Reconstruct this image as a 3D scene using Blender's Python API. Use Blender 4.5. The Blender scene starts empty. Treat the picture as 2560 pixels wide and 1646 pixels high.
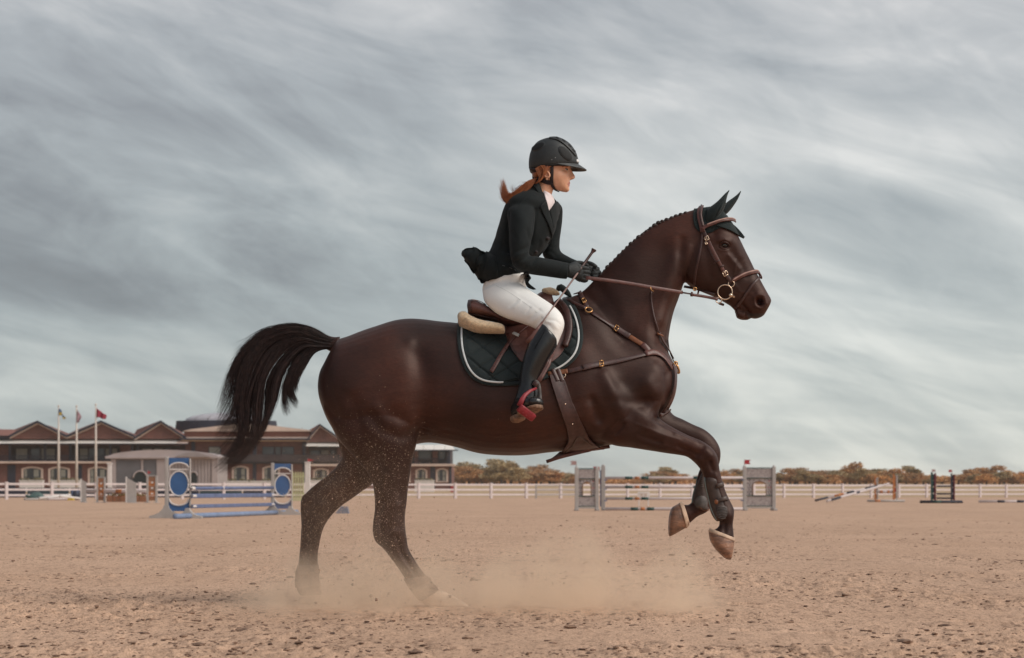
import bpy, bmesh, math, random
import numpy as np
from mathutils import Vector, Matrix
from mathutils.bvhtree import BVHTree
R = math.radians
random.seed(7); rng = np.random.default_rng(7)
S = bpy.context.scene
COL = S.collection

# ------------------------------------------------------------------ camera
CAM_H = 0.54; FPX = 5300.0; CX = 1280.0; HY = 1227.0
cam_data = bpy.data.cameras.new('camera'); cam = bpy.data.objects.new('camera', cam_data); COL.objects.link(cam)
cam.location = (0, 0, CAM_H); cam.rotation_euler = (R(90), 0, 0)
cam_data.sensor_width = 36.0; cam_data.lens = 36.0*FPX/2560.0
cam_data.shift_y = (HY-823.0)/2560.0
cam_data.clip_start = 0.1; cam_data.clip_end = 6000
cam_data.dof.use_dof = True; cam_data.dof.focus_distance = 9.9; cam_data.dof.aperture_fstop = 7.0
S.camera = cam

# ------------------------------------------------------------------ sky
SUN_EL, SUN_AZ = R(40), R(114)      # azimuth clockwise from +Y (north): behind the camera, to the right
W = bpy.data.worlds.new('World'); S.world = W; W.use_nodes = True
nt = W.node_tree; nt.nodes.clear()
def N(tree, typ, **kw):
    n = tree.nodes.new(typ)
    for k, v in kw.items():
        if k.startswith('i_'):
            key = k[2:]; key = int(key) if key.isdigit() else key.replace('_', ' ')
            n.inputs[key].default_value = v
        else: setattr(n, k, v)
    return n
def ramp(n, stops):
    cr = n.color_ramp
    while len(cr.elements) > 1: cr.elements.remove(cr.elements[-1])
    cr.elements[0].position = stops[0][0]; cr.elements[0].color = (*stops[0][1], 1)
    for p, c in stops[1:]:
        e = cr.elements.new(p); e.color = (*c, 1)
L = nt.links.new
tc = N(nt, 'ShaderNodeTexCoord')
# one wind-drawn layer of cloud: long soft bands, tilted, finer towards the horizon
def cloud_layer(rot, scale, seed, detail, dist, rough=0.5):
    m = N(nt, 'ShaderNodeMapping'); m.inputs['Rotation'].default_value = (0, R(rot), 0)
    L(tc.outputs['Generated'], m.inputs['Vector'])
    m2 = N(nt, 'ShaderNodeMapping'); m2.inputs['Scale'].default_value = scale; m2.inputs['Location'].default_value = seed
    L(m.outputs[0], m2.inputs['Vector'])
    n = N(nt, 'ShaderNodeTexNoise'); n.inputs['Scale'].default_value = 1.0; n.inputs['Detail'].default_value = detail
    n.inputs['Roughness'].default_value = rough; n.inputs['Distortion'].default_value = dist
    L(m2.outputs[0], n.inputs['Vector'])
    return n.outputs['Fac']
def M(op, a, b=None, c=None, clamp=False):
    n = N(nt, 'ShaderNodeMath', operation=op); n.use_clamp = clamp
    for i, v in enumerate((a, b, c)):
        if v is None: continue
        if isinstance(v, (int, float)): n.inputs[i].default_value = v
        else: L(v, n.inputs[i])
    return n.outputs[0]
big = cloud_layer(-15, (2.6, 2.0, 11.0), (3.1, 0.4, 1.7), 3, 0.9)
mid = cloud_layer(-16, (6.0, 5.0, 22.0), (0.3, 5.4, 2.2), 7, 1.1, 0.56)
wisp = cloud_layer(-24, (20.0, 16.0, 62.0), (1.3, 2.4, 7.2), 7, 0.8, 0.62)
low = cloud_layer(-4, (5.0, 4.0, 60.0), (7.3, 1.4, 0.2), 4, 0.4)
sep = N(nt, 'ShaderNodeSeparateXYZ'); L(tc.outputs['Generated'], sep.inputs[0])
z = sep.outputs['Z']; x = sep.outputs['X']
hz = M('SUBTRACT', 1.0, M('DIVIDE', M('ABSOLUTE', z), 0.10), clamp=True)           # 1 at the horizon
f = M('MULTIPLY_ADD', M('SUBTRACT', big, 0.5), 1.3, 0.55)
f = M('ADD', f, M('MULTIPLY', M('SUBTRACT', mid, 0.5), 0.98))
f = M('ADD', f, M('MULTIPLY', M('SUBTRACT', wisp, 0.5), 0.34))
f = M('ADD', f, M('MULTIPLY', M('SUBTRACT', low, 0.42), M('MULTIPLY', hz, 0.9)))
f = M('ADD', f, M('MULTIPLY', hz, 0.15))
f = M('ADD', f, M('MULTIPLY', x, 0.65))                                              # brighter to the right, where the sun is
f = M('MAXIMUM', M('MINIMUM', f, 1.0), 0.0)
cr = N(nt, 'ShaderNodeValToRGB'); L(f, cr.inputs[0])
ramp(cr, [(0.0, (0.180, 0.198, 0.218)), (0.25, (0.250, 0.277, 0.300)), (0.5, (0.355, 0.395, 0.415)), (0.75, (0.485, 0.52, 0.528)), (1.0, (0.66, 0.68, 0.67))])
# lilac tone in the high cloud, faint green-grey low down
tint = N(nt, 'ShaderNodeMix', data_type='RGBA', blend_type='MULTIPLY'); tint.inputs[0].default_value = 1.0
tr = N(nt, 'ShaderNodeValToRGB'); L(M('MULTIPLY', z, 4.0, clamp=True), tr.inputs[0])
ramp(tr, [(0.0, (1.05, 1.05, 0.98)), (0.35, (0.985, 1.0, 0.99)), (0.75, (1.02, 0.995, 1.01)), (1.0, (1.04, 0.99, 1.01))])
L(cr.outputs[0], tint.inputs[6]); L(tr.outputs[0], tint.inputs[7])
sky = N(nt, 'ShaderNodeTexSky', sky_type='NISHITA'); sky.sun_disc = False
sky.sun_elevation = SUN_EL; sky.sun_rotation = SUN_AZ; sky.air_density = 1.5; sky.dust_density = 4.0
bg1 = N(nt, 'ShaderNodeBackground'); bg1.inputs['Strength'].default_value = 0.05; L(sky.outputs[0], bg1.inputs['Color'])
bg2 = N(nt, 'ShaderNodeBackground'); bg2.inputs['Strength'].default_value = 1.0; L(tint.outputs[2], bg2.inputs['Color'])
mx = N(nt, 'ShaderNodeMixShader'); mx.inputs[0].default_value = 0.94
L(bg1.outputs[0], mx.inputs[1]); L(bg2.outputs[0], mx.inputs[2])
wo = N(nt, 'ShaderNodeOutputWorld'); L(mx.outputs[0], wo.inputs['Surface'])

# ------------------------------------------------------------------ sun
sd = bpy.data.lights.new('sun', 'SUN'); sd.energy = 1.7; sd.angle = R(32); sd.color = (1.0, 0.93, 0.84)
so = bpy.data.objects.new('sun', sd); COL.objects.link(so)
sdir = Vector((math.sin(SUN_AZ)*math.cos(SUN_EL), math.cos(SUN_AZ)*math.cos(SUN_EL), math.sin(SUN_EL)))
so.rotation_euler = sdir.to_track_quat('Z', 'Y').to_euler(); so.location = sdir*50

# ------------------------------------------------------------------ exposure
S.view_settings.view_transform = 'Standard'; S.view_settings.look = 'None'
S.view_settings.exposure = 0.22; S.view_settings.gamma = 1.0; S.view_settings.use_curve_mapping = False
S.render.engine = 'CYCLES'
S.cycles.use_denoising = True; S.cycles.max_bounces = 6; S.cycles.volume_bounces = 3
S.cycles.volume_step_rate = 2.0; S.cycles.volume_max_steps = 128

# ------------------------------------------------------------------ materials
MATS = {}
def mat(name, col, rough=0.6, var=0.12, scale=20.0, col2=None, bump=0.0, bscale=200.0, metal=0.0, sheen=0.0, coat=0.0,
        spec=0.5, stretch=(1, 1, 1), sss=0.0, emit=None, objrand=0.0):
    m = bpy.data.materials.new(name); m.use_nodes = True; t = m.node_tree; t.nodes.clear(); k = t.links.new
    out = t.nodes.new('ShaderNodeOutputMaterial'); b = t.nodes.new('ShaderNodeBsdfPrincipled'); k(b.outputs[0], out.inputs[0])
    tcn = t.nodes.new('ShaderNodeTexCoord'); mp = t.nodes.new('ShaderNodeMapping'); k(tcn.outputs['Object'], mp.inputs[0])
    mp.inputs['Scale'].default_value = stretch
    n = t.nodes.new('ShaderNodeTexNoise'); n.inputs['Scale'].default_value = scale; n.inputs['Detail'].default_value = 5
    k(mp.outputs[0], n.inputs['Vector'])
    r = t.nodes.new('ShaderNodeValToRGB'); k(n.outputs['Fac'], r.inputs[0])
    c2 = col2 if col2 else tuple(c*(1-2*var) for c in col)
    c1 = col if col2 else tuple(min(1, c*(1+var)) for c in col)
    r.color_ramp.elements[0].position = 0.3; r.color_ramp.elements[0].color = (*c2, 1)
    r.color_ramp.elements[1].position = 0.7; r.color_ramp.elements[1].color = (*c1, 1)
    csock = r.outputs[0]
    if objrand:
        oi = t.nodes.new('ShaderNodeObjectInfo'); hs = t.nodes.new('ShaderNodeHueSaturation')
        mr = t.nodes.new('ShaderNodeMapRange'); k(oi.outputs['Random'], mr.inputs[0])
        mr.inputs[3].default_value = 1-objrand; mr.inputs[4].default_value = 1+objrand
        k(mr.outputs[0], hs.inputs['Value']); k(csock, hs.inputs['Color']); csock = hs.outputs[0]
    k(csock, b.inputs['Base Color'])
    b.inputs['Roughness'].default_value = rough; b.inputs['Metallic'].default_value = metal
    b.inputs['Specular IOR Level'].default_value = spec
    if sheen: b.inputs['Sheen Weight'].default_value = sheen; b.inputs['Sheen Roughness'].default_value = 0.4
    if coat: b.inputs['Coat Weight'].default_value = coat; b.inputs['Coat Roughness'].default_value = 0.25
    if sss:
        b.inputs['Subsurface Weight'].default_value = sss; b.inputs['Subsurface Radius'].default_value = (1, 0.35, 0.2)
        b.inputs['Subsurface Scale'].default_value = 0.01
    if bump:
        n2 = t.nodes.new('ShaderNodeTexNoise'); n2.inputs['Scale'].default_value = bscale; n2.inputs['Detail'].default_value = 4
        k(mp.outputs[0], n2.inputs['Vector']); bp = t.nodes.new('ShaderNodeBump')
        bp.inputs['Strength'].default_value = bump; bp.inputs['Distance'].default_value = 0.01
        k(n2.outputs['Fac'], bp.inputs['Height']); k(bp.outputs[0], b.inputs['Normal'])
    MATS[name] = m
    return m

# ------------------------------------------------------------------ object helpers
ROOT = {}
def tag(o, label=None, cat=None, group=None, kind=None):
    if label: o['label'] = label
    if cat: o['category'] = cat
    if group: o['group'] = group
    if kind: o['kind'] = kind
    return o
def thing(name, loc, label, cat, group=None, rz=0.0):
    o = bpy.data.objects.new(name, None); o.empty_display_size = 0.1; COL.objects.link(o); o.location = loc; o.rotation_euler = (0, 0, rz)
    ROOT[o.name] = Vector(loc)
    return tag(o, label, cat, group)
def obj(name, geo, m, parent=None, smooth=True, world=True):
    """geo = (verts, faces); world coordinates, moved into the parent's space"""
    v, f = geo
    v = np.asarray(v, dtype=np.float64).reshape(-1, 3)
    if parent is not None and world:
        r = parent
        while r.parent is not None: r = r.parent
        v = v - np.array(r.location)
    me = bpy.data.meshes.new(name); me.from_pydata(v.tolist(), [], [list(map(int, q)) for q in f]) if not isinstance(f, np.ndarray) else fast_mesh(me, v, f)
    if m is not None:
        for q in (m if isinstance(m, (list, tuple)) else [m]): me.materials.append(q)
    me.update()
    o = bpy.data.objects.new(name, me); COL.objects.link(o)
    if parent is not None: o.parent = parent
    if smooth: me.polygons.foreach_set('use_smooth', [True]*len(me.polygons))
    return o
def fast_mesh(me, v, f):
    n, k = f.shape
    me.vertices.add(len(v)); me.vertices.foreach_set('co', np.asarray(v, np.float32).ravel())
    me.loops.add(n*k); me.loops.foreach_set('vertex_index', f.astype(np.int32).ravel())
    me.polygons.add(n); me.polygons.foreach_set('loop_start', np.arange(0, n*k, k, dtype=np.int32))
    me.update(calc_edges=True)
def copy_tree(o, parent=None):
    c = o.copy(); COL.objects.link(c)
    if parent is not None: c.parent = parent
    for ch in list(o.children): copy_tree(ch, c)
    return c
def join(geos):
    V = []; F = []; n = 0
    for v, f in geos:
        V += [tuple(p) for p in v]; F += [tuple(i+n for i in q) for q in f]; n += len(v)
    return V, F

# ------------------------------------------------------------------ shape helpers
def P(px, py, Y=10.0):
    """the point at distance Y seen at photo pixel (px, py): used for taking measurements off the photograph"""
    return Vector(((px-CX)/FPX*Y, Y, CAM_H+(HY-py)/FPX*Y))
def zoomer(x0, y0, s): return lambda X, Y: (x0+X*s, y0+Y*s)
z1 = zoomer(1120, 320, 400/1540); z2 = zoomer(1120, 640, 400/1400); z3 = zoomer(1480, 460, 480/1848)
z4 = zoomer(1300, 680, 460/1417); z5 = zoomer(1560, 1000, 400/1467); z6 = zoomer(700, 1050, 500/1510); z7 = zoomer(520, 780, 640/2347)
z8 = zoomer(0, 980, 600/2395); b1 = zoomer(360, 1000, 500/2395); b2 = zoomer(1020, 1080, 540/2395); b3 = zoomer(1400, 1120, 560/2395)
b4 = zoomer(1900, 1120, 660/2395); b8 = zoomer(700, 1020, 460/2395)

def box(x0, x1, y0, y1, z0, z1_):
    v = [(x, y, zz) for zz in (z0, z1_) for y in (y0, y1) for x in (x0, x1)]
    return v, [(0, 2, 3, 1), (4, 5, 7, 6), (0, 1, 5, 4), (2, 6, 7, 3), (0, 4, 6, 2), (1, 3, 7, 5)]
def bevbox(x0, x1, y0, y1, z0, z1_, b=0.01):
    bm = bmesh.new(); v, f = box(x0, x1, y0, y1, z0, z1_)
    vs = [bm.verts.new(p) for p in v]; [bm.faces.new([vs[i] for i in q]) for q in f]
    bmesh.ops.bevel(bm, geom=list(bm.edges), offset=b, segments=2, affect='EDGES', profile=0.5)
    bm.verts.index_update(); out = ([tuple(v.co) for v in bm.verts], [tuple(v.index for v in f.verts) for f in bm.faces]); bm.free()
    return out
def prism(poly, y0, y1, plane='xz'):
    """poly in (x, z) extruded from y0 to y1"""
    n = len(poly); v = [(a, y0, b) for a, b in poly]+[(a, y1, b) for a, b in poly]
    f = [tuple(range(n)), tuple(range(2*n-1, n-1, -1))]+[(i, i+n, (i+1) % n+n, (i+1) % n) for i in range(n)]
    return v, f
def sample_cr(arr, k):
    """Catmull-Rom through the rows of arr, k steps per span"""
    a = np.asarray(arr, float); n = len(a)
    if k <= 1 or n < 3: return a
    ext = np.vstack([2*a[0]-a[1], a, 2*a[-1]-a[-2]]); out = []
    for i in range(n-1):
        p0, p1, p2, p3 = ext[i:i+4]
        for j in range(k):
            t = j/k
            out.append(0.5*((2*p1)+(-p0+p2)*t+(2*p0-5*p1+4*p2-p3)*t*t+(-p0+3*p1-3*p2+p3)*t**3))
    out.append(a[-1]); return np.array(out)
def loft_raw(C, U, V, E=None, G=None, n=24, cap=True):
    """rings c + u*cos + v*sin; E = superellipse exponent, G = egg factor (narrower towards +u)"""
    verts = []; faces = []; m = len(C)
    for i in range(m):
        e = 2.0 if E is None else E[i]; g = 0.0 if G is None else G[i]
        for j in range(n):
            a = 2*math.pi*j/n; c, s = math.cos(a), math.sin(a)
            cc = math.copysign(abs(c)**(2/e), c); ss = math.copysign(abs(s)**(2/e), s)
            p = C[i]+U[i]*cc+V[i]*ss*(1-g*cc)
            verts.append(tuple(p))
    for i in range(m-1):
        for j in range(n):
            a = i*n+j; b = i*n+(j+1) % n
            faces.append((a, b, b+n, a+n))
    if cap:
        for r_, flip in ((0, True), (m-1, False)):
            k = len(verts); verts.append(tuple(C[r_]))
            for j in range(n):
                a = r_*n+j; b = r_*n+(j+1) % n
                faces.append((b, a, k) if flip else (a, b, k))
    return verts, faces
def loft(secs, k=4, n=24):
    """secs: (pa, pb, half width, depth offset from the 10 m plane, [exponent, egg, yaw]) with pa, pb photo pixels"""
    C = []; U = []; V = []; E = []; G = []
    for s in secs:
        (ax, ay), (bx, by), hw, yc = s[:4]; e = s[4] if len(s) > 4 else 2.0; g = s[5] if len(s) > 5 else 0.0; yaw = R(s[6]) if len(s) > 6 else 0.0
        a = np.array(P(ax, ay, 10+yc)); b = np.array(P(bx, by, 10+yc)); c = (a+b)/2; u = (a-b)/2
        if yaw:
            ext = np.linalg.norm(u); d = u/ext
            inner = math.sqrt(max(ext**2-(hw*math.sin(yaw))**2, (0.3*ext)**2))/math.cos(yaw)
            uu = d*math.cos(yaw)*inner+np.array([0, -math.sin(yaw)*inner, 0]); vv = d*math.sin(yaw)*hw+np.array([0, math.cos(yaw)*hw, 0])
            C.append(c); U.append(uu); V.append(vv)
        else:
            C.append(c); U.append(u); V.append(np.array([0, hw, 0]))
        E.append(e); G.append(g)
    A = np.hstack([np.array(C), np.array(U), np.array(V), np.array(E)[:, None], np.array(G)[:, None]])
    A = sample_cr(A, k)
    return loft_raw(A[:, 0:3], A[:, 3:6], A[:, 6:9], A[:, 9], A[:, 10], n)
def frames(pts):
    pts = [Vector(p) for p in pts]; T = []
    for i in range(len(pts)):
        a = pts[max(0, i-1)]; b = pts[min(len(pts)-1, i+1)]; t = (b-a); T.append(t.normalized() if t.length > 1e-9 else Vector((0, 0, 1)))
    up = Vector((0, 1, 0)) if abs(T[0].y) < 0.9 else Vector((1, 0, 0)); out = []
    for t in T:
        s = t.cross(up).normalized(); up = s.cross(t).normalized(); out.append((t, s, up))
    return out
def tube(pts, rad, n=8, k=1, flat=1.0, closed=False):
    """round tube through world points; rad number or list"""
    pts = np.array([tuple(p) for p in pts]); r = np.array([rad]*len(pts) if np.isscalar(rad) else rad, float)
    A = sample_cr(np.hstack([pts, r[:, None]]), k)
    fr = frames(A[:, :3]); C = A[:, :3]
    U = np.array([np.array(s)*A[i, 3] for i, (t, s, u) in enumerate(fr)]); V = np.array([np.array(u)*A[i, 3]*flat for i, (t, s, u) in enumerate(fr)])
    return loft_raw(C, U, V, n=n)
def ring(c, r, rad, nrm=(0, 1, 0), n=28, m=8, sx=1.0):
    nrm = Vector(nrm).normalized(); a = nrm.orthogonal().normalized() if abs(nrm.y) < 0.99 else Vector((1, 0, 0)); b = nrm.cross(a)
    v = []; f = []
    for i in range(n):
        t = 2*math.pi*i/n; d = a*math.cos(t)*sx+b*math.sin(t); p = Vector(c)+d*r; dn = d.normalized()
        for j in range(m):
            s = 2*math.pi*j/m; v.append(tuple(p+dn*math.cos(s)*rad+nrm*math.sin(s)*rad))
    for i in range(n):
        for j in range(m):
            f.append((i*m+j, i*m+(j+1) % m, ((i+1) % n)*m+(j+1) % m, ((i+1) % n)*m+j))
    return v, f
def ball(c, r, n=16, m=10, scale=(1, 1, 1), rot=None):
    v = []; f = []
    for i in range(m+1):
        ph = math.pi*i/m
        for j in range(n):
            t = 2*math.pi*j/n; p = Vector((math.sin(ph)*math.cos(t)*scale[0], math.sin(ph)*math.sin(t)*scale[1], math.cos(ph)*scale[2]))*r
            if rot is not None: p = rot @ p
            v.append(tuple(Vector(c)+p))
    for i in range(m):
        for j in range(n):
            f.append((i*n+j, (i+1)*n+j, (i+1)*n+(j+1) % n, i*n+(j+1) % n))
    return v, f
def ico(c, r, sc=(1, 1, 1), rot=None, jit=0.0):
    t = (1+5**.5)/2
    vs = [(-1, t, 0), (1, t, 0), (-1, -t, 0), (1, -t, 0), (0, -1, t), (0, 1, t), (0, -1, -t), (0, 1, -t), (t, 0, -1), (t, 0, 1), (-t, 0, -1), (-t, 0, 1)]
    fs = [(0, 11, 5), (0, 5, 1), (0, 1, 7), (0, 7, 10), (0, 10, 11), (1, 5, 9), (5, 11, 4), (11, 10, 2), (10, 7, 6), (7, 1, 8), (3, 9, 4), (3, 4, 2), (3, 2, 6), (3, 6, 8), (3, 8, 9), (4, 9, 5), (2, 4, 11), (6, 2, 10), (8, 6, 7), (9, 8, 1)]
    out = []
    for p in vs:
        p = Vector(p).normalized()*r*(1+random.uniform(-jit, jit)); p = Vector((p.x*sc[0], p.y*sc[1], p.z*sc[2]))
        if rot is not None: p = rot @ p
        out.append(tuple(Vector(c)+p))
    return out, fs
def remesh(geos, voxel, smooth=4, fac=0.5):
    """voxel union of closed shapes -> one continuous skin (numpy verts, list of faces)"""
    v, f = join(geos) if isinstance(geos, list) else geos
    me = bpy.data.meshes.new('t'); me.from_pydata(v, [], f); o = bpy.data.objects.new('t', me); COL.objects.link(o)
    md = o.modifiers.new('r', 'REMESH'); md.mode = 'VOXEL'; md.voxel_size = voxel; md.adaptivity = 0
    if smooth:
        sm = o.modifiers.new('s', 'SMOOTH'); sm.factor = fac; sm.iterations = smooth
    dg = bpy.context.evaluated_depsgraph_get(); ev = o.evaluated_get(dg); m2 = ev.to_mesh()
    n = len(m2.vertices); co = np.empty(n*3, np.float32); m2.vertices.foreach_get('co', co); co = co.reshape(-1, 3).astype(float)
    nf = len(m2.polygons); fi = np.empty(nf*4, np.int32)
    try: m2.polygons.foreach_get('vertices', fi); fi = fi.reshape(-1, 4)
    except Exception:
        li = np.empty(len(m2.loops), np.int32); m2.loops.foreach_get('vertex_index', li); fi = li.reshape(-1, 4)
    ev.to_mesh_clear(); bpy.data.objects.remove(o); bpy.data.meshes.remove(me)
    return co, fi
def vnormals(co, fi):
    a, b, c, d = (co[fi[:, i]] for i in range(4))
    fn = np.cross(c-a, d-b); n = np.zeros_like(co)
    for i in range(4): np.add.at(n, fi[:, i], fn)
    return n/np.maximum(np.linalg.norm(n, axis=1, keepdims=True), 1e-12)
def to_px(co):
    """photo pixel of world points"""
    return np.stack([CX+co[:, 0]/co[:, 1]*FPX, HY-(co[:, 2]-CAM_H)/co[:, 1]*FPX], 1)
def stroke_field(q, pts, rad):
    """gaussian falloff around a polyline in measured pixels"""
    pts = np.array(pts, float); best = np.full(len(q), 1e9)
    if len(pts) == 1: best = np.sum((q-pts[0])**2, 1)
    for a, b in zip(pts[:-1], pts[1:]):
        ab = b-a; t = np.clip(((q-a)@ab)/max(ab@ab, 1e-9), 0, 1); d = q-(a+t[:, None]*ab); best = np.minimum(best, np.sum(d*d, 1))
    return np.exp(-best/(2*rad*rad))
def sculpt(co, fi, strokes, ymask=None, both=True):
    """push the skin along its normal along strokes = (points, radius px, height mm)"""
    nr = vnormals(co, fi); w = np.clip(np.abs(nr[:, 1])*1.5-0.15, 0, 1)
    c2 = co.copy()
    if both: c2[:, 1] = 10-np.abs(co[:, 1]-10)
    q = to_px(c2)
    if ymask is not None: w = w*ymask(co)
    h = np.zeros(len(co))
    for pts, rad, mm in strokes: h += stroke_field(q, pts, rad)*mm*0.001
    return co+nr*(h*w)[:, None]
def bvh_of(co, fi): return BVHTree.FromPolygons([tuple(p) for p in co], [tuple(int(i) for i in q) for q in fi])
EYE = Vector((0, 0, CAM_H))
def hit(bvh, px, py, off=0.0, miss='near', Ym=10.0):
    d = P(px, py, 1.0)-EYE; dn = d.normalized()
    loc, nr, _, _ = bvh.ray_cast(EYE, dn)
    if loc is None:
        p = P(px, py, Ym)
        if miss == 'keep': return p, Vector((0, -1, 0))
        loc, nr, _, _ = bvh.find_nearest(p)
        if miss == 'mix': loc = (loc+p)/2
    elif nr.dot(dn) > 0: nr = -nr
    return loc+nr*off, nr
def resample(pts, step):
    pts = [Vector((*p, 0)) if len(p) == 2 else Vector(p) for p in pts]
    A = sample_cr(np.array([tuple(p) for p in pts]), 8); out = [A[0]]; acc = 0
    for a, b in zip(A[:-1], A[1:]):
        acc += np.linalg.norm(b-a)
        if acc >= step: out.append(b); acc = 0
    out.append(A[-1]); return np.array(out)
def strip(pts, nrms, width, thick, taper=None):
    """a flat strap: box section along world points, width across, thickness along the normal"""
    v = []; f = []; n = len(pts)
    for i, (p, nn) in enumerate(zip(pts, nrms)):
        t = (Vector(pts[min(i+1, n-1)])-Vector(pts[max(i-1, 0)])); t = t.normalized() if t.length > 1e-9 else Vector((1, 0, 0))
        s = t.cross(nn); s = s.normalized() if s.length > 1e-6 else Vector((0, 0, 1)); w = width*(taper(i/(n-1)) if taper else 1)/2; m_ = s.cross(t).normalized()
        if m_.dot(nn) < 0: m_ = -m_
        q = Vector(p)
        e = thick*0.3
        for a, b in ((-w, 0), (w, 0), (w, thick-e), (w-e, thick), (-w+e, thick), (-w, thick-e)): v.append(tuple(q+s*a+m_*b))
    k = 6
    for i in range(n-1):
        for j in range(k): f.append((i*k+j, i*k+(j+1) % k, (i+1)*k+(j+1) % k, (i+1)*k+j))
    f.append(tuple(range(k-1, -1, -1))); f.append(tuple((n-1)*k+j for j in range(k)))
    return v, f
def strap(bvh, pxs, width, thick=0.004, off=0.002, step=6, miss='near', taper=None, Ym=10.0, sm=2):
    q = resample(pxs, step); H = [hit(bvh, a[0], a[1], off, miss, Ym) for a in q]
    pts = np.array([tuple(h[0]) for h in H]); nn = np.array([tuple(h[1]) for h in H])
    for _ in range(sm):
        pts[1:-1] = pts[1:-1]*0.5+(pts[:-2]+pts[2:])*0.25; nn[1:-1] = nn[1:-1]*0.5+(nn[:-2]+nn[2:])*0.25
    return strip([Vector(p) for p in pts], [Vector(n_).normalized() for n_ in nn], width, thick, taper)
def patch(bvh, Lc, Rc, nu, nv, off=0.01, thick=0.006, miss='near', Ym=10.0, relief=None, sm=1):
    """a sheet between two measured curves, laid on a surface, with thickness"""
    A = sample_cr(np.array(Lc, float), 6); B = sample_cr(np.array(Rc, float), 6)
    def at(C, t):
        x_ = t*(len(C)-1); i = min(int(x_), len(C)-2); return C[i]*(1-(x_-i))+C[i+1]*(x_-i)
    p = np.zeros((nv, nu, 3)); nn = np.zeros((nv, nu, 3))
    for j in range(nv):
        a, b = at(A, j/(nv-1)), at(B, j/(nv-1))
        for i in range(nu):
            q = a+(b-a)*(i/(nu-1)); l, m_ = hit(bvh, q[0], q[1], 0, miss, Ym); p[j, i] = l; nn[j, i] = m_
    for _ in range(sm):
        for X in (p, nn):
            X[1:-1, 1:-1] = X[1:-1, 1:-1]*0.5+(X[:-2, 1:-1]+X[2:, 1:-1]+X[1:-1, :-2]+X[1:-1, 2:])*0.125
    nn /= np.maximum(np.linalg.norm(nn, axis=2, keepdims=True), 1e-9)
    o = np.full((nv, nu), off)
    h = np.zeros((nv, nu))
    if relief is not None:
        for j in range(nv):
            for i in range(nu): h[j, i] = relief(i/(nu-1), j/(nv-1), p[j, i])
    inner = p+nn*(o[..., None]); outer = p+nn*((o+thick+h)[..., None])
    v = [tuple(a) for a in outer.reshape(-1, 3)]+[tuple(a) for a in inner.reshape(-1, 3)]; k = nu*nv; f = []
    I = lambda j, i: j*nu+i
    for j in range(nv-1):
        for i in range(nu-1):
            f.append((I(j, i), I(j, i+1), I(j+1, i+1), I(j+1, i))); f.append((k+I(j, i), k+I(j+1, i), k+I(j+1, i+1), k+I(j, i+1)))
    for i in range(nu-1):
        f.append((I(0, i), k+I(0, i), k+I(0, i+1), I(0, i+1))); f.append((I(nv-1, i), I(nv-1, i+1), k+I(nv-1, i+1), k+I(nv-1, i)))
    for j in range(nv-1):
        f.append((I(j, 0), I(j+1, 0), k+I(j+1, 0), k+I(j, 0))); f.append((I(j, nu-1), k+I(j, nu-1), k+I(j+1, nu-1), I(j+1, nu-1)))
    return v, f
def strands(guides, count, seg, r0, spread, ylo, yhi, rr, endvar=0.25, clumps=40, wild=0.0, nside=3, tight=0.0):
    """hair: thin tapered tubes between neighbouring guide curves (measured pixels, depth drawn between ylo and yhi)"""
    G = [sample_cr(np.array(g, float), 6) for g in guides]
    def at(C, t):
        x_ = t*(len(C)-1); i = np.minimum(x_.astype(int), len(C)-2); w = (x_-i)[:, None]; return C[i]*(1-w)+C[i+1]*w
    cl = rr.uniform(0, len(G)-1, clumps); cly = rr.uniform(-1, 1, clumps)
    V = []; F = []; nb = 0; ts = np.linspace(0, 1, seg)
    for s in range(count):
        c = rr.integers(clumps); L_ = 1-endvar*rr.random()**1.5
        g = np.clip(cl[c]+rr.normal(0, 0.16)*(1-tight*ts), 0, len(G)-1.001); gi = g.astype(int); w = (g-gi)[:, None]
        allg = [at(q, ts*L_) for q in G]; ar = np.array(allg); kk_ = np.arange(seg)
        p = ar[gi, kk_]*(1-w)+ar[gi+1, kk_]*w
        jit = rr.normal(0, spread, 2); ph = rr.uniform(0, 6.28); p = p+jit*ts[:, None]**0.6+wild*np.sin(ts*rr.uniform(3, 8)+ph)[:, None]*ts[:, None]*rr.normal(0, 1, 2)
        y = 10+(ylo+yhi)/2+(cly[c]*0.75+rr.normal(0, 0.3))*(yhi-ylo)/2*(0.25+0.75*np.sin(np.clip(ts*2.2, 0, 1.57)))
        X = (p[:, 0]-CX)/FPX*y; Z = CAM_H+(HY-p[:, 1])/FPX*y; C = np.stack([X, y, Z], 1)
        T = np.gradient(C, axis=0); T /= np.linalg.norm(T, axis=1, keepdims=True)+1e-9
        a = np.cross(T, [0, 1, 0]); a /= np.linalg.norm(a, axis=1, keepdims=True)+1e-9; b = np.cross(T, a)
        rad = r0*rr.uniform(0.6, 1.3)*(1-ts**2.5*0.85)
        for k in range(nside):
            an = 2*math.pi*k/nside; V.append(C+(a*math.cos(an)+b*math.sin(an))*rad[:, None])
        base = nb
        for k in range(nside):
            k2 = (k+1) % nside; i0 = np.arange(seg-1)
            F.append(np.stack([base+k*seg+i0, base+k2*seg+i0, base+k2*seg+i0+1, base+k*seg+i0+1], 1))
        nb += nside*seg
    return np.concatenate(V), np.concatenate(F)
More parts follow.
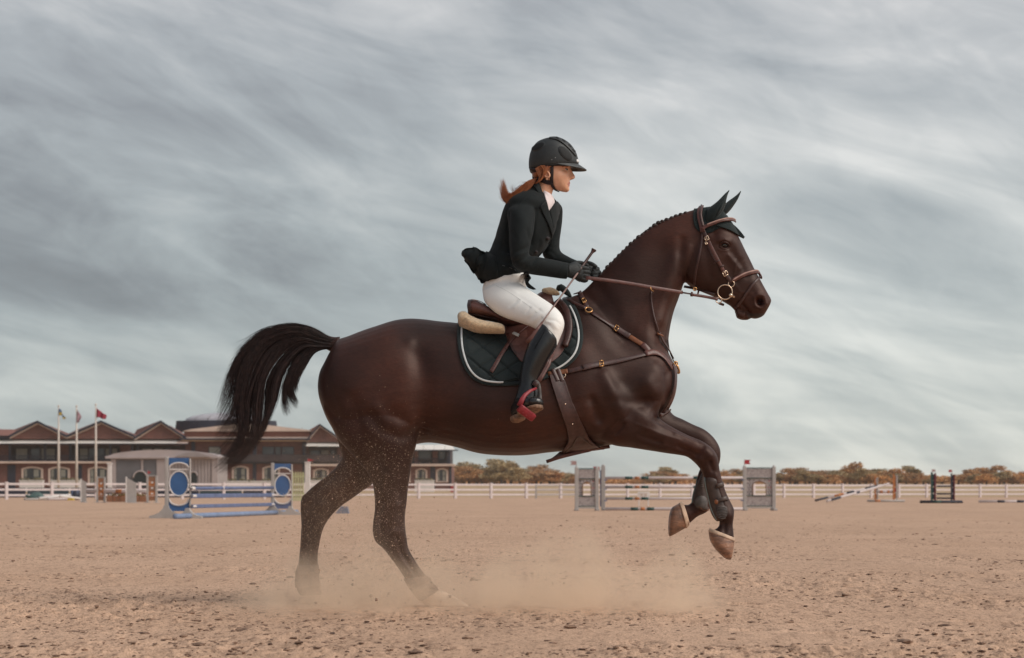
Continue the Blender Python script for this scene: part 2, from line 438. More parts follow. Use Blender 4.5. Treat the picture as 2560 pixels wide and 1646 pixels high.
# ================================================================== GROUND
def vnoise(x, y, seed=0):
    xi = np.floor(x).astype(np.int64); yi = np.floor(y).astype(np.int64); fx = x-xi; fy = y-yi
    fx = fx*fx*(3-2*fx); fy = fy*fy*(3-2*fy)
    def hsh(a, b):
        h = (a*374761393+b*668265263+seed*1442695041) & 0x7fffffff; h = ((h ^ (h >> 13))*1274126177) & 0x7fffffff; return ((h ^ (h >> 16)) & 0xffff)/65535.0
    return (hsh(xi, yi)*(1-fx)+hsh(xi+1, yi)*fx)*(1-fy)+(hsh(xi, yi+1)*(1-fx)+hsh(xi+1, yi+1)*fx)*fy
def axis(stops):
    out = [stops[0][0]]
    for (a, da), (b, db) in zip(stops[:-1], stops[1:]):
        v = a
        while v < b-1e-6:
            t = (v-a)/(b-a); v += da*(db/da)**t
            if v < b-1e-6: out.append(v)
        out.append(b)
    return np.array(sorted(set(np.round(out, 5))))
ys = axis([(-30, 6), (0, 2.0), (5.5, .03), (6.6, .0125), (9, .02), (12, .034), (20, .09), (40, .35), (90, 1.6), (200, 6)])
xp = axis([(0, .0115), (2.3, .012), (4.0, .03), (8, .12), (20, .5), (60, 4), (130, 12)])
xs = np.concatenate([-xp[::-1][:-1], xp])
X, Y = np.meshgrid(xs, ys)
near = np.clip((44-Y)/30, 0, 1)*np.clip((9-np.abs(X))/5, 0, 1)*np.clip((Y-4)/2, 0, 1)
h = 0.010*(vnoise(X*2.1, Y*2.1, 1)-.5)+0.006*(vnoise(X*6+3, Y*6, 2)-.5)
patchy = np.clip((vnoise(X*1.1+9, Y*0.9, 3)-.30)*1.8, 0, 1)
c1 = np.clip(vnoise(X*22, Y*22, 4)-.62, 0, 1)*0.045; c2 = np.clip(vnoise(X*41, Y*41, 5)-.55, 0, 1)*0.022; c3 = np.clip(vnoise(X*11, Y*11, 6)-.70, 0, 1)*0.045
h = h+(c1+c2*1.1+c3)*(0.25+0.75*patchy)
# scuffed hoof hollows
r_ = np.random.default_rng(17)
for k in range(70):
    cx, cy = r_.uniform(-4.5, 4.5), r_.uniform(6.5, 17); a, b = r_.uniform(.06, .11), r_.uniform(.06, .12); d2 = ((X-cx)/a)**2+((Y-cy)/b)**2
    h = h-0.018*np.exp(-d2)+0.012*np.exp(-(np.sqrt(d2)-1.5)**2*4)
Z = h*near
nx_, ny_ = len(xs), len(ys)
co = np.stack([X.ravel(), Y.ravel(), Z.ravel()], 1)
ii = (np.arange(ny_-1)[:, None]*nx_+np.arange(nx_-1)[None, :]).ravel()
gf = np.stack([ii, ii+1, ii+nx_+1, ii+nx_], 1)
def sand_material():
    m = bpy.data.materials.new('arena_sand'); m.use_nodes = True; t = m.node_tree; t.nodes.clear(); k = t.links.new
    out = t.nodes.new('ShaderNodeOutputMaterial'); b = t.nodes.new('ShaderNodeBsdfPrincipled'); k(b.outputs[0], out.inputs[0])
    g = t.nodes.new('ShaderNodeNewGeometry'); pos = g.outputs['Position']
    def noise(scale, detail=4, rough=.5, stretch=(1, 1, 1), loc=(0, 0, 0)):
        mp = t.nodes.new('ShaderNodeMapping'); mp.inputs['Scale'].default_value = stretch; mp.inputs['Location'].default_value = loc; k(pos, mp.inputs[0])
        n = t.nodes.new('ShaderNodeTexNoise'); n.inputs['Scale'].default_value = scale; n.inputs['Detail'].default_value = detail; n.inputs['Roughness'].default_value = rough
        k(mp.outputs[0], n.inputs['Vector']); return n.outputs['Fac']
    def rmp(s, stops):
        r = t.nodes.new('ShaderNodeValToRGB'); k(s, r.inputs[0]); ramp(r, stops); return r.outputs[0]
    def mul(a, b_):
        n = t.nodes.new('ShaderNodeMath'); n.operation = 'MULTIPLY'
        for i, s in enumerate((a, b_)):
            if isinstance(s, float): n.inputs[i].default_value = s
            else: k(s, n.inputs[i])
        return n.outputs[0]
    def mix(f, a, b_, mode='MIX'):
        n = t.nodes.new('ShaderNodeMix'); n.data_type = 'RGBA'; n.blend_type = mode
        for idx, s in ((0, f), (6, a), (7, b_)):
            if isinstance(s, (float, tuple)): n.inputs[idx].default_value = s if isinstance(s, float) else (*s, 1)
            else: k(s, n.inputs[idx])
        return n.outputs[2]
    base = rmp(noise(0.35, 5, .6), [(.3, (.58, .365, .238)), (.5, (.66, .43, .292)), (.72, (.72, .485, .342))])
    base = mix(0.55, base, rmp(noise(160, 3, .6), [(.28, (.36, .23, .16)), (.48, (.60, .395, .28)), (.72, (.74, .53, .40))]))
    # dark crumbs of damp sand and fibre, gathered in patches
    cl = rmp(noise(0.9, 4, .6, (1, .8, 1), (4, 1, 0)), [(.34, (.12, .12, .12)), (.60, (1, 1, 1))])
    sp1 = rmp(noise(26, 4, .65, (1, .38, 1)), [(.545, (0, 0, 0)), (.63, (1, 1, 1))])
    sp2 = rmp(noise(70, 3, .6, (1, .4, 1), (2, 2, 0)), [(.54, (0, 0, 0)), (.64, (1, 1, 1))])
    sp3 = rmp(noise(9, 5, .65, (1, .3, 1), (2, 7, 0)), [(.56, (0, 0, 0)), (.66, (1, 1, 1))])
    base = mix(mul(mul(sp1, cl), .70), base, (.12, .070, .050))
    base = mix(mul(sp2, .5), base, (.16, .095, .066))
    base = mix(mul(mul(sp3, cl), .6), base, (.20, .118, .080))
    sp4 = rmp(noise(3.2, 6, .7, (1, .30, 1), (12, 3, 0)), [(.53, (0, 0, 0)), (.66, (1, 1, 1))])
    sp5 = rmp(noise(150, 2, .6, (1, .45, 1), (5, 3, 0)), [(.56, (0, 0, 0)), (.66, (1, 1, 1))])
    base = mix(mul(mul(sp4, sp1), .65), base, (.17, .105, .074))
    base = mix(mul(sp4, .16), base, (.26, .165, .115))
    base = mix(mul(sp5, .45), base, (.17, .105, .072))
    # hoof tracks, their shading put into the colour as broad darker streaks
    tr4 = rmp(noise(.55, 5, .6, (1, .16, 1), (2, 9, 0)), [(.45, (0, 0, 0)), (.68, (1, 1, 1))])
    base = mix(mul(tr4, .38), base, (.42, .275, .19))
    k(base, b.inputs['Base Color']); b.inputs['Roughness'].default_value = .95; b.inputs['Specular IOR Level'].default_value = .15
    bp = t.nodes.new('ShaderNodeBump'); bp.inputs['Strength'].default_value = .55; bp.inputs['Distance'].default_value = .012
    ad = t.nodes.new('ShaderNodeMath'); ad.operation = 'ADD'; k(noise(60, 5, .65), ad.inputs[0]); k(noise(14, 5, .65, (1, .5, 1)), ad.inputs[1])
    k(ad.outputs[0], bp.inputs['Height']); k(bp.outputs[0], b.inputs['Normal'])
    return m
SAND = sand_material()
g = obj('arena_sand', (co, gf), SAND, smooth=True); g['kind'] = 'structure'
# crumbs and clods lying on the sand
CLOD = mat('clods', (.36, .22, .145), .95, .3, 30, col2=(.085, .052, .040), bump=.5)
V, F, n = [], [], 0
r_ = np.random.default_rng(23)
def ground_z(x, y):
    i = int(np.searchsorted(ys, y)); j = int(np.searchsorted(xs, x)); return Z[min(i, ny_-1), min(j, nx_-1)]
for k in range(11000):
    y = 2862/r_.uniform(62, 425); x = r_.uniform(-1, 1)*y*.27
    if vnoise(np.array([x*1.1+9]), np.array([y*.9]), 3)[0] < .44 and r_.random() < .88: continue
    s = .0026+.0085*r_.random()**4
    s *= max(1, y/11)**.42
    if r_.random() < .012: s = r_.uniform(.012, .020)
    v, f = ico((x, y, ground_z(x, y)+s*.15), s, (r_.uniform(1, 2.4), r_.uniform(.8, 1.5), r_.uniform(.30, .6)), Matrix.Rotation(r_.uniform(0, 6.28), 3, 'Z'), .25)
    V += v; F += [(a+n, b+n, c+n) for a, b, c in f]; n += 12
o = obj('sand_clods', (V, F), CLOD, smooth=False); o['kind'] = 'stuff'; o['label'] = 'brown crumbs and clods of damp sand strewn over the arena'
# dry field rising behind the fence
fx = np.linspace(-260, 260, 90); fy = np.concatenate([np.linspace(172, 260, 16), np.linspace(275, 900, 26), [1400, 2400, 4000]])
XX, YY = np.meshgrid(fx, fy); XX = XX*np.maximum(1, YY/300)
ramp_ = np.clip((YY-172-XX*0)/330, 0, 1); ZZ = -.03+ramp_**0.9*2.3+np.clip((YY-520)/400, 0, 1)*1.2+.25*(vnoise(XX*.03, YY*.03, 8)-.5)*ramp_
ii = (np.arange(len(fy)-1)[:, None]*len(fx)+np.arange(len(fx)-1)[None, :]).ravel()
DRY = mat('dry_grass', (.50, .335, .185), .95, .3, .35, col2=(.36, .245, .14), bump=.3, bscale=4)
o = obj('dry_field', (np.stack([XX.ravel(), YY.ravel(), ZZ.ravel()], 1), np.stack([ii, ii+1, ii+len(fx)+1, ii+len(fx)], 1)), DRY); o['kind'] = 'structure'
def field_z(y): r0 = max(0, min(1, (y-172)/330)); return -.03+r0**.9*2.3+max(0, min(1, (y-520)/400))*1.2
# ================================================================== BACKGROUND THINGS
WHT = mat('white_rail_paint', (.70, .61, .60), .55, .05, 3)
WHT2 = mat('white_paint', (.74, .69, .66), .55, .05, 6)
GREYP = mat('grey_white_paint', (.42, .385, .365), .6, .06, 6)
BLUE = mat('blue_paint', (.045, .125, .30), .5, .1, 5)
BLUE2 = mat('faded_blue_paint', (.115, .155, .29), .6, .15, 5)
DGRN = mat('green_band', (.012, .060, .055), .5, .1, 5)
ORNG = mat('orange_paint', (.50, .18, .055), .6, .2, 8)
REDM = mat('red_paint', (.40, .022, .030), .6, .1, 8)
NAVY = mat('navy_trim', (.018, .022, .042), .6, .1, .5)
def local(ox, oy, oz=0):
    return lambda g: ([(p[0]+ox, p[1]+oy, p[2]+oz) for p in g[0]], g[1])
def rotz(g, a, c=(0, 0)):
    ca, sa = math.cos(a), math.sin(a); return [((p[0]-c[0])*ca-(p[1]-c[1])*sa+c[0], (p[0]-c[0])*sa+(p[1]-c[1])*ca+c[1], p[2]) for p in g[0]], g[1]
def share(name, me_obj, parent, loc, rz=0, sc=None):
    o = me_obj.copy(); o.name = name; COL.objects.link(o); o.parent = parent; o.location = loc; o.rotation_euler = (0, 0, rz)
    if sc: o.scale = sc
    return o
def at_px(px, Y): return (px-CX)/FPX*Y

# --- arena fence: posts and three rails -----------------------------
A = Vector((-6.3, 143, 0)); B_ = Vector((39.9, 171, 0)); d = (B_-A).normalized(); stepf = 2.84; ang = math.atan2(d.y, d.x)
fe = thing('fence', A-d*stepf*13, 'white three rail fence running along the far side of the arena', 'fence')
base = A-d*stepf*13
ph = ph_r = None
for i in range(38):
    p = d*stepf*i
    if ph is None:
        ph = obj('post', join([bevbox(-.085, .085, -.085, .085, -.05, 1.03, .01), bevbox(-.105, .105, -.105, .105, 1.03, 1.07, .01)]), WHT, fe, smooth=False, world=False); ph.rotation_euler = (0, 0, ang)
        ph_r = []
        for k, zz in enumerate((.20, .54, .88)):
            o = obj('rail', bevbox(0, stepf, -.025, .025, zz, zz+.12, .008), WHT, fe, smooth=False, world=False); o.rotation_euler = (0, 0, ang); ph_r.append(o)
    else:
        share('post', ph, fe, p, ang)
        for o in ph_r: share('rail', o, fe, p, ang)
# grey shorter gate section
gt = thing('fence_gate', (at_px(1340, 140), 140, 0), 'grey rail gate section standing open before the fence', 'gate')
for px_ in (1340, 1452): obj('gate_post', local(at_px(px_, 140), 140)(bevbox(-.06, .06, -.06, .06, 0, .92, .01)), GREYP, gt, smooth=False)
for zz in (.24, .56, .84): obj('gate_rail', bevbox(at_px(1340, 140), at_px(1452, 140), 139.97, 140.03, zz, zz+.06, .008), GREYP, gt, smooth=False)
# dark sponsor boards behind the left of the fence
bn = thing('banner_board', (at_px(300, 160), 152, 0), 'long dark blue board standing behind the left of the fence', 'board')
for k in range(8):
    x0, x1 = at_px(-40+k*108, 152), at_px(-40+(k+1)*108-4, 152)
    obj('panel', bevbox(x0, x1, 152, 152.08, .05, .74, .01), [NAVY, mat('teal_board', (.03, .06, .075), .7), NAVY, mat('maroon_board', (.10, .022, .035), .7)][k % 4] if k % 4 else NAVY, bn, smooth=False)

# --- brick clubhouse --------------------------------------------------
BY = 250.0
def bx_(px, dy=0): return (px-CX)/FPX*(BY+dy)
def bz_(py, dy=0): return CAM_H+(HY-py)/FPX*(BY+dy)
def brick_mat(nm, c, c2, mortar):
    m = bpy.data.materials.new(nm); m.use_nodes = True; t = m.node_tree; t.nodes.clear(); k = t.links.new
    out = t.nodes.new('ShaderNodeOutputMaterial'); b = t.nodes.new('ShaderNodeBsdfPrincipled'); k(b.outputs[0], out.inputs[0])
    g = t.nodes.new('ShaderNodeNewGeometry'); mp = t.nodes.new('ShaderNodeMapping'); mp.inputs['Rotation'].default_value = (R(90), 0, 0); k(g.outputs['Position'], mp.inputs[0])
    br_ = t.nodes.new('ShaderNodeTexBrick'); br_.inputs['Scale'].default_value = 1.0; br_.inputs['Brick Width'].default_value = .45; br_.inputs['Row Height'].default_value = .16; br_.inputs['Mortar Size'].default_value = .018
    for nme, cc in (('Color1', c), ('Color2', c2), ('Mortar', mortar)): br_.inputs[nme].default_value = (*cc, 1)
    k(mp.outputs[0], br_.inputs['Vector'])
    n = t.nodes.new('ShaderNodeTexNoise'); n.inputs['Scale'].default_value = .5; k(g.outputs['Position'], n.inputs['Vector'])
    r = t.nodes.new('ShaderNodeValToRGB'); k(n.outputs['Fac'], r.inputs[0]); ramp(r, [(.3, (.72, .72, .72)), (.7, (1.15, 1.15, 1.15))])
    mm = t.nodes.new('ShaderNodeMix'); mm.data_type = 'RGBA'; mm.blend_type = 'MULTIPLY'; mm.inputs[0].default_value = 1; k(br_.outputs[0], mm.inputs[6]); k(r.outputs[0], mm.inputs[7])
    k(mm.outputs[2], b.inputs['Base Color']); b.inputs['Roughness'].default_value = .9; return m
BRK = brick_mat('red_brick', (.185, .070, .055), (.125, .046, .040), (.24, .14, .12))
ROOFM = mat('roof_tiles', (.28, .115, .085), .8, .12, .6, col2=(.21, .085, .065), bump=.2, bscale=3)
STONE = mat('pale_stone_trim', (.70, .54, .46), .75, .08, .6)
TAN = mat('tan_fascia', (.50, .33, .22), .75, .1, .6)
AWN = mat('white_awning', (.85, .80, .74), .6, .04, 1)
DWALL = mat('dark_brown_timber', (.045, .032, .036), .8, .2, .8)  # dark brown timber of the upper walls and balcony
CURT = mat('curtain', (.30, .29, .25), .8, .1, 1)
GLASS = mat('window_glass', (.030, .040, .048), .15, .3, .4, spec=.7)
club = thing('clubhouse', (bx_(500), BY, 0), 'long two storey brick clubhouse with gables, white awning and glass dome', 'building')
def cb_(nm, x0, x1, y0, y1, m, f=0.0, bk=12.0, par=None):
    """block between measured px x0..x1 and py y1(top)..y0(bottom); front face f metres behind the facade line"""
    return obj(nm, bevbox(bx_(x0), bx_(x1), BY+f, BY+bk, bz_(y0), bz_(y1), .03), m, par or club, smooth=False)
def ground(nm, x0, x1, y1, m, f=0.0, bk=12.0, par=None): return obj(nm, bevbox(bx_(x0), bx_(x1), BY+f, BY+bk, -.2, bz_(y1), .03), m, par or club, smooth=False)
def arched(x0, x1, yt, yb, f=-.12, fr=5.0, mull=2):
    w = obj('window', None or box(0, 0, 0, 0, 0, 0), STONE, club) if False else None
    n = 14; out = []; inn = []; cx = (x0+x1)/2; hw_ = (x1-x0)/2; rise = 5.5
    def arc(x_a, x_b, y_s, r_):
        pts = []
        for i in range(n+1):
            t = i/n; xx = x_a+(x_b-x_a)*t; pts.append((xx, y_s-r_*(1-(2*t-1)**2)))
        return pts
    oa = arc(x0, x1, yt+rise, rise); ia = arc(x0+fr, x1-fr, yt+rise+fr*.4, rise*.7)
    poly = [(x0, yb)]+oa+[(x1, yb), (x1-fr, yb)]+ia[::-1]+[(x0+fr, yb)]
    # frame as strips (front and thickness)
    o1 = [(x0, yb)]+oa+[(x1, yb)]; i1 = [(x0+fr, yb)]+ia+[(x1-fr, yb)]; V = []; F = []
    for a, b in zip(o1, i1):
        for (xx, yy) in (a, b):
            for dy in (f, .25): V.append((bx_(xx), BY+dy, bz_(yy)))
    for i in range(len(o1)-1):
        q = i*4; F += [(q, q+4, q+6, q+2), (q, q+1, q+5, q+4), (q+2, q+6, q+7, q+3)]
    w = obj('window', (V, F), STONE, club, smooth=False)
    gz = [(x0+fr, yb)]+ia+[(x1-fr, yb)]
    obj('pane', prism([(bx_(a), bz_(b)) for a, b in gz], BY-.03, BY+.1), GLASS, w, smooth=False)
    iw = x1-x0-2*fr
    obj('curtain', bevbox(bx_(x0+fr+iw*.04), bx_(x0+fr+iw*.20), BY-.06, BY-.035, bz_(yb-2), bz_(yt+7), .005), CURT, w, smooth=False)
    obj('curtain', bevbox(bx_(x0+fr+iw*.58), bx_(x0+fr+iw*.86), BY-.06, BY-.035, bz_(yb-2), bz_(yt+7), .005), CURT, w, smooth=False)
    obj('glazing_bar', bevbox(bx_(cx-.9), bx_(cx+.9), BY-.10, BY-.065, bz_(yb), bz_(yt+5), .005), NAVY, w, smooth=False)
    obj('glazing_bar', bevbox(bx_(x0+fr), bx_(x1-fr), BY-.10, BY-.065, bz_((yt+yb)/2+4), bz_((yt+yb)/2+2.4), .005), NAVY, w, smooth=False)
    obj('sill', bevbox(bx_(x0-1), bx_(x1+1), BY-.3, BY+.05, bz_(yb+2), bz_(yb-.5), .02), STONE, w, smooth=False)
def plain(x0, x1, yt, yb, f, kind=0):
    w = obj('window', bevbox(bx_(x0, f), bx_(x1, f), BY+f-.10, BY+f+.05, bz_(yb, f), bz_(yt, f), .01), NAVY, club, smooth=False)
    obj('pane', bevbox(bx_(x0+1.2, f), bx_(x1-1.2, f), BY+f-.14, BY+f-.105, bz_(yb-1, f), bz_(yt+1.5, f), .005), (CURT if kind else GLASS), w, smooth=False)
# left wing
ground('wall', -60, 462, 1159, BRK)
cb_('cornice', -62, 464, 1159, 1154, STONE, -.7, 1.3)
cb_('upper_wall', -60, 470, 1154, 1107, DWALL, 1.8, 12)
cb_('brick_pier', 142, 171, 1154, 1108, BRK, 1.2, 1.8); cb_('brick_pier', 296, 326, 1154, 1108, BRK, 1.2, 1.8); cb_('brick_pier', -20, 20, 1154, 1108, BRK, 1.2, 1.8)
cb_('brick_band', -60, 470, 1113, 1106, BRK, 1.0, 1.7)
for a, b, k in ((40, 70, 1), (78, 101, 0), (103, 112, 1), (114, 139, 1), (199, 221, 1), (223, 241, 0), (243, 262, 0), (264, 276, 1), (280, 294, 1), (355, 380, 1), (385, 407, 1), (411, 427, 0)): plain(a, b, 1121, 1150, 1.8, k)
for a in (22, 110, 173, 273, 328, 342): cb_('post', a, a+6, 1154, 1108, NAVY, -.2, .1)
def railing(x0, x1, yt=1139, yb=1154, f=-.45):
    rl = obj('railing', bevbox(bx_(x0), bx_(x1), BY+f, BY+f+.08, bz_(yt+1.4), bz_(yt), .01), NAVY, club, smooth=False)
    obj('lower_rail', bevbox(bx_(x0), bx_(x1), BY+f, BY+f+.08, bz_(yb-.6), bz_(yb-1.8), .01), NAVY, rl, smooth=False)
    bb = [bevbox(bx_(x_), bx_(x_+.9), BY+f+.01, BY+f+.05, bz_(yb-1.8), bz_(yt+1.4), .005) for x_ in np.arange(x0, x1, 3.2)]
    o = obj('balusters', join(bb), NAVY, rl, smooth=False); o['kind'] = 'stuff'
for k in range(5): railing(-20+k*66, -20+(k+1)*66-2)
railing(312, 455)
for k in range(17):
    a, b = -6+k*28.2, -6+(k+1)*28.2-.8
    v = [(bx_(a), BY-1.2, bz_(1109)), (bx_(b), BY-1.2, bz_(1109)), (bx_(b), BY+.6, bz_(1099)), (bx_(a), BY+.6, bz_(1099))]; v += [(p[0], p[1], p[2]-.08) for p in v]
    obj('awning_panel', (v, [(0, 1, 2, 3), (7, 6, 5, 4), (0, 4, 5, 1), (1, 5, 6, 2), (2, 6, 7, 3), (3, 7, 4, 0)]), AWN if k < 16 else STONE, club, smooth=False)
cb_('awning_gutter', -8, 474, 1112, 1109.4, NAVY, -1.25, -.9)
def gable(px_, pk, xl, xr, yv, back=62, yb=1098, nav=5.5, tn=3.0):
    sl = lambda x_: pk+(yv-pk)*(abs(x_-px_)/((px_-xl) if x_ < px_ else (xr-px_)))
    g_ = obj('gable', prism([(bx_(xl+4), bz_(yb)), (bx_(xr-4), bz_(yb)), (bx_(xr-4), bz_(yv)), (bx_(px_), bz_(pk+nav+tn)), (bx_(xl+4), bz_(yv))], BY-.2, BY+6), BRK, club, smooth=False)
    for sx_, xe in ((-1, xl), (1, xr)):
        t_ = [(bx_(px_), bz_(pk)), (bx_(xe), bz_(yv)), (bx_(xe), bz_(yv+nav)), (bx_(px_), bz_(pk+nav))]
        obj('fascia', prism(t_, BY-.9, BY-.5), NAVY, g_, smooth=False)
        t_ = [(bx_(px_), bz_(pk+nav)), (bx_(xe), bz_(yv+nav)), (bx_(xe), bz_(yv+nav+tn)), (bx_(px_), bz_(pk+nav+tn))]
        obj('verge_board', prism(t_, BY-.6, BY-.3), STONE, g_, smooth=False)
    # roof planes: to the left a long low slope towards the back, to the right a steep one
    pkp = (bx_(px_), BY-.9, bz_(pk)); el = (bx_(xl), BY-.9, bz_(yv)); er = (bx_(xr), BY-.9, bz_(yv)); bk_ = (bx_(px_-back, 14), BY+14, bz_(pk+22, 14)); bk2 = (bx_(px_, 14), BY+14, bz_(pk+5, 14)); br2 = (bx_(xr, 14), BY+14, bz_(yv, 14)); bl2 = (bx_(xl-8, 14), BY+14, bz_(yv, 14))
    obj('roof', ([pkp, el, er, bk_, bk2, br2, bl2], [(0, 3, 6, 1), (0, 4, 3), (0, 2, 5, 4)]), ROOFM, g_, smooth=False)
gable(97, 1052.5, 27, 170, 1089); gable(255.5, 1052, 170, 338, 1089); gable(404.5, 1052, 338, 468, 1094)
cb_('parapet', -60, 30, 1098, 1089, NAVY, -.2, 3); obj('roof', ([(bx_(-60), BY-.5, bz_(1090)), (bx_(32), BY-.5, bz_(1090)), (bx_(42, 10), BY+10, bz_(1074, 10)), (bx_(-60, 10), BY+10, bz_(1073, 10))], [(0, 1, 2, 3)]), ROOFM, club, smooth=False)
for a, b in ((54, 108), (121, 175), (220, 273)): arched(a, b, 1167, 1213)
for a, b in ((19, 39), (196, 205)):
    cb_('doorway', a, b, 1230, 1163, NAVY, -.1, .1)
# centre block, drum and dome
ground('wall', 462, 770, 1104, BRK, .4, 12)
cb_('cornice', 455, 774, 1104, 1100.5, TAN, -.7, 2); cb_('cornice', 452, 777, 1100.5, 1097, NAVY, -.9, 2); cb_('cornice', 455, 772, 1096.8, 1093.5, STONE, -.5, 2)
cb_('brick_band', 460, 772, 1093, 1079, ROOFM, 0, 8)
obj('roof', prism([(bx_(457), bz_(1079)), (bx_(478), bz_(1074)), (bx_(585), bz_(1061)), (bx_(650), bz_(1061)), (bx_(776), bz_(1076)), (bx_(776), bz_(1079))], BY-.5, BY+9), STONE, club, smooth=False)
def drum(nm, cx, hwp, y0, y1, m, par=None, cy=12.0, k=1.0):
    r_ = hwp/FPX*(BY+cy); c = ((cx-CX)/FPX*(BY+cy), BY+cy); n = 48; v = []; f = []
    for j, (zz, s) in enumerate(((bz_(y0, cy), 1), (bz_(y1, cy), k))):
        for i in range(n): a = 2*math.pi*i/n; v.append((c[0]+r_*s*math.cos(a), c[1]+r_*s*.5*math.sin(a), zz))
    for i in range(n): f.append((i, (i+1) % n, (i+1) % n+n, i+n))
    f.append(tuple(range(n, 2*n))); return obj(nm, (v, f), m, par or club, smooth=False)
dr = drum('drum', 566, 129, 1080, 1053, NAVY, None, 12, .97)
DOME = mat('dome_glass', (.50, .48, .52), .35, .08, 2, spec=.6); 
c = ((566-CX)/FPX*262, 262.0); r0 = 104/FPX*262
for k in range(16):
    a0, a1 = 2*math.pi*k/16, 2*math.pi*(k+1)/16-.02; v = []; f = []
    for j in range(6):
        ph_ = math.pi/2*j/5.3
        for a in np.linspace(a0, a1, 5): v.append((c[0]+r0*math.cos(ph_)*math.cos(a), c[1]+r0*.5*math.cos(ph_)*math.sin(a), bz_(1053, 12)+math.sin(ph_)*(bz_(1032, 12)-bz_(1053, 12))))
    for j in range(5):
        for i in range(4): q = j*5+i; f.append((q, q+1, q+6, q+5))
    obj('dome_panel', (v, f), DOME, dr, smooth=False)
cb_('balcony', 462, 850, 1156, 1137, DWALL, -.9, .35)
for a, b, k in ((522, 552, 1), (656, 686, 1), (688, 703, 0), (705, 735, 1)): plain(a, b, 1117, 1137, .35, 1 if k and a < 600 else 0)
for a in (478, 632, 756): cb_('post', a, a+9, 1225, 1104, NAVY, -.1, .3)
for a, b in ((540, 562), (580, 622), (656, 700)): arched(a, b, 1165, 1207, f=.2) if False else arched(a, b, 1165, 1207, f=-.05)
ground('plinth', 462, 770, 1159, BRK, -.02, .5)
cb_('cornice', 462, 770, 1160, 1156, NAVY, -.6, .3)
# right wing
ground('wall', 770, 1129, 1166, BRK); cb_('cornice', 768, 1137, 1166, 1160.5, STONE, -.8, 2)
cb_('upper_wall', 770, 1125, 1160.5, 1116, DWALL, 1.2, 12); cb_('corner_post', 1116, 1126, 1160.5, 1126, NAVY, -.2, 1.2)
cb_('brick_pier', 842, 880, 1160, 1120, BRK, .6, 1.2); cb_('brick_pier', 1081, 1094, 1160, 1128, BRK, .6, 1.2); cb_('brick_pier', 1036, 1044, 1160, 1128, BRK, .6, 1.2)
for a, b, k in ((776, 800, 0), (802, 822, 1), (826, 838, 0), (1046, 1078, 0), (1096, 1114, 0)): plain(a, b, 1126, 1150, 1.2, k)
railing(770, 900, 1143, 1160); railing(1030, 1124, 1146, 1160)
gable(801, 1060.5, 768, 858, 1100, 40, 1106, 5, 2.5)
for k in range(14):
    a, b = 768+k*26.5, 768+(k+1)*26.5-.8; yl, yh = (1115, 1104) if k < 6 else (1125, 1112)
    v = [(bx_(a), BY-1.4, bz_(yl)), (bx_(b), BY-1.4, bz_(yl)), (bx_(b-(10 if k == 13 else 0)), BY+1, bz_(yh)), (bx_(a), BY+1, bz_(yh))]; v += [(p[0], p[1], p[2]-.08) for p in v]
    obj('awning_panel', (v, [(0, 1, 2, 3), (7, 6, 5, 4), (0, 4, 5, 1), (1, 5, 6, 2), (2, 6, 7, 3), (3, 7, 4, 0)]), AWN, club, smooth=False)
cb_('awning_gutter', 925, 1146, 1128, 1125.4, NAVY, -1.45, -1.0)
for a, b in ((783, 822), (840, 880), (1012, 1026), (1039, 1068), (1090, 1120)): arched(a, b, 1171, 1204, fr=4.2)
for a, b in ((1076, 1088), (1123, 1129)): cb_('doorway', a, b, 1230, 1167, NAVY, -.1, .1)
# low white planters along the clubhouse
PLT = [(48, 107, 1203, 'short white planter under the leftmost arched clubhouse window'), (126, 200, 1203, 'white planter under the second arched clubhouse window'), (548, 682, 1205, 'long white planter in front of the clubhouse centre'), (776, 832, 1203, 'white planter beyond the picket wing'), (1037, 1085, 1203, 'white planter at the right end of the clubhouse')]
for a, b, yt, lb in PLT:
    Yp = 225; pt = thing('planter', (at_px((a+b)/2, Yp), Yp, 0), lb, 'planter', 'white planters along the clubhouse'); z_ = CAM_H+(HY-yt)/FPX*Yp
    obj('trough', bevbox(at_px(a, Yp), at_px(b, Yp), Yp, Yp+.7, 0, z_, .03), WHT2, pt, smooth=False)
    obj('rim', bevbox(at_px(a, Yp)-.05, at_px(b, Yp)+.05, Yp-.05, Yp+.75, z_+.003, z_+.09, .02), WHT2, pt, smooth=False)
    gp = [ico((random.uniform(at_px(a+3, Yp), at_px(b-3, Yp)), Yp+random.uniform(.15, .55), z_+random.uniform(.08, .2)), random.uniform(.12, .24), jit=.3) for _ in range(26)]
    o = obj('plants', join(gp), mat('planter_plants', (.12, .10, .05), .9, .3, 3), pt, smooth=False); o['kind'] = 'stuff'
rb = thing('bin', (at_px(1135, 222), 222, 0), 'small red bin at the right corner of the clubhouse', 'bin')
obj('bin_body', bevbox(at_px(1126, 222), at_px(1138, 222), 222, 222.5, 0, .95, .04), REDM, rb, smooth=False); obj('lid', bevbox(at_px(1125, 222), at_px(1142, 222), 221.95, 222.55, .953, 1.02, .03), REDM, rb, smooth=False)
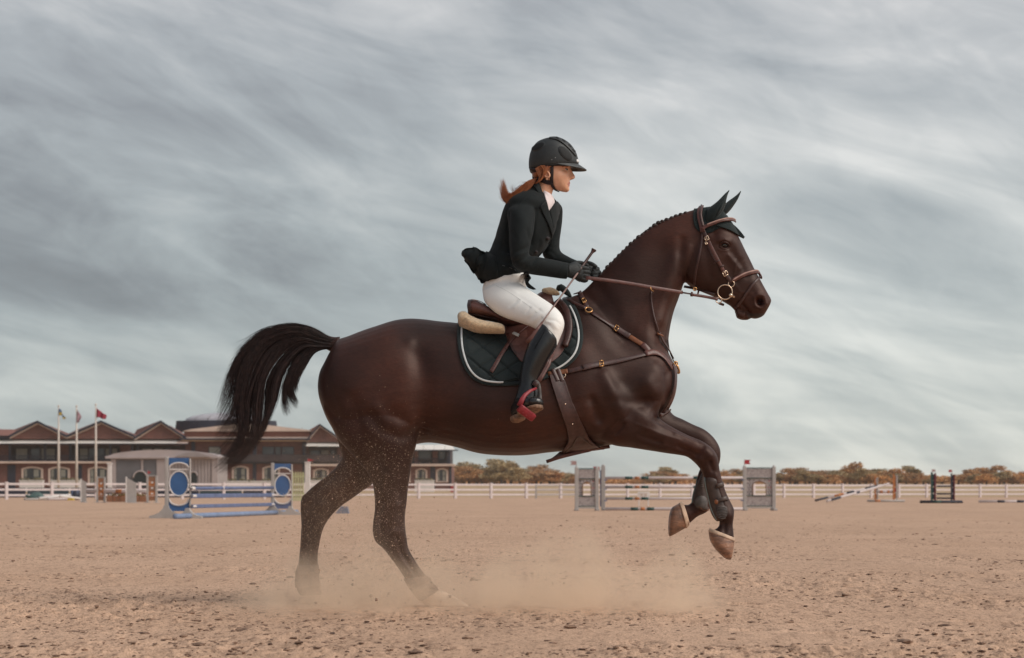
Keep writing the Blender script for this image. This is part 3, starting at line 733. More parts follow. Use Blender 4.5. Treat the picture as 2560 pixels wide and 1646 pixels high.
# --- flag poles --------------------------------------------------------
POLE = mat('flagpole_paint', (.66, .58, .52), .5, .05, 3)
def pole(px_, yt, lb, flag):
    Yp = 200.0; t = thing('flagpole', (at_px(px_, Yp), Yp, 0), lb, 'flagpole', 'flagpoles in front of the clubhouse'); x0 = at_px(px_, Yp); zt = CAM_H+(HY-yt)/FPX*Yp
    obj('pole', tube([(x0, Yp, 0), (x0, Yp, zt*.5), (x0, Yp, zt)], [.135, .11, .055], 14), POLE, t)
    obj('finial', ball((x0, Yp, zt+.08), .10, 12, 8), POLE, t)
    for (pt_, pb__, m) in flag:
        # cloth between a top edge and a bottom edge, rippled
        tp = sample_cr(np.array(pt_, float), 5); bt = sample_cr(np.array(pb__, float), 5); V = []; F = []; nn = 7
        for i in range(len(tp)):
            for j in range(nn):
                q = tp[i]+(bt[i]-tp[i])*j/(nn-1); yy = Yp+.14*math.sin(i*.9+j*.35); V.append((at_px(q[0], Yp), yy, CAM_H+(HY-q[1])/FPX*Yp))
        for i in range(len(tp)-1):
            for j in range(nn-1): a = i*nn+j; F.append((a, a+nn, a+nn+1, a+1))
        o = obj('flag', (V, F), m, t); o.modifiers.new('s', 'SOLIDIFY').thickness = .02
FB1 = mat('flag_blue', (.10, .16, .28), .8, .1, 3); FY = mat('flag_yellow', (.62, .42, .05), .8, .1, 3); FW = mat('flag_pale', (.42, .30, .33), .8, .2, 3, col2=(.25, .12, .16)); FR = mat('flag_crimson', (.34, .028, .06), .8, .15, 3)
pole(146.5, 1018, 'leftmost of three flagpoles, flying a blue and yellow flag', [([(146, 1020), (150, 1022), (154, 1028)], [(146, 1031), (150, 1032), (155, 1032)], FB1), ([(146, 1031), (150, 1031.5), (155, 1031)], [(147, 1036), (151, 1039), (156, 1038)], FY), ([(155, 1035), (160, 1040), (164, 1045)], [(155, 1040), (159, 1045), (163, 1048)], FB1), ([(155, 1041), (159, 1044), (165, 1044)], [(157, 1046), (160, 1048), (165, 1048)], FY)])
pole(191.5, 1018, 'middle flagpole with a pale drooping flag', [([(191, 1022), (196, 1028), (204, 1044)], [(191, 1050), (195, 1057), (201, 1050)], FW)])
pole(239.5, 1014, 'right flagpole flying a crimson flag', [([(240, 1020), (247, 1025), (256, 1032), (266, 1038)], [(240, 1045), (248, 1044), (257, 1048), (265, 1047)], FR)])
# --- grey pavilion -------------------------------------------------------
PAVW = mat('pavilion_panel', (.33, .285, .28), .7, .06, 1.2); PAVG = mat('pavilion_window', (.15, .145, .155), .4, .1, 1.0); PAVR = mat('pavilion_roof', (.45, .38, .37), .6, .05, .8)
pv = thing('pavilion', (at_px(400, 180), 180, 0), 'grey panelled pavilion with curved roof and arched openings', 'pavilion')
YP = 180.0; X_ = lambda px_, dy=0: (px_-CX)/FPX*(YP+dy); Z_ = lambda py, dy=0: CAM_H+(HY-py)/FPX*(YP+dy)
pb_ = lambda nm, x0, x1, y0, y1, m, f=0, bk=6, par=None: obj(nm, bevbox(X_(x0), X_(x1), YP+f, YP+bk, max(-.1, Z_(y0)), Z_(y1), .02), m, par or pv, smooth=False)
pb_('wall', 278, 545, 1250, 1146, PAVW)
for a, b in ((278, 290), (353, 358), (392, 428), (530, 545)): pb_('pilaster', a, b, 1250, 1148, PAVR, -.12, .05)
pb_('window', 291, 352, 1214, 1150, PAVG, -.05, .05); pb_('window', 359, 391, 1214, 1150, PAVG, -.05, .05)
for k in range(12): pb_('corrugation', 430+k*8.3, 433+k*8.3, 1215, 1150, PAVR, -.04, .02)
pb_('eave', 265, 548, 1147, 1141, PAVR, -.4, 6.2)
n = 16; poly = []
for i in range(n+1): t = i/n; poly.append((X_(270+275*t), Z_(1141-(math.sin(math.pi*min(1, max(0, t*1.0)))**.55)*16)))
obj('roof', prism(poly, YP-.3, YP+6), PAVR, pv, smooth=False)
obj('roof_gable', prism([(X_(440+90*i/12), Z_(1143-12*math.sin(math.pi*i/12))) for i in range(13)], YP-.8, YP+.0), PAVW, pv, smooth=False)
for cx_, hw_, yt in ((351, 16, 1179), (484, 9, 1181)):
    poly = [(X_(cx_-hw_), 0), (X_(cx_+hw_), 0)]+[(X_(cx_+hw_*math.cos(a)), Z_(yt+hw_*1.0)+(Z_(yt)-Z_(yt+hw_*1.0))*math.sin(a)) for a in np.linspace(0, math.pi, 14)]
    obj('opening', prism(poly, YP-.16, YP+.02), mat('opening_dark', (.02, .028, .03), .6), pv, smooth=False)
    obj('arch_trim', tube([(X_(cx_+hw_*1.07*math.cos(a)), YP-.16, Z_(yt+hw_)+(Z_(yt-1)-Z_(yt+hw_))*math.sin(a)) for a in np.linspace(0, math.pi, 14)], .07, 6), PAVR, pv)
cw = thing('column', (at_px(273, 190), 176, 0), 'white square column beside the grey pavilion', 'column')
obj('shaft', bevbox((268.5-CX)/FPX*176, (278-CX)/FPX*176, 176, 176.3, 0, CAM_H+(HY-1161)/FPX*176, .03), WHT2, cw, smooth=False); obj('cap', bevbox((266.5-CX)/FPX*176, (280-CX)/FPX*176, 175.95, 176.35, CAM_H+(HY-1161)/FPX*176+.003, CAM_H+(HY-1158)/FPX*176, .02), WHT2, cw, smooth=False)

# ================================================================== JUMPS
def pole3(nm, a, b, r_, m, par, bands=None, n=14):
    """a jump pole; bands = [(t0, t1, material)] are painted sleeves"""
    a, b = Vector(a), Vector(b); o = obj(nm, tube([a, b], r_, n), m, par)
    for t0, t1, mm in (bands or []): obj('band', tube([a.lerp(b, t0), a.lerp(b, t1)], r_*1.06, n), mm, o)
    return o
def foot(nm, cx, y0, y1, z0, w, m, par, h_=.16, th=.09):
    """curved anchor foot lying across the wing: thick middle, thin ends"""
    pts = [(-1, 0), (-1, .18), (-.72, .26), (-.42, .42), (-.18, .75), (-.12, 1), (.12, 1), (.18, .75), (.42, .42), (.72, .26), (1, .18), (1, 0)]
    return obj(nm, prism([(cx+p[0]*w, z0+p[1]*h_) for p in pts], y0, y1), m, par, smooth=False)
def blue_wing(px_l, px_r, Yw, hgt, lb, flip=False):
    s = hgt/1.16; x0, x1 = at_px(px_l, Yw), at_px(px_r, Yw); W_ = x1-x0
    t = thing('jump_wing', ((x0+x1)/2, Yw, 0), lb, 'jump wing', 'wings of the blue jump')
    pw = W_*.135
    obj('post', bevbox(x0, x0+pw, Yw-.07, Yw+.07, .10, hgt, .012), GREYP, t, smooth=False)
    obj('post', bevbox(x1-pw*.35, x1, Yw-.05, Yw+.05, .10, hgt*.97, .012), GREYP, t, smooth=False)
    a, b = x0+pw+.01, x1-pw*.35-.01; m_ = (a+b)/2; hw_ = (b-a)/2
    zt, zb = hgt*.985, hgt*.115
    def arcpoly(zc, r_, zedge, up):
        # panel with a round bite
        pts = [(a, zedge), (b, zedge)]; arc_ = []
        for i in range(17):
            an = math.pi*i/16; arc_.append((m_+hw_*.96*math.cos(an), zc+(r_*math.sin(an) if up else -r_*math.sin(an))))
        return pts+[(b, zc)]+arc_+[(a, zc)]
    obj('top_panel', prism(arcpoly(hgt*.82, hgt*.085, zt, True), Yw-.02, Yw+.02), BLUE, t, smooth=False)
    obj('bottom_panel', prism(arcpoly(hgt*.31, hgt*.10, zb, False), Yw-.02, Yw+.02), BLUE2 if flip else BLUE, t, smooth=False)
    obj('arch_moulding', tube([(m_+hw_*.96*math.cos(an), Yw-.03, hgt*.82+hgt*.085*math.sin(an)) for an in np.linspace(0, math.pi, 17)], .014, 8), WHT2, t)
    obj('arch_moulding', tube([(m_+hw_*.96*math.cos(an), Yw-.03, hgt*.31-hgt*.10*math.sin(an)) for an in np.linspace(0, math.pi, 17)], .014, 8), WHT2, t)
    zc = hgt*.565; rz_ = hgt*.195; nn = 36
    obj('disc', prism([(m_+hw_*.93*math.cos(2*math.pi*i/nn), zc+rz_*math.sin(2*math.pi*i/nn)) for i in range(nn)], Yw-.03, Yw+.03), BLUE, t, smooth=False)
    obj('disc_rim', tube([(m_+hw_*.96*math.cos(2*math.pi*i/nn), Yw-.032, zc+rz_*1.03*math.sin(2*math.pi*i/nn)) for i in range(nn+1)], .013, 8), WHT2, t)
    obj('crossbar', bevbox(a, b, Yw-.025, Yw+.025, hgt*.785, hgt*.805, .005), WHT2, t, smooth=False)
    # curved inner shells joining the panels to the disc
    for zc2, sg in ((hgt*.82, 1), (hgt*.31, -1)):
        V = []; F = []
        for i in range(13):
            an = math.pi*i/12*.5
            for dy in (.03, .28): V.append((m_+hw_*.9*math.cos(an), Yw+dy, zc2+sg*hgt*.10*math.sin(an)))
        for i in range(12): F.append((i*2, i*2+2, i*2+3, i*2+1))
        o = obj('inner_shell', (V, F), STONE, t); o.modifiers.new('s', 'SOLIDIFY').thickness = .015
    foot('foot', x0+pw*.5, Yw-.12, Yw+.12, 0, W_*.66, GREYP, t, .26); foot('foot', x1-W_*.02, Yw-.40, Yw-.20, 0, W_*.56, GREYP, t, .20)
    return x0, x1
la = blue_wing(413, 477, 41.5, 1.20, 'nearer and larger blue and white wing with round disc, left of the rails')
ra = blue_wing(678, 731, 47.5, 1.16, 'smaller blue and white wing with round disc, beside the far hind leg', True)
def dpole(nm, lb, ya, yb, r_, m, flat=None, x0=478, x1=682):
    pa, pb2 = P(x0, ya, 41.4), P(x1, yb, 47.4); t = thing(nm, ((pa+pb2)/2)*1.0, lb, 'jump plank' if flat else 'jump pole', 'rails of the blue jump')
    if flat:
        dd = (pb2-pa).normalized(); V = []; F = []
        s_ = obj('plank_board', strip([pa, pa.lerp(pb2, .3), pa.lerp(pb2, .7), pb2], [Vector((dd.y, -dd.x, 0))]*4, flat, .035), m, t, smooth=False)
        for e0, e1 in ((0, .035), (.965, 1)): obj('end_cap', strip([pa.lerp(pb2, e0), pa.lerp(pb2, e1)], [Vector((dd.y, -dd.x, 0))]*2, flat*.6, .05), WHT2, t, smooth=False)
    else:
        o = pole3('rail', pa, pb2, r_, m, t, [(0.0, .03, WHT2), (.35, .36, WHT2)])
dpole('jump_pole', 'top blue pole of the blue jump', 1221.5, 1220, .034, BLUE2)
dpole('jump_plank', 'wide blue plank second from the top of the blue jump', 1240.5, 1238, .034, BLUE2, .085)
dpole('jump_plank', 'blue plank hanging lowest above the sand in the blue jump', 1266.5, 1261.5, .03, BLUE2, .075)
pa, pb2 = P(438, 1296, 40.2), P(742, 1285.5, 49.2); pa.z = .05; pb2.z = .05
t = thing('jump_pole', (pa+pb2)/2, 'pale blue ground pole lying under the blue jump', 'jump pole', 'rails of the blue jump'); pole3('rail', pa, pb2, .05, mat('chalky_blue', (.20, .27, .42), .7, .1, 4), t)
# blue filler block behind the hind leg
fbk = thing('filler_block', P(855, 1285, 52), 'small blue wedge block behind the far hind leg', 'block'); fbk.location.z = 0
obj('block', prism([(at_px(838, 50), 0), (at_px(872, 50), 0), (at_px(868, 50), .16), (at_px(852, 50), .17)], 50, 50.3), mat('greyed_blue', (.17, .20, .27), .7), fbk, smooth=False)

# white lattice wings of the right jump
LATT = mat('lattice_panel', (.48, .42, .40), .6, .12, 26, col2=(.25, .21, .21), bump=.5, bscale=16)
def lattice_wing(x0p, x1p, Yw, yt, lb, second=None):
    x0, x1 = at_px(x0p, Yw), at_px(x1p, Yw); H_ = CAM_H+(HY-yt)/FPX*Yw; t = thing('jump_wing', ((x0+x1)/2, Yw, 0), lb, 'jump wing', 'white lattice wings'); pw = .095
    for xx in (x0, x1-pw):
        obj('post', join([bevbox(xx, xx+pw, Yw-.05, Yw+.05, .03, H_-.02, .01), tube([(xx+pw/2, Yw, H_-.02), (xx+pw/2, Yw, H_+.025)], [.05, .02], 10)]), GREYP, t, smooth=False)
    a, b = x0+pw+.004, x1-pw-.004; m_ = (a+b)/2; zz = lambda f_: H_*f_; ow = (b-a)*.26
    obj('panel', bevbox(a, b, Yw-.015, Yw+.015, zz(.10), zz(.32), .004), LATT, t, smooth=False)
    obj('panel', bevbox(a, b, Yw-.015, Yw+.015, zz(.72), zz(.95), .004), LATT, t, smooth=False)
    obj('panel', bevbox(a, m_-ow, Yw-.015, Yw+.015, zz(.325), zz(.715), .004), LATT, t, smooth=False); obj('panel', bevbox(m_+ow, b, Yw-.015, Yw+.015, zz(.325), zz(.715), .004), LATT, t, smooth=False)
    arch = [(m_+ow*math.cos(an), zz(.56)+zz(.10)*math.sin(an)) for an in np.linspace(0, math.pi, 15)]
    obj('panel', prism([(m_+ow, zz(.715)), (m_-ow, zz(.715))]+arch[::-1], Yw-.015, Yw+.015), LATT, t, smooth=False)
    rimp = [(m_-ow, zz(.33))]+arch[::-1]+[(m_+ow, zz(.33)), (m_-ow, zz(.33))]
    obj('window_rim', tube([(p[0], Yw-.02, p[1]) for p in rimp], .014, 6), mat('brown_rim', (.22, .13, .09), .7) if 'brown_rim' not in MATS else MATS['brown_rim'], t)
    for f_ in (.09, .325, .72, .955): obj('trim_bar', bevbox(a, b, Yw-.035, Yw+.02, zz(f_), zz(f_)+.022, .004), DGRN, t, smooth=False)
    for k, fz in enumerate((.37, .42, .47, .52, .57, .62, .67, .69)):
        for sx_ in (-1, 1):
            for dx in ((ow*1.35, ow*1.7) if k % 2 else (ow*1.5,)):
                if abs(dx) < (b-a)/2-.02: obj('lattice_hole', prism([(m_+sx_*dx+.018*math.cos(q_), zz(fz)+.018*math.sin(q_)) for q_ in (0, math.pi/2, math.pi, 4.712)], Yw-.019, Yw-.0145), REDM if (sx_ == 1 and k in (3, 6)) else NAVY, t, smooth=False)
    for dx in (-.5, 0, .5): obj('lattice_hole', prism([(m_+dx*ow*1.6+.018*math.cos(q_), zz(.685)+.018*math.sin(q_)) for q_ in (0, math.pi/2, math.pi, 4.712)], Yw-.019, Yw-.0145), NAVY, t, smooth=False)
    for xx in (x0+pw/2, x1-pw/2):
        obj('foot', join([bevbox(xx-.05, xx+.05, Yw-.40, Yw+.40, .0, .055, .01)]), GREYP, t, smooth=False)
    obj('base_board', bevbox(x0, x1, Yw-.04, Yw+.04, .06, .10, .006), GREYP, t, smooth=False)
    return x0, x1, H_
LA = lattice_wing(1437, 1497, 57, 1168, 'left white lattice wing with small arched window and a pale flag')
LB = lattice_wing(1857, 1939, 57.5, 1166, 'right white lattice wing with small arched window and red flag')
sp = thing('jump_upright', (at_px(1508, 58), 58, 0), 'slim white upright behind the left lattice wing', 'jump upright')
obj('post', bevbox(at_px(1503, 58), at_px(1513, 58), 57.95, 58.05, .03, 1.2, .01), GREYP, sp, smooth=False); obj('cap', tube([(at_px(1508, 58), 58, 1.203), (at_px(1508, 58), 58, 1.25)], [.055, .03], 10), GREYP, sp)
obj('hole_strip', bevbox(at_px(1500, 58), at_px(1502.6, 58), 57.97, 58.03, .1, 1.1, .004), BLUE2, sp, smooth=False); obj('foot', bevbox(at_px(1505, 58), at_px(1511, 58), 57.5, 58.5, 0, .05, .01), GREYP, sp, smooth=False)
def pennant(px_, yt, yb, w, m, Yf, lb, notch=True, up=.0, dir_=-1):
    x0 = at_px(px_, Yf); zt, zb = CAM_H+(HY-yt)/FPX*Yf, CAM_H+(HY-yb)/FPX*Yf; t = thing('pennant', (x0, Yf, zb-up), lb, 'flag', 'small flags on the jump wings'); ww = w/FPX*Yf*dir_
    obj('stick', tube([(x0, Yf, zb-up), (x0, Yf, zt+.01)], .008, 6), GREYP, t)
    poly = [(x0, zb), (x0, zt), (x0+ww, zt), (x0+ww*.72, (zt+zb)/2), (x0+ww, zb)] if notch else [(x0, zb), (x0, zt), (x0+ww, (zt+zb)/2)]
    obj('cloth', prism(poly, Yf-.004, Yf+.004), m, t, smooth=False)
PALE = mat('pale_flag', (.40, .26, .25), .7, .05, 9)
pennant(1441, 1153, 1163, 16, PALE, 57, 'pale notched flag above the left lattice wing', up=.07)
pennant(1499, 1167, 1176, 17, REDM, 57.6, 'red notched flag beside the left lattice wing', up=.05)
pennant(1861, 1150, 1161, 16, REDM, 57.5, 'red square flag on the right lattice wing', False if False else True, up=.07, dir_=1)
WHP = mat('white_pole_paint', (.62, .54, .53), .5, .05, 5)
for yy, lb, Yp, fo in ((1195.3, 'top white pole with green and orange bands between lattice wings', 57.2, 0), (1218, 'second white banded pole between the lattice wings', 57.2, 0), (1247, 'third white banded pole between the lattice wings', 57.2, 0), (1273.5, 'white banded pole lying on the sand between the lattice wings', 56.9, 1)):
    pa, pb2 = P(1513, yy, Yp), P(1857, yy-.5, Yp)
    if fo: pa.z = pb2.z = .05
    t = thing('jump_pole', (pa+pb2)/2, lb, 'jump pole', 'poles of the white jump'); f_ = lambda x_: (x_-1513)/344
    pole3('rail', pa, pb2, .036 if not fo else .04, WHP, t, [(f_(1562.5+fo*14), f_(1581+fo*14), DGRN), (f_(1587+fo*14), f_(1598+fo*14), ORNG), (f_(1603+fo*14), f_(1621+fo*14), DGRN), (f_(1733), f_(1752), DGRN), (f_(1756), f_(1766), ORNG)])
    if not fo:
        obj('pole_cup', bevbox(pa.x-.03, pa.x+.05, Yp-.07, Yp+.07, pa.z-.07, pa.z-.046, .005), BLUE2, t, smooth=False); obj('pole_cup', bevbox(pb2.x-.05, pb2.x+.03, Yp-.07, Yp+.07, pb2.z-.07, pb2.z-.046, .005), BLUE2, t, smooth=False)
bd_ = thing('sign_panel', P(1608, 1240, 75), 'small white panel with faint crossed marks beyond the poles', 'panel'); bd_.location.z = 0
obj('board', bevbox(at_px(1594, 75), at_px(1624, 75), 75, 75.04, .28, .50, .006), WHT2, bd_, smooth=False); obj('leg', bevbox(at_px(1596, 75), at_px(1599, 75), 75, 75.04, 0, .277, .004), WHT2, bd_, smooth=False); obj('leg', bevbox(at_px(1619, 75), at_px(1622, 75), 75, 75.04, 0, .277, .004), WHT2, bd_, smooth=False)
for k in range(2):
    cx_ = at_px(1604+k*10, 75)
    for sg in (-1, 1): obj('cross_stroke', prism([(cx_-.055, .39-sg*.06), (cx_-.045, .39-sg*.07), (cx_+.055, .39+sg*.06), (cx_+.045, .39+sg*.07)], 74.985+.005*sg, 74.988+.005*sg), TAN, bd_, smooth=False)
# orange wings and fallen poles at the right
def plain_wing(px0, px1, yt, Yw, lb, mats, grp, foot_w=.5, slim=.35):
    x0, x1 = at_px(px0, Yw), at_px(px1, Yw); H_ = CAM_H+(HY-yt)/FPX*Yw; t = thing('jump_wing', ((x0+x1)/2, Yw, 0), lb, 'jump wing', grp)
    w = (x1-x0)
    obj('post', bevbox(x0, x0+w*slim, Yw-.05, Yw+.05, .04, H_, .01), mats[0], t, smooth=False)
    obj('post', bevbox(x1-w*slim, x1, Yw-.05, Yw+.05, .04, H_*.97, .01), mats[1], t, smooth=False)
    for k in range(4): obj('slat', bevbox(x0+w*slim+.004, x1-w*slim-.004, Yw-.02, Yw+.02, H_*(.12+.21*k), H_*(.30+.21*k), .005), mats[2+k % (len(mats)-2)], t, smooth=False)
    obj('foot', bevbox(x0-foot_w*.5, x1+foot_w*.5, Yw-.06, Yw+.06, 0, .05, .01), mats[0], t, smooth=False)
    obj('foot', bevbox(x0-.03, x0+.06, Yw-.4, Yw-.065, 0, .05, .01), mats[1], t, smooth=False)
plain_wing(2186, 2195, 1192, 105, 'orange and white narrow wing left of its fallen poles', [ORNG, GREYP, ORNG, WHP], 'orange wings')
plain_wing(2232, 2244, 1186, 105, 'orange and white narrow wing with a dark red band', [ORNG, GREYP, ORNG, REDM, ORNG], 'orange wings')
def loose(nm, lb, a, b, r_, m, bands, grp='fallen poles'):
    t = thing(nm, (Vector(a)+Vector(b))/2, lb, 'jump pole', grp); pole3('rail', a, b, r_, m, t, bands)
a_ = P(2038, 1254, 103); a_.z = .06; loose('jump_pole', 'dark banded pole propped at a slant against the orange wing', a_, P(2192, 1215, 104.7), .05, WHP, [(0, .2, NAVY), (.3, .45, ORNG), (.5, .62, NAVY), (.8, 1, NAVY)])
a_ = P(2068, 1258, 98); a_.z = .06; loose('jump_pole', 'white pole with dark bands slanting up beside the first fallen pole', a_, P(2222, 1210, 104.8), .055, WHP, [(.05, .2, NAVY), (.45, .5, NAVY)])
loose('jump_pole', 'white pole with red bands level between the orange wings', P(2196, 1230, 105.1), P(2231, 1230, 105.1), .07, WHP, [(.1, .3, ORNG), (.6, .8, ORNG)])
a_, b_ = P(2168, 1256, 101), P(2262, 1256.5, 101); a_.z = b_.z = .05; loose('jump_pole', 'grey pole on the sand under the orange wings', a_, b_, .05, GREYP, [(.2, .35, ORNG)])
# dark wings
MARO = mat('maroon_paint', (.13, .018, .028), .6, .1, 8)
plain_wing(2327, 2340, 1181, 92, 'dark green and red wing with a pale flag on top', [DGRN, MARO, NAVY, NAVY], 'dark wings', .7); plain_wing(2377, 2387, 1184, 92, 'dark grey and red wing with a red flag on top', [NAVY, MARO, NAVY, NAVY], 'dark wings', .7)
for k, yy in enumerate((1216, 1235, 1246)): loose('jump_pole', ['uppermost', 'middle', 'lowest'][k]+' dark rail between the dark red wings', P(2342, yy, 92.1), P(2376, yy, 92.1), .035, NAVY, [], 'rails of the dark jump')
a_, b_ = P(2300, 1259, 91), P(2406, 1258, 91); a_.z = b_.z = .06; loose('jump_pole', 'black bar on the sand under the dark jump', a_, b_, .06, NAVY, [(.3, .5, DGRN)], 'rails of the dark jump')
pennant(2338, 1174, 1180, 10, PALE, 92, 'tiny pale flag on the dark green wing', up=.05); pennant(2380, 1175, 1181, 10, REDM, 92, 'tiny red flag on the dark grey wing', up=.05)
a_, b_ = P(2447, 1257, 95), P(2600, 1257, 95); a_.z = b_.z = .05; loose('jump_pole', 'long white pole with dark underside lying at the far right', a_, b_, .06, WHP, [(.3, .42, NAVY), (.62, .74, NAVY)])
# picket wing and pennant near the clubhouse
PICK = mat('pale_yellow_paint', (.50, .50, .27), .7, .1, 4)
pk_ = thing('picket_panel', (at_px(745, 112), 112, 0), 'pale yellow picket panel with pointed slats', 'picket panel')
for k in range(5):
    x_ = at_px(731+k*6.2, 112); obj('picket', prism([(x_, .05), (x_+.085, .05), (x_+.085, 1.45), (x_+.0425, 1.56), (x_, 1.45)], 111.98, 112.0), PICK, pk_, smooth=False)
for zz in (.35, 1.25): obj('crossbar', bevbox(at_px(729, 112), at_px(761, 112), 112.004, 112.04, zz, zz+.08, .004), PICK, pk_, smooth=False)
obj('foot', bevbox(at_px(729, 112), at_px(761, 112), 111.8, 112.2, 0, .045, .004), PICK, pk_, smooth=False)
pp = thing('jump_upright', (at_px(768, 113), 113, 0), 'thick white upright right of the pale yellow picket panel', 'jump upright'); obj('post', bevbox(at_px(762, 113), at_px(775, 113), 113, 113.25, .0, CAM_H+(HY-1158)/FPX*113, .02), WHT2, pp, smooth=False); obj('cap', bevbox(at_px(761, 113), at_px(776, 113), 112.97, 113.28, CAM_H+(HY-1158)/FPX*113+.003, CAM_H+(HY-1156)/FPX*113+.02, .01), WHT2, pp, smooth=False)
pennant(769, 1147, 1155, 17, REDM, 113.1, 'red pointed flag on the thick white upright', False, up=.05, dir_=1)
# small brick patterned jump at the left
PATT = mat('brick_print', (.36, .13, .06), .7, .3, 12, col2=(.20, .13, .08))
def print_wing(x0p, x1p, yt, Yw, lb):
    x0, x1 = at_px(x0p, Yw), at_px(x1p, Yw); H_ = CAM_H+(HY-yt)/FPX*Yw; t = thing('jump_wing', ((x0+x1)/2, Yw, 0), lb, 'jump wing', 'brick printed wings'); w = (x1-x0)*.2
    obj('post', bevbox(x0, x0+w, Yw-.05, Yw+.05, .03, H_, .01), GREYP, t, smooth=False); obj('post', bevbox(x1-w, x1, Yw-.05, Yw+.05, .03, H_*.985, .01), GREYP, t, smooth=False)
    for k in range(5): obj('brick_panel', bevbox(x0+w+.004, x1-w-.004, Yw-.02, Yw+.02, H_*(.08+.175*k), H_*(.08+.175*(k+1))-.015, .004), PATT if k % 2 == 0 else ORNG, t, smooth=False)
    for k in range(3): obj('white_tile', bevbox(x0+(x1-x0)*.42, x0+(x1-x0)*.62, Yw-.03, Yw-.0205, H_*(.30+.2*k), H_*(.30+.2*k)+.07, .003), WHT2, t, smooth=False)
    obj('top_bar', bevbox(x0+w+.004, x1-w-.004, Yw-.03, Yw+.03, H_*.96, H_*.99, .004), GREYP, t, smooth=False)
    for xx in (x0, x1-w): obj('foot', bevbox(xx-.05, xx+w+.05, Yw-.35, Yw+.35, 0, .028, .004), GREYP, t, smooth=False)
print_wing(241, 264, 1192, 96, 'brick printed wing standing by the right flagpole'); print_wing(366, 394, 1188, 94, 'brick printed wing before the pavilion arch, with red flag')
pennant(369, 1177, 1186, 9, REDM, 94, 'small red flag on the brick printed wing', False, up=.04, dir_=1)
for (x0p, x1p, yt, yt2, lb, Yw) in ((204, 216, 1200, 1206, 'narrow grey wing at the left of the brick printed jump', 97), (317, 341, 1195, 1208, 'pale grey wing with sloping top', 93)):
    x0, x1 = at_px(x0p, Yw), at_px(x1p, Yw); z0_, z1_ = CAM_H+(HY-yt)/FPX*Yw, CAM_H+(HY-yt2)/FPX*Yw
    t = thing('jump_wing', ((x0+x1)/2, Yw, 0), lb, 'jump wing', 'grey wings'); obj('panel', prism([(x0, .03), (x1, .03), (x1, z1_), (x0, z0_)], Yw-.02, Yw+.02), GREYP, t, smooth=False)
    obj('post', bevbox(x0-.05, x0-.003, Yw-.04, Yw+.04, .03, z0_+.04, .006), WHT2, t, smooth=False); foot('foot', (x0+x1)/2, Yw-.3, Yw+.3, 0, (x1-x0)*.9, GREYP, t, .028)
t = thing('filler_box', (at_px(312, 95.5), 95.5, 0), 'low brown flower box filler between the brick printed wings', 'jump filler')
for k in range(6): obj('box_panel', bevbox(at_px(266+k*16.7, 95.5), at_px(266+(k+1)*16.7-1, 95.5), 95.5, 95.75, .03, .31, .008), PATT, t, smooth=False)
fl_ = [ico((at_px(random.uniform(268, 364), 95.5), 95.6+random.uniform(-.08, .08), random.uniform(.30, .38)), random.uniform(.03, .06), jit=.3) for _ in range(70)]
o = obj('flowers', join(fl_), mat('mixed_flowers', (.30, .16, .07), .9, .5, 14, col2=(.10, .11, .04)), t, smooth=False); o['kind'] = 'stuff'
for yy, lb in ((1230, 'white pole across the top of the flower box jump'), (1226.5, 'pink and white pole behind the flower box jump')): loose('jump_pole', lb, P(216, yy, 96.5), P(366, yy, 94.6), .045, WHP, [(.2, .3, ORNG), (.5, .6, ORNG)], 'poles of the brick printed jump')
# heap of jump gear on the sand at the far left
MIX = [WHP, GREYP, BLUE2, DGRN, WHT2, FY]
for k, (xa, xb, ya, yb, m, lb) in enumerate(((62, 128, 1249, 1250, GREYP, 'grey pole lying leftmost in the heap of gear'), (98, 176, 1246, 1238, WHT2, 'white pole slanting over the heap of gear'), (120, 198, 1248, 1249, WHP, 'white pole flat on the sand in the heap of gear'), (66, 110, 1240, 1249, DGRN, 'green pole leaning in the heap of gear'), (150, 204, 1241, 1247, WHT2, 'short white pole at the right of the heap of gear'))):
    a_, b_ = P(xa, ya, 118), P(xb, yb, 120); a_.z = max(.06, a_.z); b_.z = max(.06, b_.z); loose('jump_pole', lb, a_, b_, .07, m, [], 'heap of jump gear')
t = thing('barrel', (at_px(187, 121), 121, 0), 'dark blue barrel lying behind the heap of gear', 'barrel'); obj('drum', tube([(at_px(178, 121), 121, .28), (at_px(198, 121), 121.2, .28)], .27, 18), NAVY, t); 
for q_ in (.2, .8): obj('hoop', tube([(at_px(178+20*q_-1, 121), 121+.2*q_, .28), (at_px(178+20*q_+1, 121), 121+.2*q_, .28)], .285, 18), BLUE2, t)
t = thing('yellow_block', (at_px(176, 117), 117, 0), 'small yellow block in front of the heap of gear', 'block'); obj('block', prism([(at_px(168, 117), 0), (at_px(184, 117), 0), (at_px(181, 117), .13), (at_px(171, 117), .14)], 117, 117.3), FY, t, smooth=False)
t = thing('tarpaulin', (at_px(95, 119.5), 119.5, 0), 'crumpled green tarpaulin over the left of the gear heap', 'tarpaulin')
V = []; F = []
for i in range(13):
    for j in range(7):
        u, w = i/12, j/6; V.append((at_px(62+50*u, 119.5), 119.3+w*1.2, max(0.01, .42*math.sin(math.pi*u)**.7*math.sin(math.pi*(.15+.7*w))+.08*vnoise(np.array([i*.9]), np.array([j*.9]), 9)[0])))
for i in range(12):
    for j in range(6): a = i*7+j; F.append((a, a+7, a+8, a+1))
obj('sheet', (V, F), mat('green_tarp', (.07, .12, .11), .6, .2, 3), t, smooth=False)

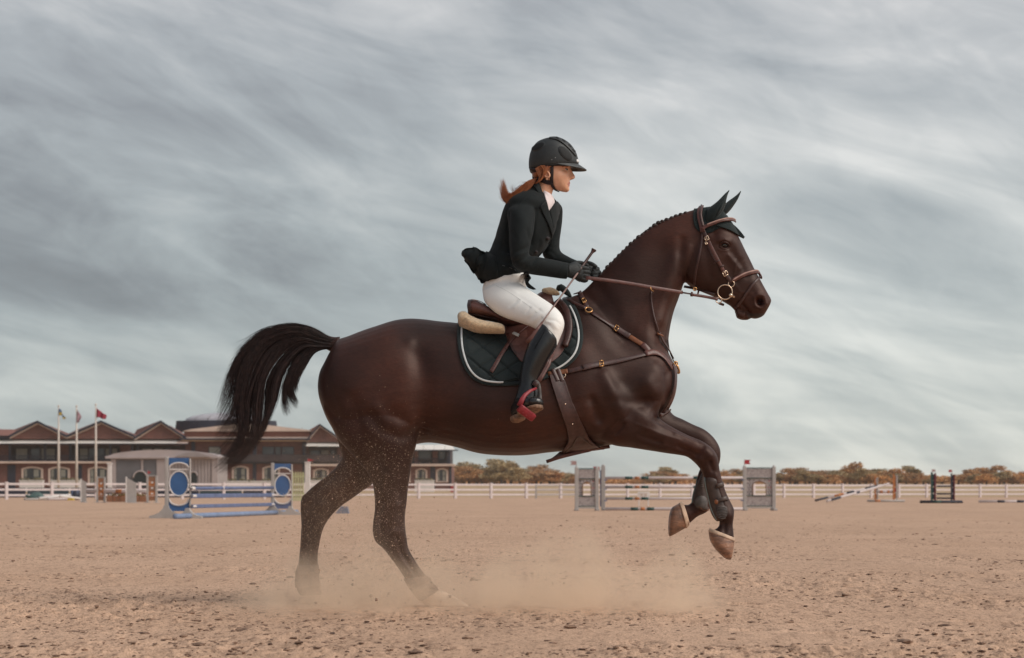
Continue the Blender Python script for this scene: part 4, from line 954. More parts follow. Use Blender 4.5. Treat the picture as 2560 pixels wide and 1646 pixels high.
# ================================================================== TREES
LEAFM = [mat('autumn_leaves_orange', (.70, .32, .09), .9, .35, .30, col2=(.44, .25, .12), objrand=.12), mat('autumn_leaves_olive', (.44, .30, .14), .9, .35, .30, col2=(.32, .24, .13), objrand=.12), mat('autumn_leaves_brown', (.60, .28, .10), .9, .35, .30, col2=(.38, .23, .125), objrand=.12)]
BARK = mat('bark', (.09, .065, .05), .9, .2, 4)
def tree_proto(seed, m, w=5.0, h_=6.0, dens=1500):
    r_ = np.random.default_rng(seed); t = thing('tree', (0, 0, 0), 'x', 'tree', 'autumn trees behind the arena')
    gs = [tube([(0, 0, -.3), (.1, 0, h_*.3), (-.1, .1, h_*.62)], [.22, .16, .07], 7)]
    for k in range(6):
        a = r_.uniform(0, 6.28); z0_ = h_*r_.uniform(.2, .5); rr_ = w*r_.uniform(.2, .42); gs.append(tube([(0, 0, z0_), (math.cos(a)*rr_*.5, math.sin(a)*rr_*.5, z0_+h_*.15), (math.cos(a)*rr_, math.sin(a)*rr_, z0_+h_*.28)], [.09, .06, .02], 5))
    obj('trunk', join(gs), BARK, t, world=False)
    nl = 13; lob = []
    for k in range(nl):
        a = r_.uniform(0, 6.28); rr_ = w*.36*math.sqrt(r_.random()); zz = h_*r_.uniform(.22, .80); lob.append((math.cos(a)*rr_*(1.25-zz/h_*.7), math.sin(a)*rr_*.8, zz, w*r_.uniform(.13, .23), h_*r_.uniform(.10, .17)))
    V = []; F = []
    for k in range(dens):
        l = lob[r_.integers(nl)]; dd = r_.normal(0, 1, 3); dd /= np.linalg.norm(dd); q = r_.random()**.35; c_ = np.array([l[0]+dd[0]*l[3]*q, l[1]+dd[1]*l[3]*q, l[2]+dd[2]*l[4]*q])
        s = r_.uniform(.10, .24); a_ = r_.normal(0, 1, 3); a_ /= np.linalg.norm(a_); b__ = np.cross(a_, r_.normal(0, 1, 3)); b__ /= np.linalg.norm(b__); n0 = len(V)
        V += [tuple(c_+a_*s), tuple(c_+b__*s), tuple(c_-a_*s*r_.uniform(.6, 1)), tuple(c_-b__*s)]; F.append((n0, n0+1, n0+2, n0+3))
    cr_ = obj('crown', (V, F), m, t, smooth=False, world=False); return t
protos = [tree_proto(40+i, LEAFM[i % 3], *p) for i, p in enumerate([(5.2, 6, 1600), (6.5, 5.2, 1700), (4.4, 6.6, 1500), (7, 5.4, 1700), (5.4, 5.8, 1600), (6, 6.2, 1600)])]
HUES = ['orange', 'olive', 'russet brown']; used = {}
SKY = [(1136, 1163, 60), (1160, 1155, 64), (1192, 1160, 70), (1232, 1147, 84), (1262, 1152, 76), (1300, 1170, 60), (1330, 1162, 52), (1352, 1158, 62), (1385, 1172, 66), (1418, 1180, 60), (1450, 1194, 70), (1500, 1199, 80), (1545, 1199, 70), (1590, 1197, 76), (1634, 1176, 54), (1659, 1167, 62), (1688, 1180, 54), (1730, 1199, 70), (1775, 1182, 70), (1820, 1170, 72), (1850, 1174, 60),
       (1950, 1184, 60), (1975, 1172, 56), (1993, 1163, 52), (2025, 1174, 60), (2048, 1171, 60), (2085, 1176, 62), (2112, 1166, 54), (2136, 1157, 60), (2165, 1166, 60), (2196, 1172, 60), (2232, 1172, 64), (2266, 1164, 62), (2292, 1174, 56), (2320, 1188, 60), (2356, 1191, 66), (2396, 1184, 66), (2428, 1174, 56), (2455, 1165, 58), (2487, 1164, 60), (2510, 1178, 60), (2545, 1184, 64), (2578, 1174, 66), (1105, 1180, 70)]
WORDS = ['behind the clubhouse corner', 'left of the horse girth', 'under the horse belly', 'left of the left lattice wing', 'beyond the white poles', 'right of the right lattice wing', 'beyond the slanting poles', 'beyond the dark jump', 'at the far right edge']
r_ = np.random.default_rng(77)
tops = SKY+[(x_+r_.uniform(10, 24), y_+r_.uniform(9, 18), w*.95) for x_, y_, w in SKY[:-1] if y_ < 1182]
for i, (px_, py, w) in enumerate(tops):
    back = i < len(SKY)
    if py > 1193: continue
    Yt = (440 if back else 405)+r_.uniform(-18, 18); pi = int(r_.integers(6)); pr_ = protos[pi]
    if used.get(pi) is None: o = pr_; used[pi] = 1
    else: o = copy_tree(pr_)
    gz_ = field_z(Yt); ht = CAM_H+(HY-py)/FPX*Yt-gz_; H0 = [6, 5.2, 6.6, 5.4, 5.8, 6.2][pi]; W0 = [5.2, 6.5, 4.4, 7, 5.4, 6][pi]
    o.location = (at_px(px_, Yt), Yt, gz_); o.scale = (w/FPX*Yt/W0*1.55, w/FPX*Yt/W0*1.55, ht/H0*1.08); o.rotation_euler = (0, 0, r_.uniform(0, 6.28))
    wd = WORDS[0] if px_ < 1150 else WORDS[1] if px_ < 1215 else WORDS[2] if px_ < 1320 else WORDS[3] if px_ < 1440 else WORDS[4] if px_ < 1860 else WORDS[5] if px_ < 2030 else WORDS[6] if px_ < 2260 else WORDS[7] if px_ < 2470 else WORDS[8]
    sz = 'tall ' if py < 1162 else 'low ' if py > 1183 else 'round '
    key = sz+HUES[pi % 3]+(' ' if back else ' bushy ')+'tree '+wd; used[key] = used.get(key, 0)+1
    nth = ['', 'second ', 'third ', 'fourth ', 'fifth ', 'sixth ', 'seventh ', 'eighth '][used[key]-1]
    o['label'] = nth+key+(' from the left' if nth else '')
o = None
# far low scrub joining the trees along the horizon
r_ = np.random.default_rng(31); V = []; F = []
for k in range(22000):
    Yt = r_.uniform(455, 500); x_ = r_.uniform(at_px(1090, Yt), at_px(2640, Yt)); gz_ = field_z(Yt); pxx = CX+x_/Yt*FPX; lim = .9 if (1430 < pxx < 1622 or 1690 < pxx < 1800) else 1.0+.9*vnoise(np.array([pxx*.03]), np.array([3.0]), 5)[0]; zz = gz_+min(abs(r_.normal(0, .9)), r_.uniform(.5, 1.1)*lim); s = r_.uniform(.15, .4); a_ = r_.normal(0, 1, 3); a_ /= np.linalg.norm(a_); b__ = np.cross(a_, r_.normal(0, 1, 3)); b__ /= np.linalg.norm(b__); c_ = np.array([x_, Yt, zz]); n0 = len(V)
    V += [tuple(c_+a_*s), tuple(c_+b__*s), tuple(c_-a_*s), tuple(c_-b__*s)]; F.append((n0, n0+1, n0+2, n0+3))
o = obj('scrub', (V, F), LEAFM[2], smooth=False); o['kind'] = 'stuff'; o['label'] = 'low russet scrub filling the horizon between the trees'
# thin air: everything from the camera to the trees stands in it
hzm = bpy.data.materials.new('haze_air'); hzm.use_nodes = True; t_ = hzm.node_tree; t_.nodes.clear()
ho_ = t_.nodes.new('ShaderNodeOutputMaterial'); hv_ = t_.nodes.new('ShaderNodeVolumePrincipled'); t_.links.new(hv_.outputs[0], ho_.inputs['Volume'])
hv_.inputs['Color'].default_value = (.97, .93, .88, 1); hv_.inputs['Density'].default_value = .00018; hv_.inputs['Anisotropy'].default_value = .2
o = obj('haze', box(-700, 700, -35, 4050, -1.2, 14.0), hzm, smooth=False); o['kind'] = 'stuff'; o['label'] = 'thin pale haze over the arena and the far trees'
# ================================================================== MATERIALS OF HORSE AND RIDER
def coat_material():
    m = bpy.data.materials.new('dark_bay_coat'); m.use_nodes = True; t = m.node_tree; t.nodes.clear(); k = t.links.new
    out = t.nodes.new('ShaderNodeOutputMaterial'); b = t.nodes.new('ShaderNodeBsdfPrincipled'); k(b.outputs[0], out.inputs[0])
    g = t.nodes.new('ShaderNodeNewGeometry')
    n1 = t.nodes.new('ShaderNodeTexNoise'); n1.inputs['Scale'].default_value = 3.0; n1.inputs['Detail'].default_value = 4; k(g.outputs['Position'], n1.inputs['Vector'])
    r = t.nodes.new('ShaderNodeValToRGB'); k(n1.outputs['Fac'], r.inputs[0])
    ramp(r, [(0.28, (0.017, 0.0056, 0.0044)), (0.5, (0.031, 0.0102, 0.0076)), (0.72, (0.060, 0.0180, 0.0110))])
    n2 = t.nodes.new('ShaderNodeTexNoise'); n2.inputs['Scale'].default_value = 260; n2.inputs['Detail'].default_value = 3; k(g.outputs['Position'], n2.inputs['Vector'])
    mp = t.nodes.new('ShaderNodeMapping'); mp.inputs['Scale'].default_value = (14, 14, 34); mp.inputs['Rotation'].default_value = (0, 0.5, 0); k(g.outputs['Position'], mp.inputs[0])
    n3 = t.nodes.new('ShaderNodeTexNoise'); n3.inputs['Scale'].default_value = 3.5; n3.inputs['Detail'].default_value = 3; k(mp.outputs[0], n3.inputs['Vector'])
    mm = t.nodes.new('ShaderNodeMix'); mm.data_type = 'RGBA'; mm.blend_type = 'MULTIPLY'; mm.inputs[0].default_value = 0.5
    r2 = t.nodes.new('ShaderNodeValToRGB'); k(n3.outputs['Fac'], r2.inputs[0]); ramp(r2, [(0.3, (0.55, 0.52, 0.52)), (0.7, (1.35, 1.35, 1.35))])
    k(r.outputs[0], mm.inputs[6]); k(r2.outputs[0], mm.inputs[7]); k(mm.outputs[2], b.inputs['Base Color'])
    b.inputs['Roughness'].default_value = 0.50; b.inputs['Specular IOR Level'].default_value = 0.42; b.inputs['Specular Tint'].default_value = (1.0, 0.80, 0.72, 1)
    b.inputs['Sheen Weight'].default_value = 0.03; b.inputs['Sheen Roughness'].default_value = 0.45; b.inputs['Sheen Tint'].default_value = (0.9, 0.55, 0.45, 1)
    add = t.nodes.new('ShaderNodeMath'); add.operation = 'ADD'; k(n2.outputs['Fac'], add.inputs[0]); k(n3.outputs['Fac'], add.inputs[1])
    bp = t.nodes.new('ShaderNodeBump'); bp.inputs['Strength'].default_value = 0.20; bp.inputs['Distance'].default_value = 0.004
    k(add.outputs[0], bp.inputs['Height']); k(bp.outputs[0], b.inputs['Normal'])
    return m
COAT = coat_material()
TAILM = mat('tail_hair', (0.010, 0.005, 0.006), 0.5, 0.3, 40, col2=(0.048, 0.021, 0.018), sheen=0.1)
MANE = mat('mane_hair', (0.030, 0.013, 0.011), 0.55, 0.3, 60)
HOOF = mat('hoof_horn', (0.40, 0.205, 0.125), 0.42, 0.3, 13, col2=(0.10, 0.058, 0.044), bump=0.4, bscale=60, stretch=(1, 1, 3))
HOOFW = mat('dusty_hoof', (0.62, 0.47, 0.36), 0.85, 0.2, 14, bump=0.3)
EYEM = mat('horse_eye', (0.012, 0.007, 0.006), 0.08, 0.1, 30, coat=1.0)
NOSTRIL = mat('nostril_skin', (0.035, 0.008, 0.009), 0.45, 0.3, 60, col2=(0.012, 0.006, 0.007))
LIPM = mat('muzzle_skin', (0.030, 0.017, 0.015), 0.45, 0.3, 40, bump=0.2)

# ================================================================== HORSE
horse = thing('horse', (0.0, 10.0, 0.0), 'dark bay horse with braided mane and flying black tail in mid canter stride', 'horse')
top = [(795, 965), (801, 930), (814, 904), (826, 880), (845, 851), (869, 842), (902, 829), (943, 815), (984, 802), (1020, 797), (1060, 799), (1093, 803), (1142, 808), (1200, 818),
       (1260, 824), (1320, 812), (1380, 775), (1440, 738), (1500, 752), (1560, 800), (1610, 830), (1650, 858), (1680, 900), (1692, 950)]
bot = [(795, 966), (799, 995), (806, 1018), (818, 1048), (832, 1072), (850, 1105), (880, 1126), (920, 1135), (970, 1128), (1020, 1116), (1060, 1108), (1093, 1109), (1142, 1119), (1200, 1134),
       (1260, 1139), (1320, 1138), (1380, 1131), (1440, 1126), (1500, 1118), (1560, 1104), (1610, 1074), (1650, 1045), (1680, 1003), (1692, 952)]
hw = [.02, .10, .15, .19, .225, .245, .262, .270, .268, .262, .258, .262, .275, .292,
      .300, .298, .285, .265, .25, .235, .215, .18, .12, .03]
eg = [0, 0, .05, .1, .12, .12, .14, .14, .16, .18, .2, .2, .2, .2, .2, .24, .32, .45, .45, .35, .25, .15, .1, 0]
body = [loft([(a, b, w, 0.0, 2.15, g) for a, b, w, g in zip(top, bot, hw, eg)], 4, 40)]
neck = [((1432, 745), (1560, 1010), .150, 0, 2, .50), ((1462, 724), (1668, 945), .150, 0, 2, .48), ((1488, 697), (1670, 868), .125, 0, 2, .42), ((1514, 670), (1675, 824), .110, 0, 2, .38),
        ((1545, 637), (1684, 783), .098, 0, 2, .35), ((1584, 600), (1695, 752), .088, 0, 2, .3), ((1622, 570), (1703, 728), .082, 0, 2, .28), ((1662, 549), (1710, 706), .080, 0, 2, .25),
        ((1700, 535), (1716, 690), .078, 0, 2, .2), ((1742, 523), (1724, 672), .074, 0, 2, .1), ((1770, 520), (1745, 650), .07, 0, 2, 0)]
body.append(loft(neck, 4, 32))
head = [((1748, 523), (1716, 640), .055, 0, 2.1, .1), ((1772, 519), (1710, 676), .070, 0, 2.1, .05), ((1794, 523), (1712, 700), .082, 0, 2.2, -.02), ((1814, 540), (1722, 713), .088, 0, 2.3, -.05),
        ((1833, 568), (1738, 723), .092, 0, 2.3, -.08), ((1848, 596), (1756, 731), .088, 0, 2.3, -.06), ((1861, 622), (1776, 739), .077, 0, 2.3, 0), ((1874, 647), (1796, 748), .066, 0, 2.2, .05),
        ((1888, 676), (1815, 759), .058, 0, 2.2, .05), ((1900, 698), (1830, 768), .053, 0, 2.2, 0), ((1911, 719), (1846, 776), .052, 0, 2.2, -.05), ((1921, 737), (1862, 783), .055, 0, 2.3, -.05),
        ((1928, 751), (1880, 790), .052, 0, 2.3, 0), ((1924, 764), (1898, 792), .036, 0, 2.2, 0), ((1918, 775), (1910, 788), .015, 0, 2, 0)]
body.append(loft(head, 4, 32))
body.append(loft([((1829, 770), (1845, 782), .010, 0), ((1838, 771), (1841, 794), .030, 0), ((1852, 778), (1852, 800), .036, 0), ((1866, 782), (1866, 801), .032, 0), ((1876, 786), (1874, 799), .014, 0)], 4, 20))  # lower lip and chin
body.append(loft([((1868, 770), (1872, 792), .030, 0), ((1884, 772), (1885, 798), .037, 0), ((1900, 772), (1900, 795), .036, 0), ((1914, 770), (1911, 788), .022, 0)], 4, 20))  # upper lip
# legs: (front/upper point, back/lower point, half width, depth offset)
NH, FH, NF, FF = -.155, .155, -.135, .135
body.append(loft([((1000, 880), (812, 940), .08, -.10), ((1040, 960), (806, 1010), .11, -.125), ((1052, 1030), (822, 1052), .118, -.145), ((1047, 1080), (848, 1100), .110, -.155), ((1040, 1118), (882, 1140), .090, NH),
                  ((1031, 1152), (912, 1172), .074, NH), ((1025, 1190), (930, 1206), .062, NH), ((1020, 1225), (936, 1240), .053, NH), ((1017, 1258), (937, 1270), .046, NH), ((1013, 1288), (934, 1298), .043, NH),
                  ((1013, 1316), (932, 1330), .044, NH), ((1017, 1345), (938, 1354), .042, NH), ((1022, 1372), (958, 1372), .034, NH), ((1036, 1398), (979, 1398), .029, NH), ((1050, 1420), (996, 1421), .028, NH),
                  ((1066, 1441), (1012, 1445), .029, NH), ((1082, 1462), (1027, 1472), .034, NH), ((1094, 1476), (1042, 1494), .036, NH), ((1108, 1482), (1060, 1507), .033, NH), ((1130, 1492), (1072, 1514), .038, NH)], 4, 28))
body.append(loft([((960, 900), (830, 940), .08, .10), ((990, 1000), (835, 1010), .11, .13), ((985, 1080), (838, 1072), .10, .15), ((960, 1150), (848, 1118), .082, FH), ((935, 1206), (853, 1146), .070, FH),
                  ((905, 1229), (828, 1180), .058, FH), ((876, 1250), (799, 1203), .052, FH), ((852, 1267), (774, 1224), .046, FH), ((832, 1286), (753, 1248), .044, FH), ((815, 1309), (752, 1282), .042, FH),
                  ((805, 1332), (753, 1312), .036, FH), ((799, 1360), (751, 1350), .031, FH), ((795, 1386), (749, 1382), .028, FH), ((795, 1410), (746, 1408), .030, FH), ((796, 1432), (742, 1432), .036, FH),
                  ((797, 1456), (740, 1458), .038, FH), ((802, 1474), (742, 1476), .034, FH), ((806, 1486), (750, 1490), .036, FH)], 4, 28))
body.append(loft([((1610, 905), (1470, 1000), .05, -.15), ((1652, 990), (1490, 1085), .085, -.150), ((1645, 1038), (1528, 1112), .092, -.150), ((1662, 1057), (1578, 1120), .078, NF), ((1682, 1069), (1622, 1127), .064, NF),
                  ((1704, 1081), (1662, 1133), .054, NF), ((1728, 1092), (1697, 1138), .048, NF), ((1753, 1102), (1718, 1143), .047, NF), ((1777, 1118), (1733, 1154), .048, NF), ((1792, 1138), (1745, 1166), .047, NF),
                  ((1797, 1160), (1753, 1178), .041, NF), ((1801, 1184), (1759, 1194), .034, NF), ((1808, 1208), (1765, 1220), .029, NF), ((1815, 1230), (1774, 1244), .028, NF), ((1825, 1252), (1782, 1268), .031, NF),
                  ((1835, 1274), (1792, 1290), .036, NF), ((1834, 1294), (1798, 1303), .033, NF), ((1832, 1312), (1797, 1316), .029, NF), ((1834, 1332), (1788, 1324), .034, NF), ((1836, 1348), (1778, 1328), .042, NF)], 4, 28))
body.append(loft([((1640, 940), (1560, 1010), .05, .14), ((1668, 1010), (1570, 1080), .08, .14), ((1682, 1036), (1610, 1100), .072, FF), ((1706, 1048), (1660, 1108), .060, FF), ((1734, 1062), (1696, 1112), .050, FF),
                  ((1762, 1075), (1724, 1118), .047, FF), ((1786, 1096), (1740, 1128), .048, FF), ((1800, 1122), (1750, 1144), .047, FF), ((1801, 1146), (1756, 1156), .043, FF), ((1796, 1168), (1756, 1164), .038, FF),
                  ((1789, 1186), (1748, 1176), .031, FF), ((1781, 1212), (1740, 1202), .029, FF), ((1776, 1240), (1734, 1230), .030, FF), ((1778, 1266), (1730, 1252), .036, FF), ((1765, 1282), (1722, 1262), .033, FF),
                  ((1744, 1292), (1712, 1262), .032, FF), ((1724, 1309), (1704, 1262), .040, FF)], 4, 28))
hco, hfi = remesh(body, 0.0062, 6, 0.5)
# strokes of muscle and bone, measured on the near side and mirrored: (line, radius px, millimetres)
MUS = [
 ([(1026, 858)], 10, 6), ([(1034, 868), (1048, 900)], 14, -5),                          # point of the hip
 ([(960, 850), (900, 880), (860, 930)], 38, 8), ([(835, 880), (822, 960), (840, 1040)], 9, -6),       # rump, hamstring groove
 ([(1050, 900), (1058, 960), (1052, 1030)], 20, -13), ([(1056, 1060), (1046, 1090)], 12, -10),         # flank hollow
 ([(1015, 940), (1000, 1000)], 28, 7), ([(940, 1020), (965, 1050), (1000, 1068), (1030, 1062)], 12, 7), ([(925, 1040), (955, 1080), (1000, 1094), (1035, 1086)], 10, -7),
 ([(1030, 1040)], 16, 8), ([(880, 1000), (900, 1080), (930, 1140)], 14, -7), ([(990, 1110), (975, 1180)], 16, 5), ([(940, 1100), (955, 1180), (965, 1250)], 9, -4),
 ([(1000, 1310), (1010, 1345)], 8, 3), ([(945, 1290), (940, 1330)], 8, 4), ([(968, 1300), (975, 1340)], 7, -4), ([(1005, 1382), (1060, 1458)], 5, -3),
 ([(1120, 900), (1220, 1000)], 60, 5),                                                         # barrel
 ([(1470, 800), (1540, 880), (1620, 935)], 20, 8), ([(1500, 770), (1600, 860)], 12, -5), ([(1640, 920), (1655, 970)], 20, 13),   # shoulder blade and point
 ([(1420, 830), (1400, 920), (1430, 1010)], 16, -10), ([(1450, 880), (1480, 950), (1540, 990)], 26, 9),            # triceps
 ([(1500, 1040), (1470, 1090)], 13, -9), ([(1540, 1000), (1600, 1010), (1640, 1000)], 10, -7), ([(1590, 1030), (1620, 1050)], 16, 8), ([(1440, 1070)], 20, -10), ([(1495, 1075)], 13, 8),
 ([(1640, 905), (1668, 930)], 8, -5), ([(1662, 940), (1665, 1000)], 7, -7),
 ([(1620, 1075), (1680, 1096), (1730, 1115)], 7, 4), ([(1600, 1088), (1665, 1112), (1715, 1128)], 5, -5), ([(1600, 1105), (1660, 1124)], 7, 3),
 ([(1768, 1118), (1785, 1145)], 9, 3), ([(1745, 1135), (1765, 1165)], 6, -3),
 ([(1700, 745), (1680, 800), (1655, 860)], 9, -8), ([(1650, 640), (1610, 740), (1570, 830)], 30, -9), ([(1560, 660), (1540, 740), (1510, 790)], 34, 6),
 ([(1690, 590), (1640, 600), (1590, 650)], 18, 5), ([(1690, 650), (1664, 740), (1650, 800)], 13, 8), ([(1640, 800), (1600, 870)], 20, 6), ([(1500, 720), (1540, 780)], 12, -5),
 ([(1704, 600), (1700, 650), (1706, 690)], 8, -8),                                           # behind the jaw
 ([(1745, 655), (1738, 690)], 26, 8), ([(1762, 600), (1768, 650), (1776, 690)], 8, -4), ([(1722, 620), (1716, 680)], 6, 4),   # cheek
 ([(1822, 638), (1850, 672)], 4, 5), ([(1832, 632), (1868, 690)], 8, -6), ([(1815, 660), (1840, 700)], 8, -4),                # facial crest
 ([(1800, 596), (1822, 600)], 8, 7), ([(1806, 613), (1818, 616)], 5, -9), ([(1798, 604), (1810, 601), (1822, 608)], 3, 5), ([(1800, 624), (1818, 625)], 3, 3), ([(1785, 580)], 8, -6), ([(1840, 606), (1850, 640)], 6, 3),
 ([(1870, 690), (1900, 730)], 10, 4), ([(1885, 745), (1890, 765), (1902, 770), (1914, 760), (1908, 742), (1894, 738), (1885, 745)], 3.5, 8), ([(1899, 754)], 6, -22), ([(1902, 760)], 5, -12),
 ([(1872, 780), (1858, 765), (1845, 757)], 2.6, -6), ([(1866, 795), (1869, 780)], 2.5, -7),
]
hco = sculpt(hco, hfi, [(p, r, h*1.2) for p, r, h in MUS])
# soft veins and folds
VEIN = [([(1840, 650), (1835, 690), (1815, 715)], 1.6, 1.8), ([(1240, 1090), (1320, 1080), (1400, 1060)], 2.5, 1.5), ([(1590, 1060), (1650, 1085), (1700, 1100)], 2.2, 2), ([(1830, 700), (1850, 730), (1880, 735)], 1.8, 1.6),
        ([(1060, 1075), (1090, 1082), (1120, 1078)], 3, -3), ([(1040, 1060), (1070, 1090)], 4, -4), ([(1860, 740), (1856, 770)], 2, -2), ([(1540, 1085), (1560, 1060)], 3, -4), ([(1525, 1075), (1545, 1050)], 3, 3)]
LEGS = [([(1012, 1296), (1019, 1330), (1028, 1372), (1052, 1412), (1072, 1440)], 4, 2.5), ([(990, 1340), (1004, 1384), (1030, 1424), (1048, 1452)], 3.5, -4.5), ([(972, 1385), (1000, 1424), (1024, 1456)], 3.5, 3.5), ([(938, 1300), (936, 1330)], 4.5, 5), ([(954, 1240), (950, 1290), (952, 1330)], 5, -6),
        ([(990, 1250), (984, 1300)], 10, 5), ([(985, 1330)], 9, 6), ([(1005, 1190), (996, 1250)], 6, -5), ([(962, 1190), (956, 1240)], 6, 4), ([(1040, 1470), (1055, 1488)], 6, 3),
        ([(1790, 1190), (1800, 1230), (1812, 1262)], 4, 2.5), ([(1812, 1280), (1822, 1290)], 8, 4), ([(1812, 1308), (1812, 1330)], 4, -3), ([(1762, 1126), (1776, 1138)], 7, 4), ([(1750, 1148)], 6, 4), ([(1774, 1156), (1782, 1176)], 4, -4), ([(1758, 1120), (1742, 1140)], 4, -3),
        ([(1690, 1085), (1740, 1105)], 4, 3), ([(1640, 1050), (1700, 1082), (1745, 1102)], 3.5, -3.5), ([(1700, 1118), (1735, 1134)], 5, -4), ([(1660, 1110), (1700, 1125)], 5, 4), ([(1560, 960), (1600, 1000), (1650, 1040)], 14, -6), ([(1620, 960), (1645, 1000)], 14, 8), ([(1510, 940), (1545, 1010), (1560, 1050)], 12, 8),
        ([(1480, 1000), (1500, 1050)], 8, -6), ([(1300, 1100), (1200, 1095), (1110, 1080)], 14, -4), ([(1460, 1100), (1400, 1110)], 8, -5)]
hco = sculpt(hco, hfi, [(p, r, h*1.9) for p, r, h in LEGS], both=False, ymask=lambda c: np.clip((10.02-c[:, 1])*20, 0, 1))
FARL = [([(760, 1240), (757, 1280)], 4, 5), ([(775, 1260), (772, 1330), (770, 1400)], 4, -5), ([(760, 1310), (757, 1400)], 4, 3), ([(785, 1320), (783, 1400)], 4, 3), ([(800, 1265)], 9, 6), ([(790, 1225), (830, 1190)], 6, -5), ([(830, 1225), (870, 1200)], 10, 4), ([(765, 1445)], 9, 4)]
hco = sculpt(hco, hfi, [(p, r, h*1.8) for p, r, h in FARL], both=False, ymask=lambda c: np.clip((c[:, 1]-10.02)*20, 0, 1))
hco = sculpt(hco, hfi, [(p, r, h*1.5) for p, r, h in VEIN])
r9 = np.random.default_rng(9); nrm = vnormals(hco, hfi); hh = np.zeros(len(hco))
for k in range(40):
    dd = r9.normal(0, 1, 3); dd /= np.linalg.norm(dd); hh += np.sin(hco@dd*r9.uniform(18, 60)+r9.uniform(0, 6.28)+1.5*np.sin(hco@r9.normal(0, 9, 3)))
hco = hco+nrm*(hh/40*.0026)[:, None]
fi_list = hfi
hb = obj('body', (hco, hfi), COAT, horse)
HB = bvh_of(hco, hfi)
# muzzle skin and nostril lining as their own faces
hb.data.materials.append(LIPM); hb.data.materials.append(NOSTRIL)
qf = to_px(hco[hfi].mean(1)); mi = np.zeros(len(hfi), np.int32)
mi[((qf[:, 0]-1901)/7.5)**2+((qf[:, 1]-754)/8.0)**2 < 1] = 2
mi[(qf[:, 0] > 1870) & (qf[:, 1] > 784) & (qf[:, 1] < 810) & (qf[:, 0] < 1930)] = 1
hb.data.polygons.foreach_set('material_index', mi)

def hoof(top_a, top_b, bot_a, bot_b, y, hw0, hw1, m, nm='hoof', mid=None):
    s = [(top_a, top_b, hw0*0.96, y, 2.3), ]
    lerp = lambda a, b, t: (a[0]+(b[0]-a[0])*t, a[1]+(b[1]-a[1])*t)
    for t in (0.06, 0.35, 0.7, 0.95, 1.0): s.append((lerp(top_a, bot_a, t), lerp(top_b, bot_b, t), hw0+(hw1-hw0)*t-(0.006 if t == 1.0 else 0), y, 2.4))
    return obj(nm, loft(s, 2, 32), m, horse)
obj('hoof', loft([((1836, 1347), (1775, 1323), .046, NF, 2.2), ((1836, 1350), (1773, 1327), .051, NF, 2.2), ((1835, 1362), (1772, 1336), .058, NF, 2.3), ((1833, 1375), (1777, 1355), .061, NF, 2.4), ((1831, 1386), (1790, 1375), .054, NF, 2.5), ((1829, 1395), (1806, 1391), .036, NF, 2.5), ((1826, 1400), (1817, 1399), .014, NF)], 5, 36), HOOF, horse)
obj('hoof', loft([((1706, 1256), (1723, 1312), .045, FF, 2.2), ((1703, 1257), (1720, 1317), .050, FF, 2.2), ((1690, 1263), (1706, 1325), .057, FF, 2.3), ((1679, 1271), (1694, 1332), .060, FF, 2.4), ((1673, 1290), (1683, 1338), .054, FF, 2.5), ((1671, 1314), (1676, 1341), .036, FF, 2.5), ((1671, 1333), (1673, 1341), .014, FF)], 5, 36), HOOF, horse)
o_ = obj('hoof', loft([((1098, 1474), (1052, 1506), .040, NH), ((1112, 1479), (1062, 1513), .044, NH), ((1130, 1489), (1070, 1518), .052, NH, 2.2), ((1150, 1500), (1080, 1521), .060, NH, 2.4), ((1164, 1508), (1100, 1522), .062, NH, 2.6), ((1172, 1516), (1130, 1523), .050, NH, 2.6)], 4, 30), HOOFW, horse)
hoof((810, 1487), (748, 1492), (822, 1508), (744, 1508), FH, .048, .062, HOOFW)
def leg_shoe(ctr, w, h, ang): pass
CORO = mat('coronet', (.60, .42, .30), .6, .2, 30)
obj('coronet_band', loft([((1837, 1345), (1774, 1321), .047, NF), ((1838, 1350), (1771.5, 1326), .055, NF), ((1837.4, 1354), (1771, 1330), .056, NF)], 2, 32), CORO, horse)
obj('coronet_band', loft([((1707, 1255.5), (1724, 1311), .046, FF), ((1702, 1256), (1719.5, 1318.5), .054, FF), ((1697, 1257.5), (1715, 1322), .057, FF)], 2, 32), CORO, horse)
# eye and lids
for sgn, yy in ((-1, 'near'),):
    l, nr = hit(HB, 1812, 614)
    obj('eye', ball(l-Vector(nr)*0.010, 0.0165, 18, 12, scale=(1.15, 1, 0.95)), EYEM, horse)
    lid = [hit(HB, *p, 0.003)[0] for p in ((1798, 616), (1803, 608), (1811, 605), (1819, 608), (1825, 616))]
    obj('eyelid', tube(lid, [.002, .0040, .0050, .0040, .002], 8, 4), COAT, horse)
    lid = [hit(HB, *p, 0.002)[0] for p in ((1798, 617), (1805, 622), (1813, 623), (1820, 621), (1825, 617))]
    obj('eyelid', tube(lid, [.002, .0028, .0032, .0028, .002], 8, 4), COAT, horse)
    l2 = Vector((l.x, 20-l.y, l.z)); l2, n2_, _, _ = HB.find_nearest(l2)
    obj('eye', ball(l2-n2_*0.010, 0.0165, 18, 12, scale=(1.15, 1, 0.95)), EYEM, horse)
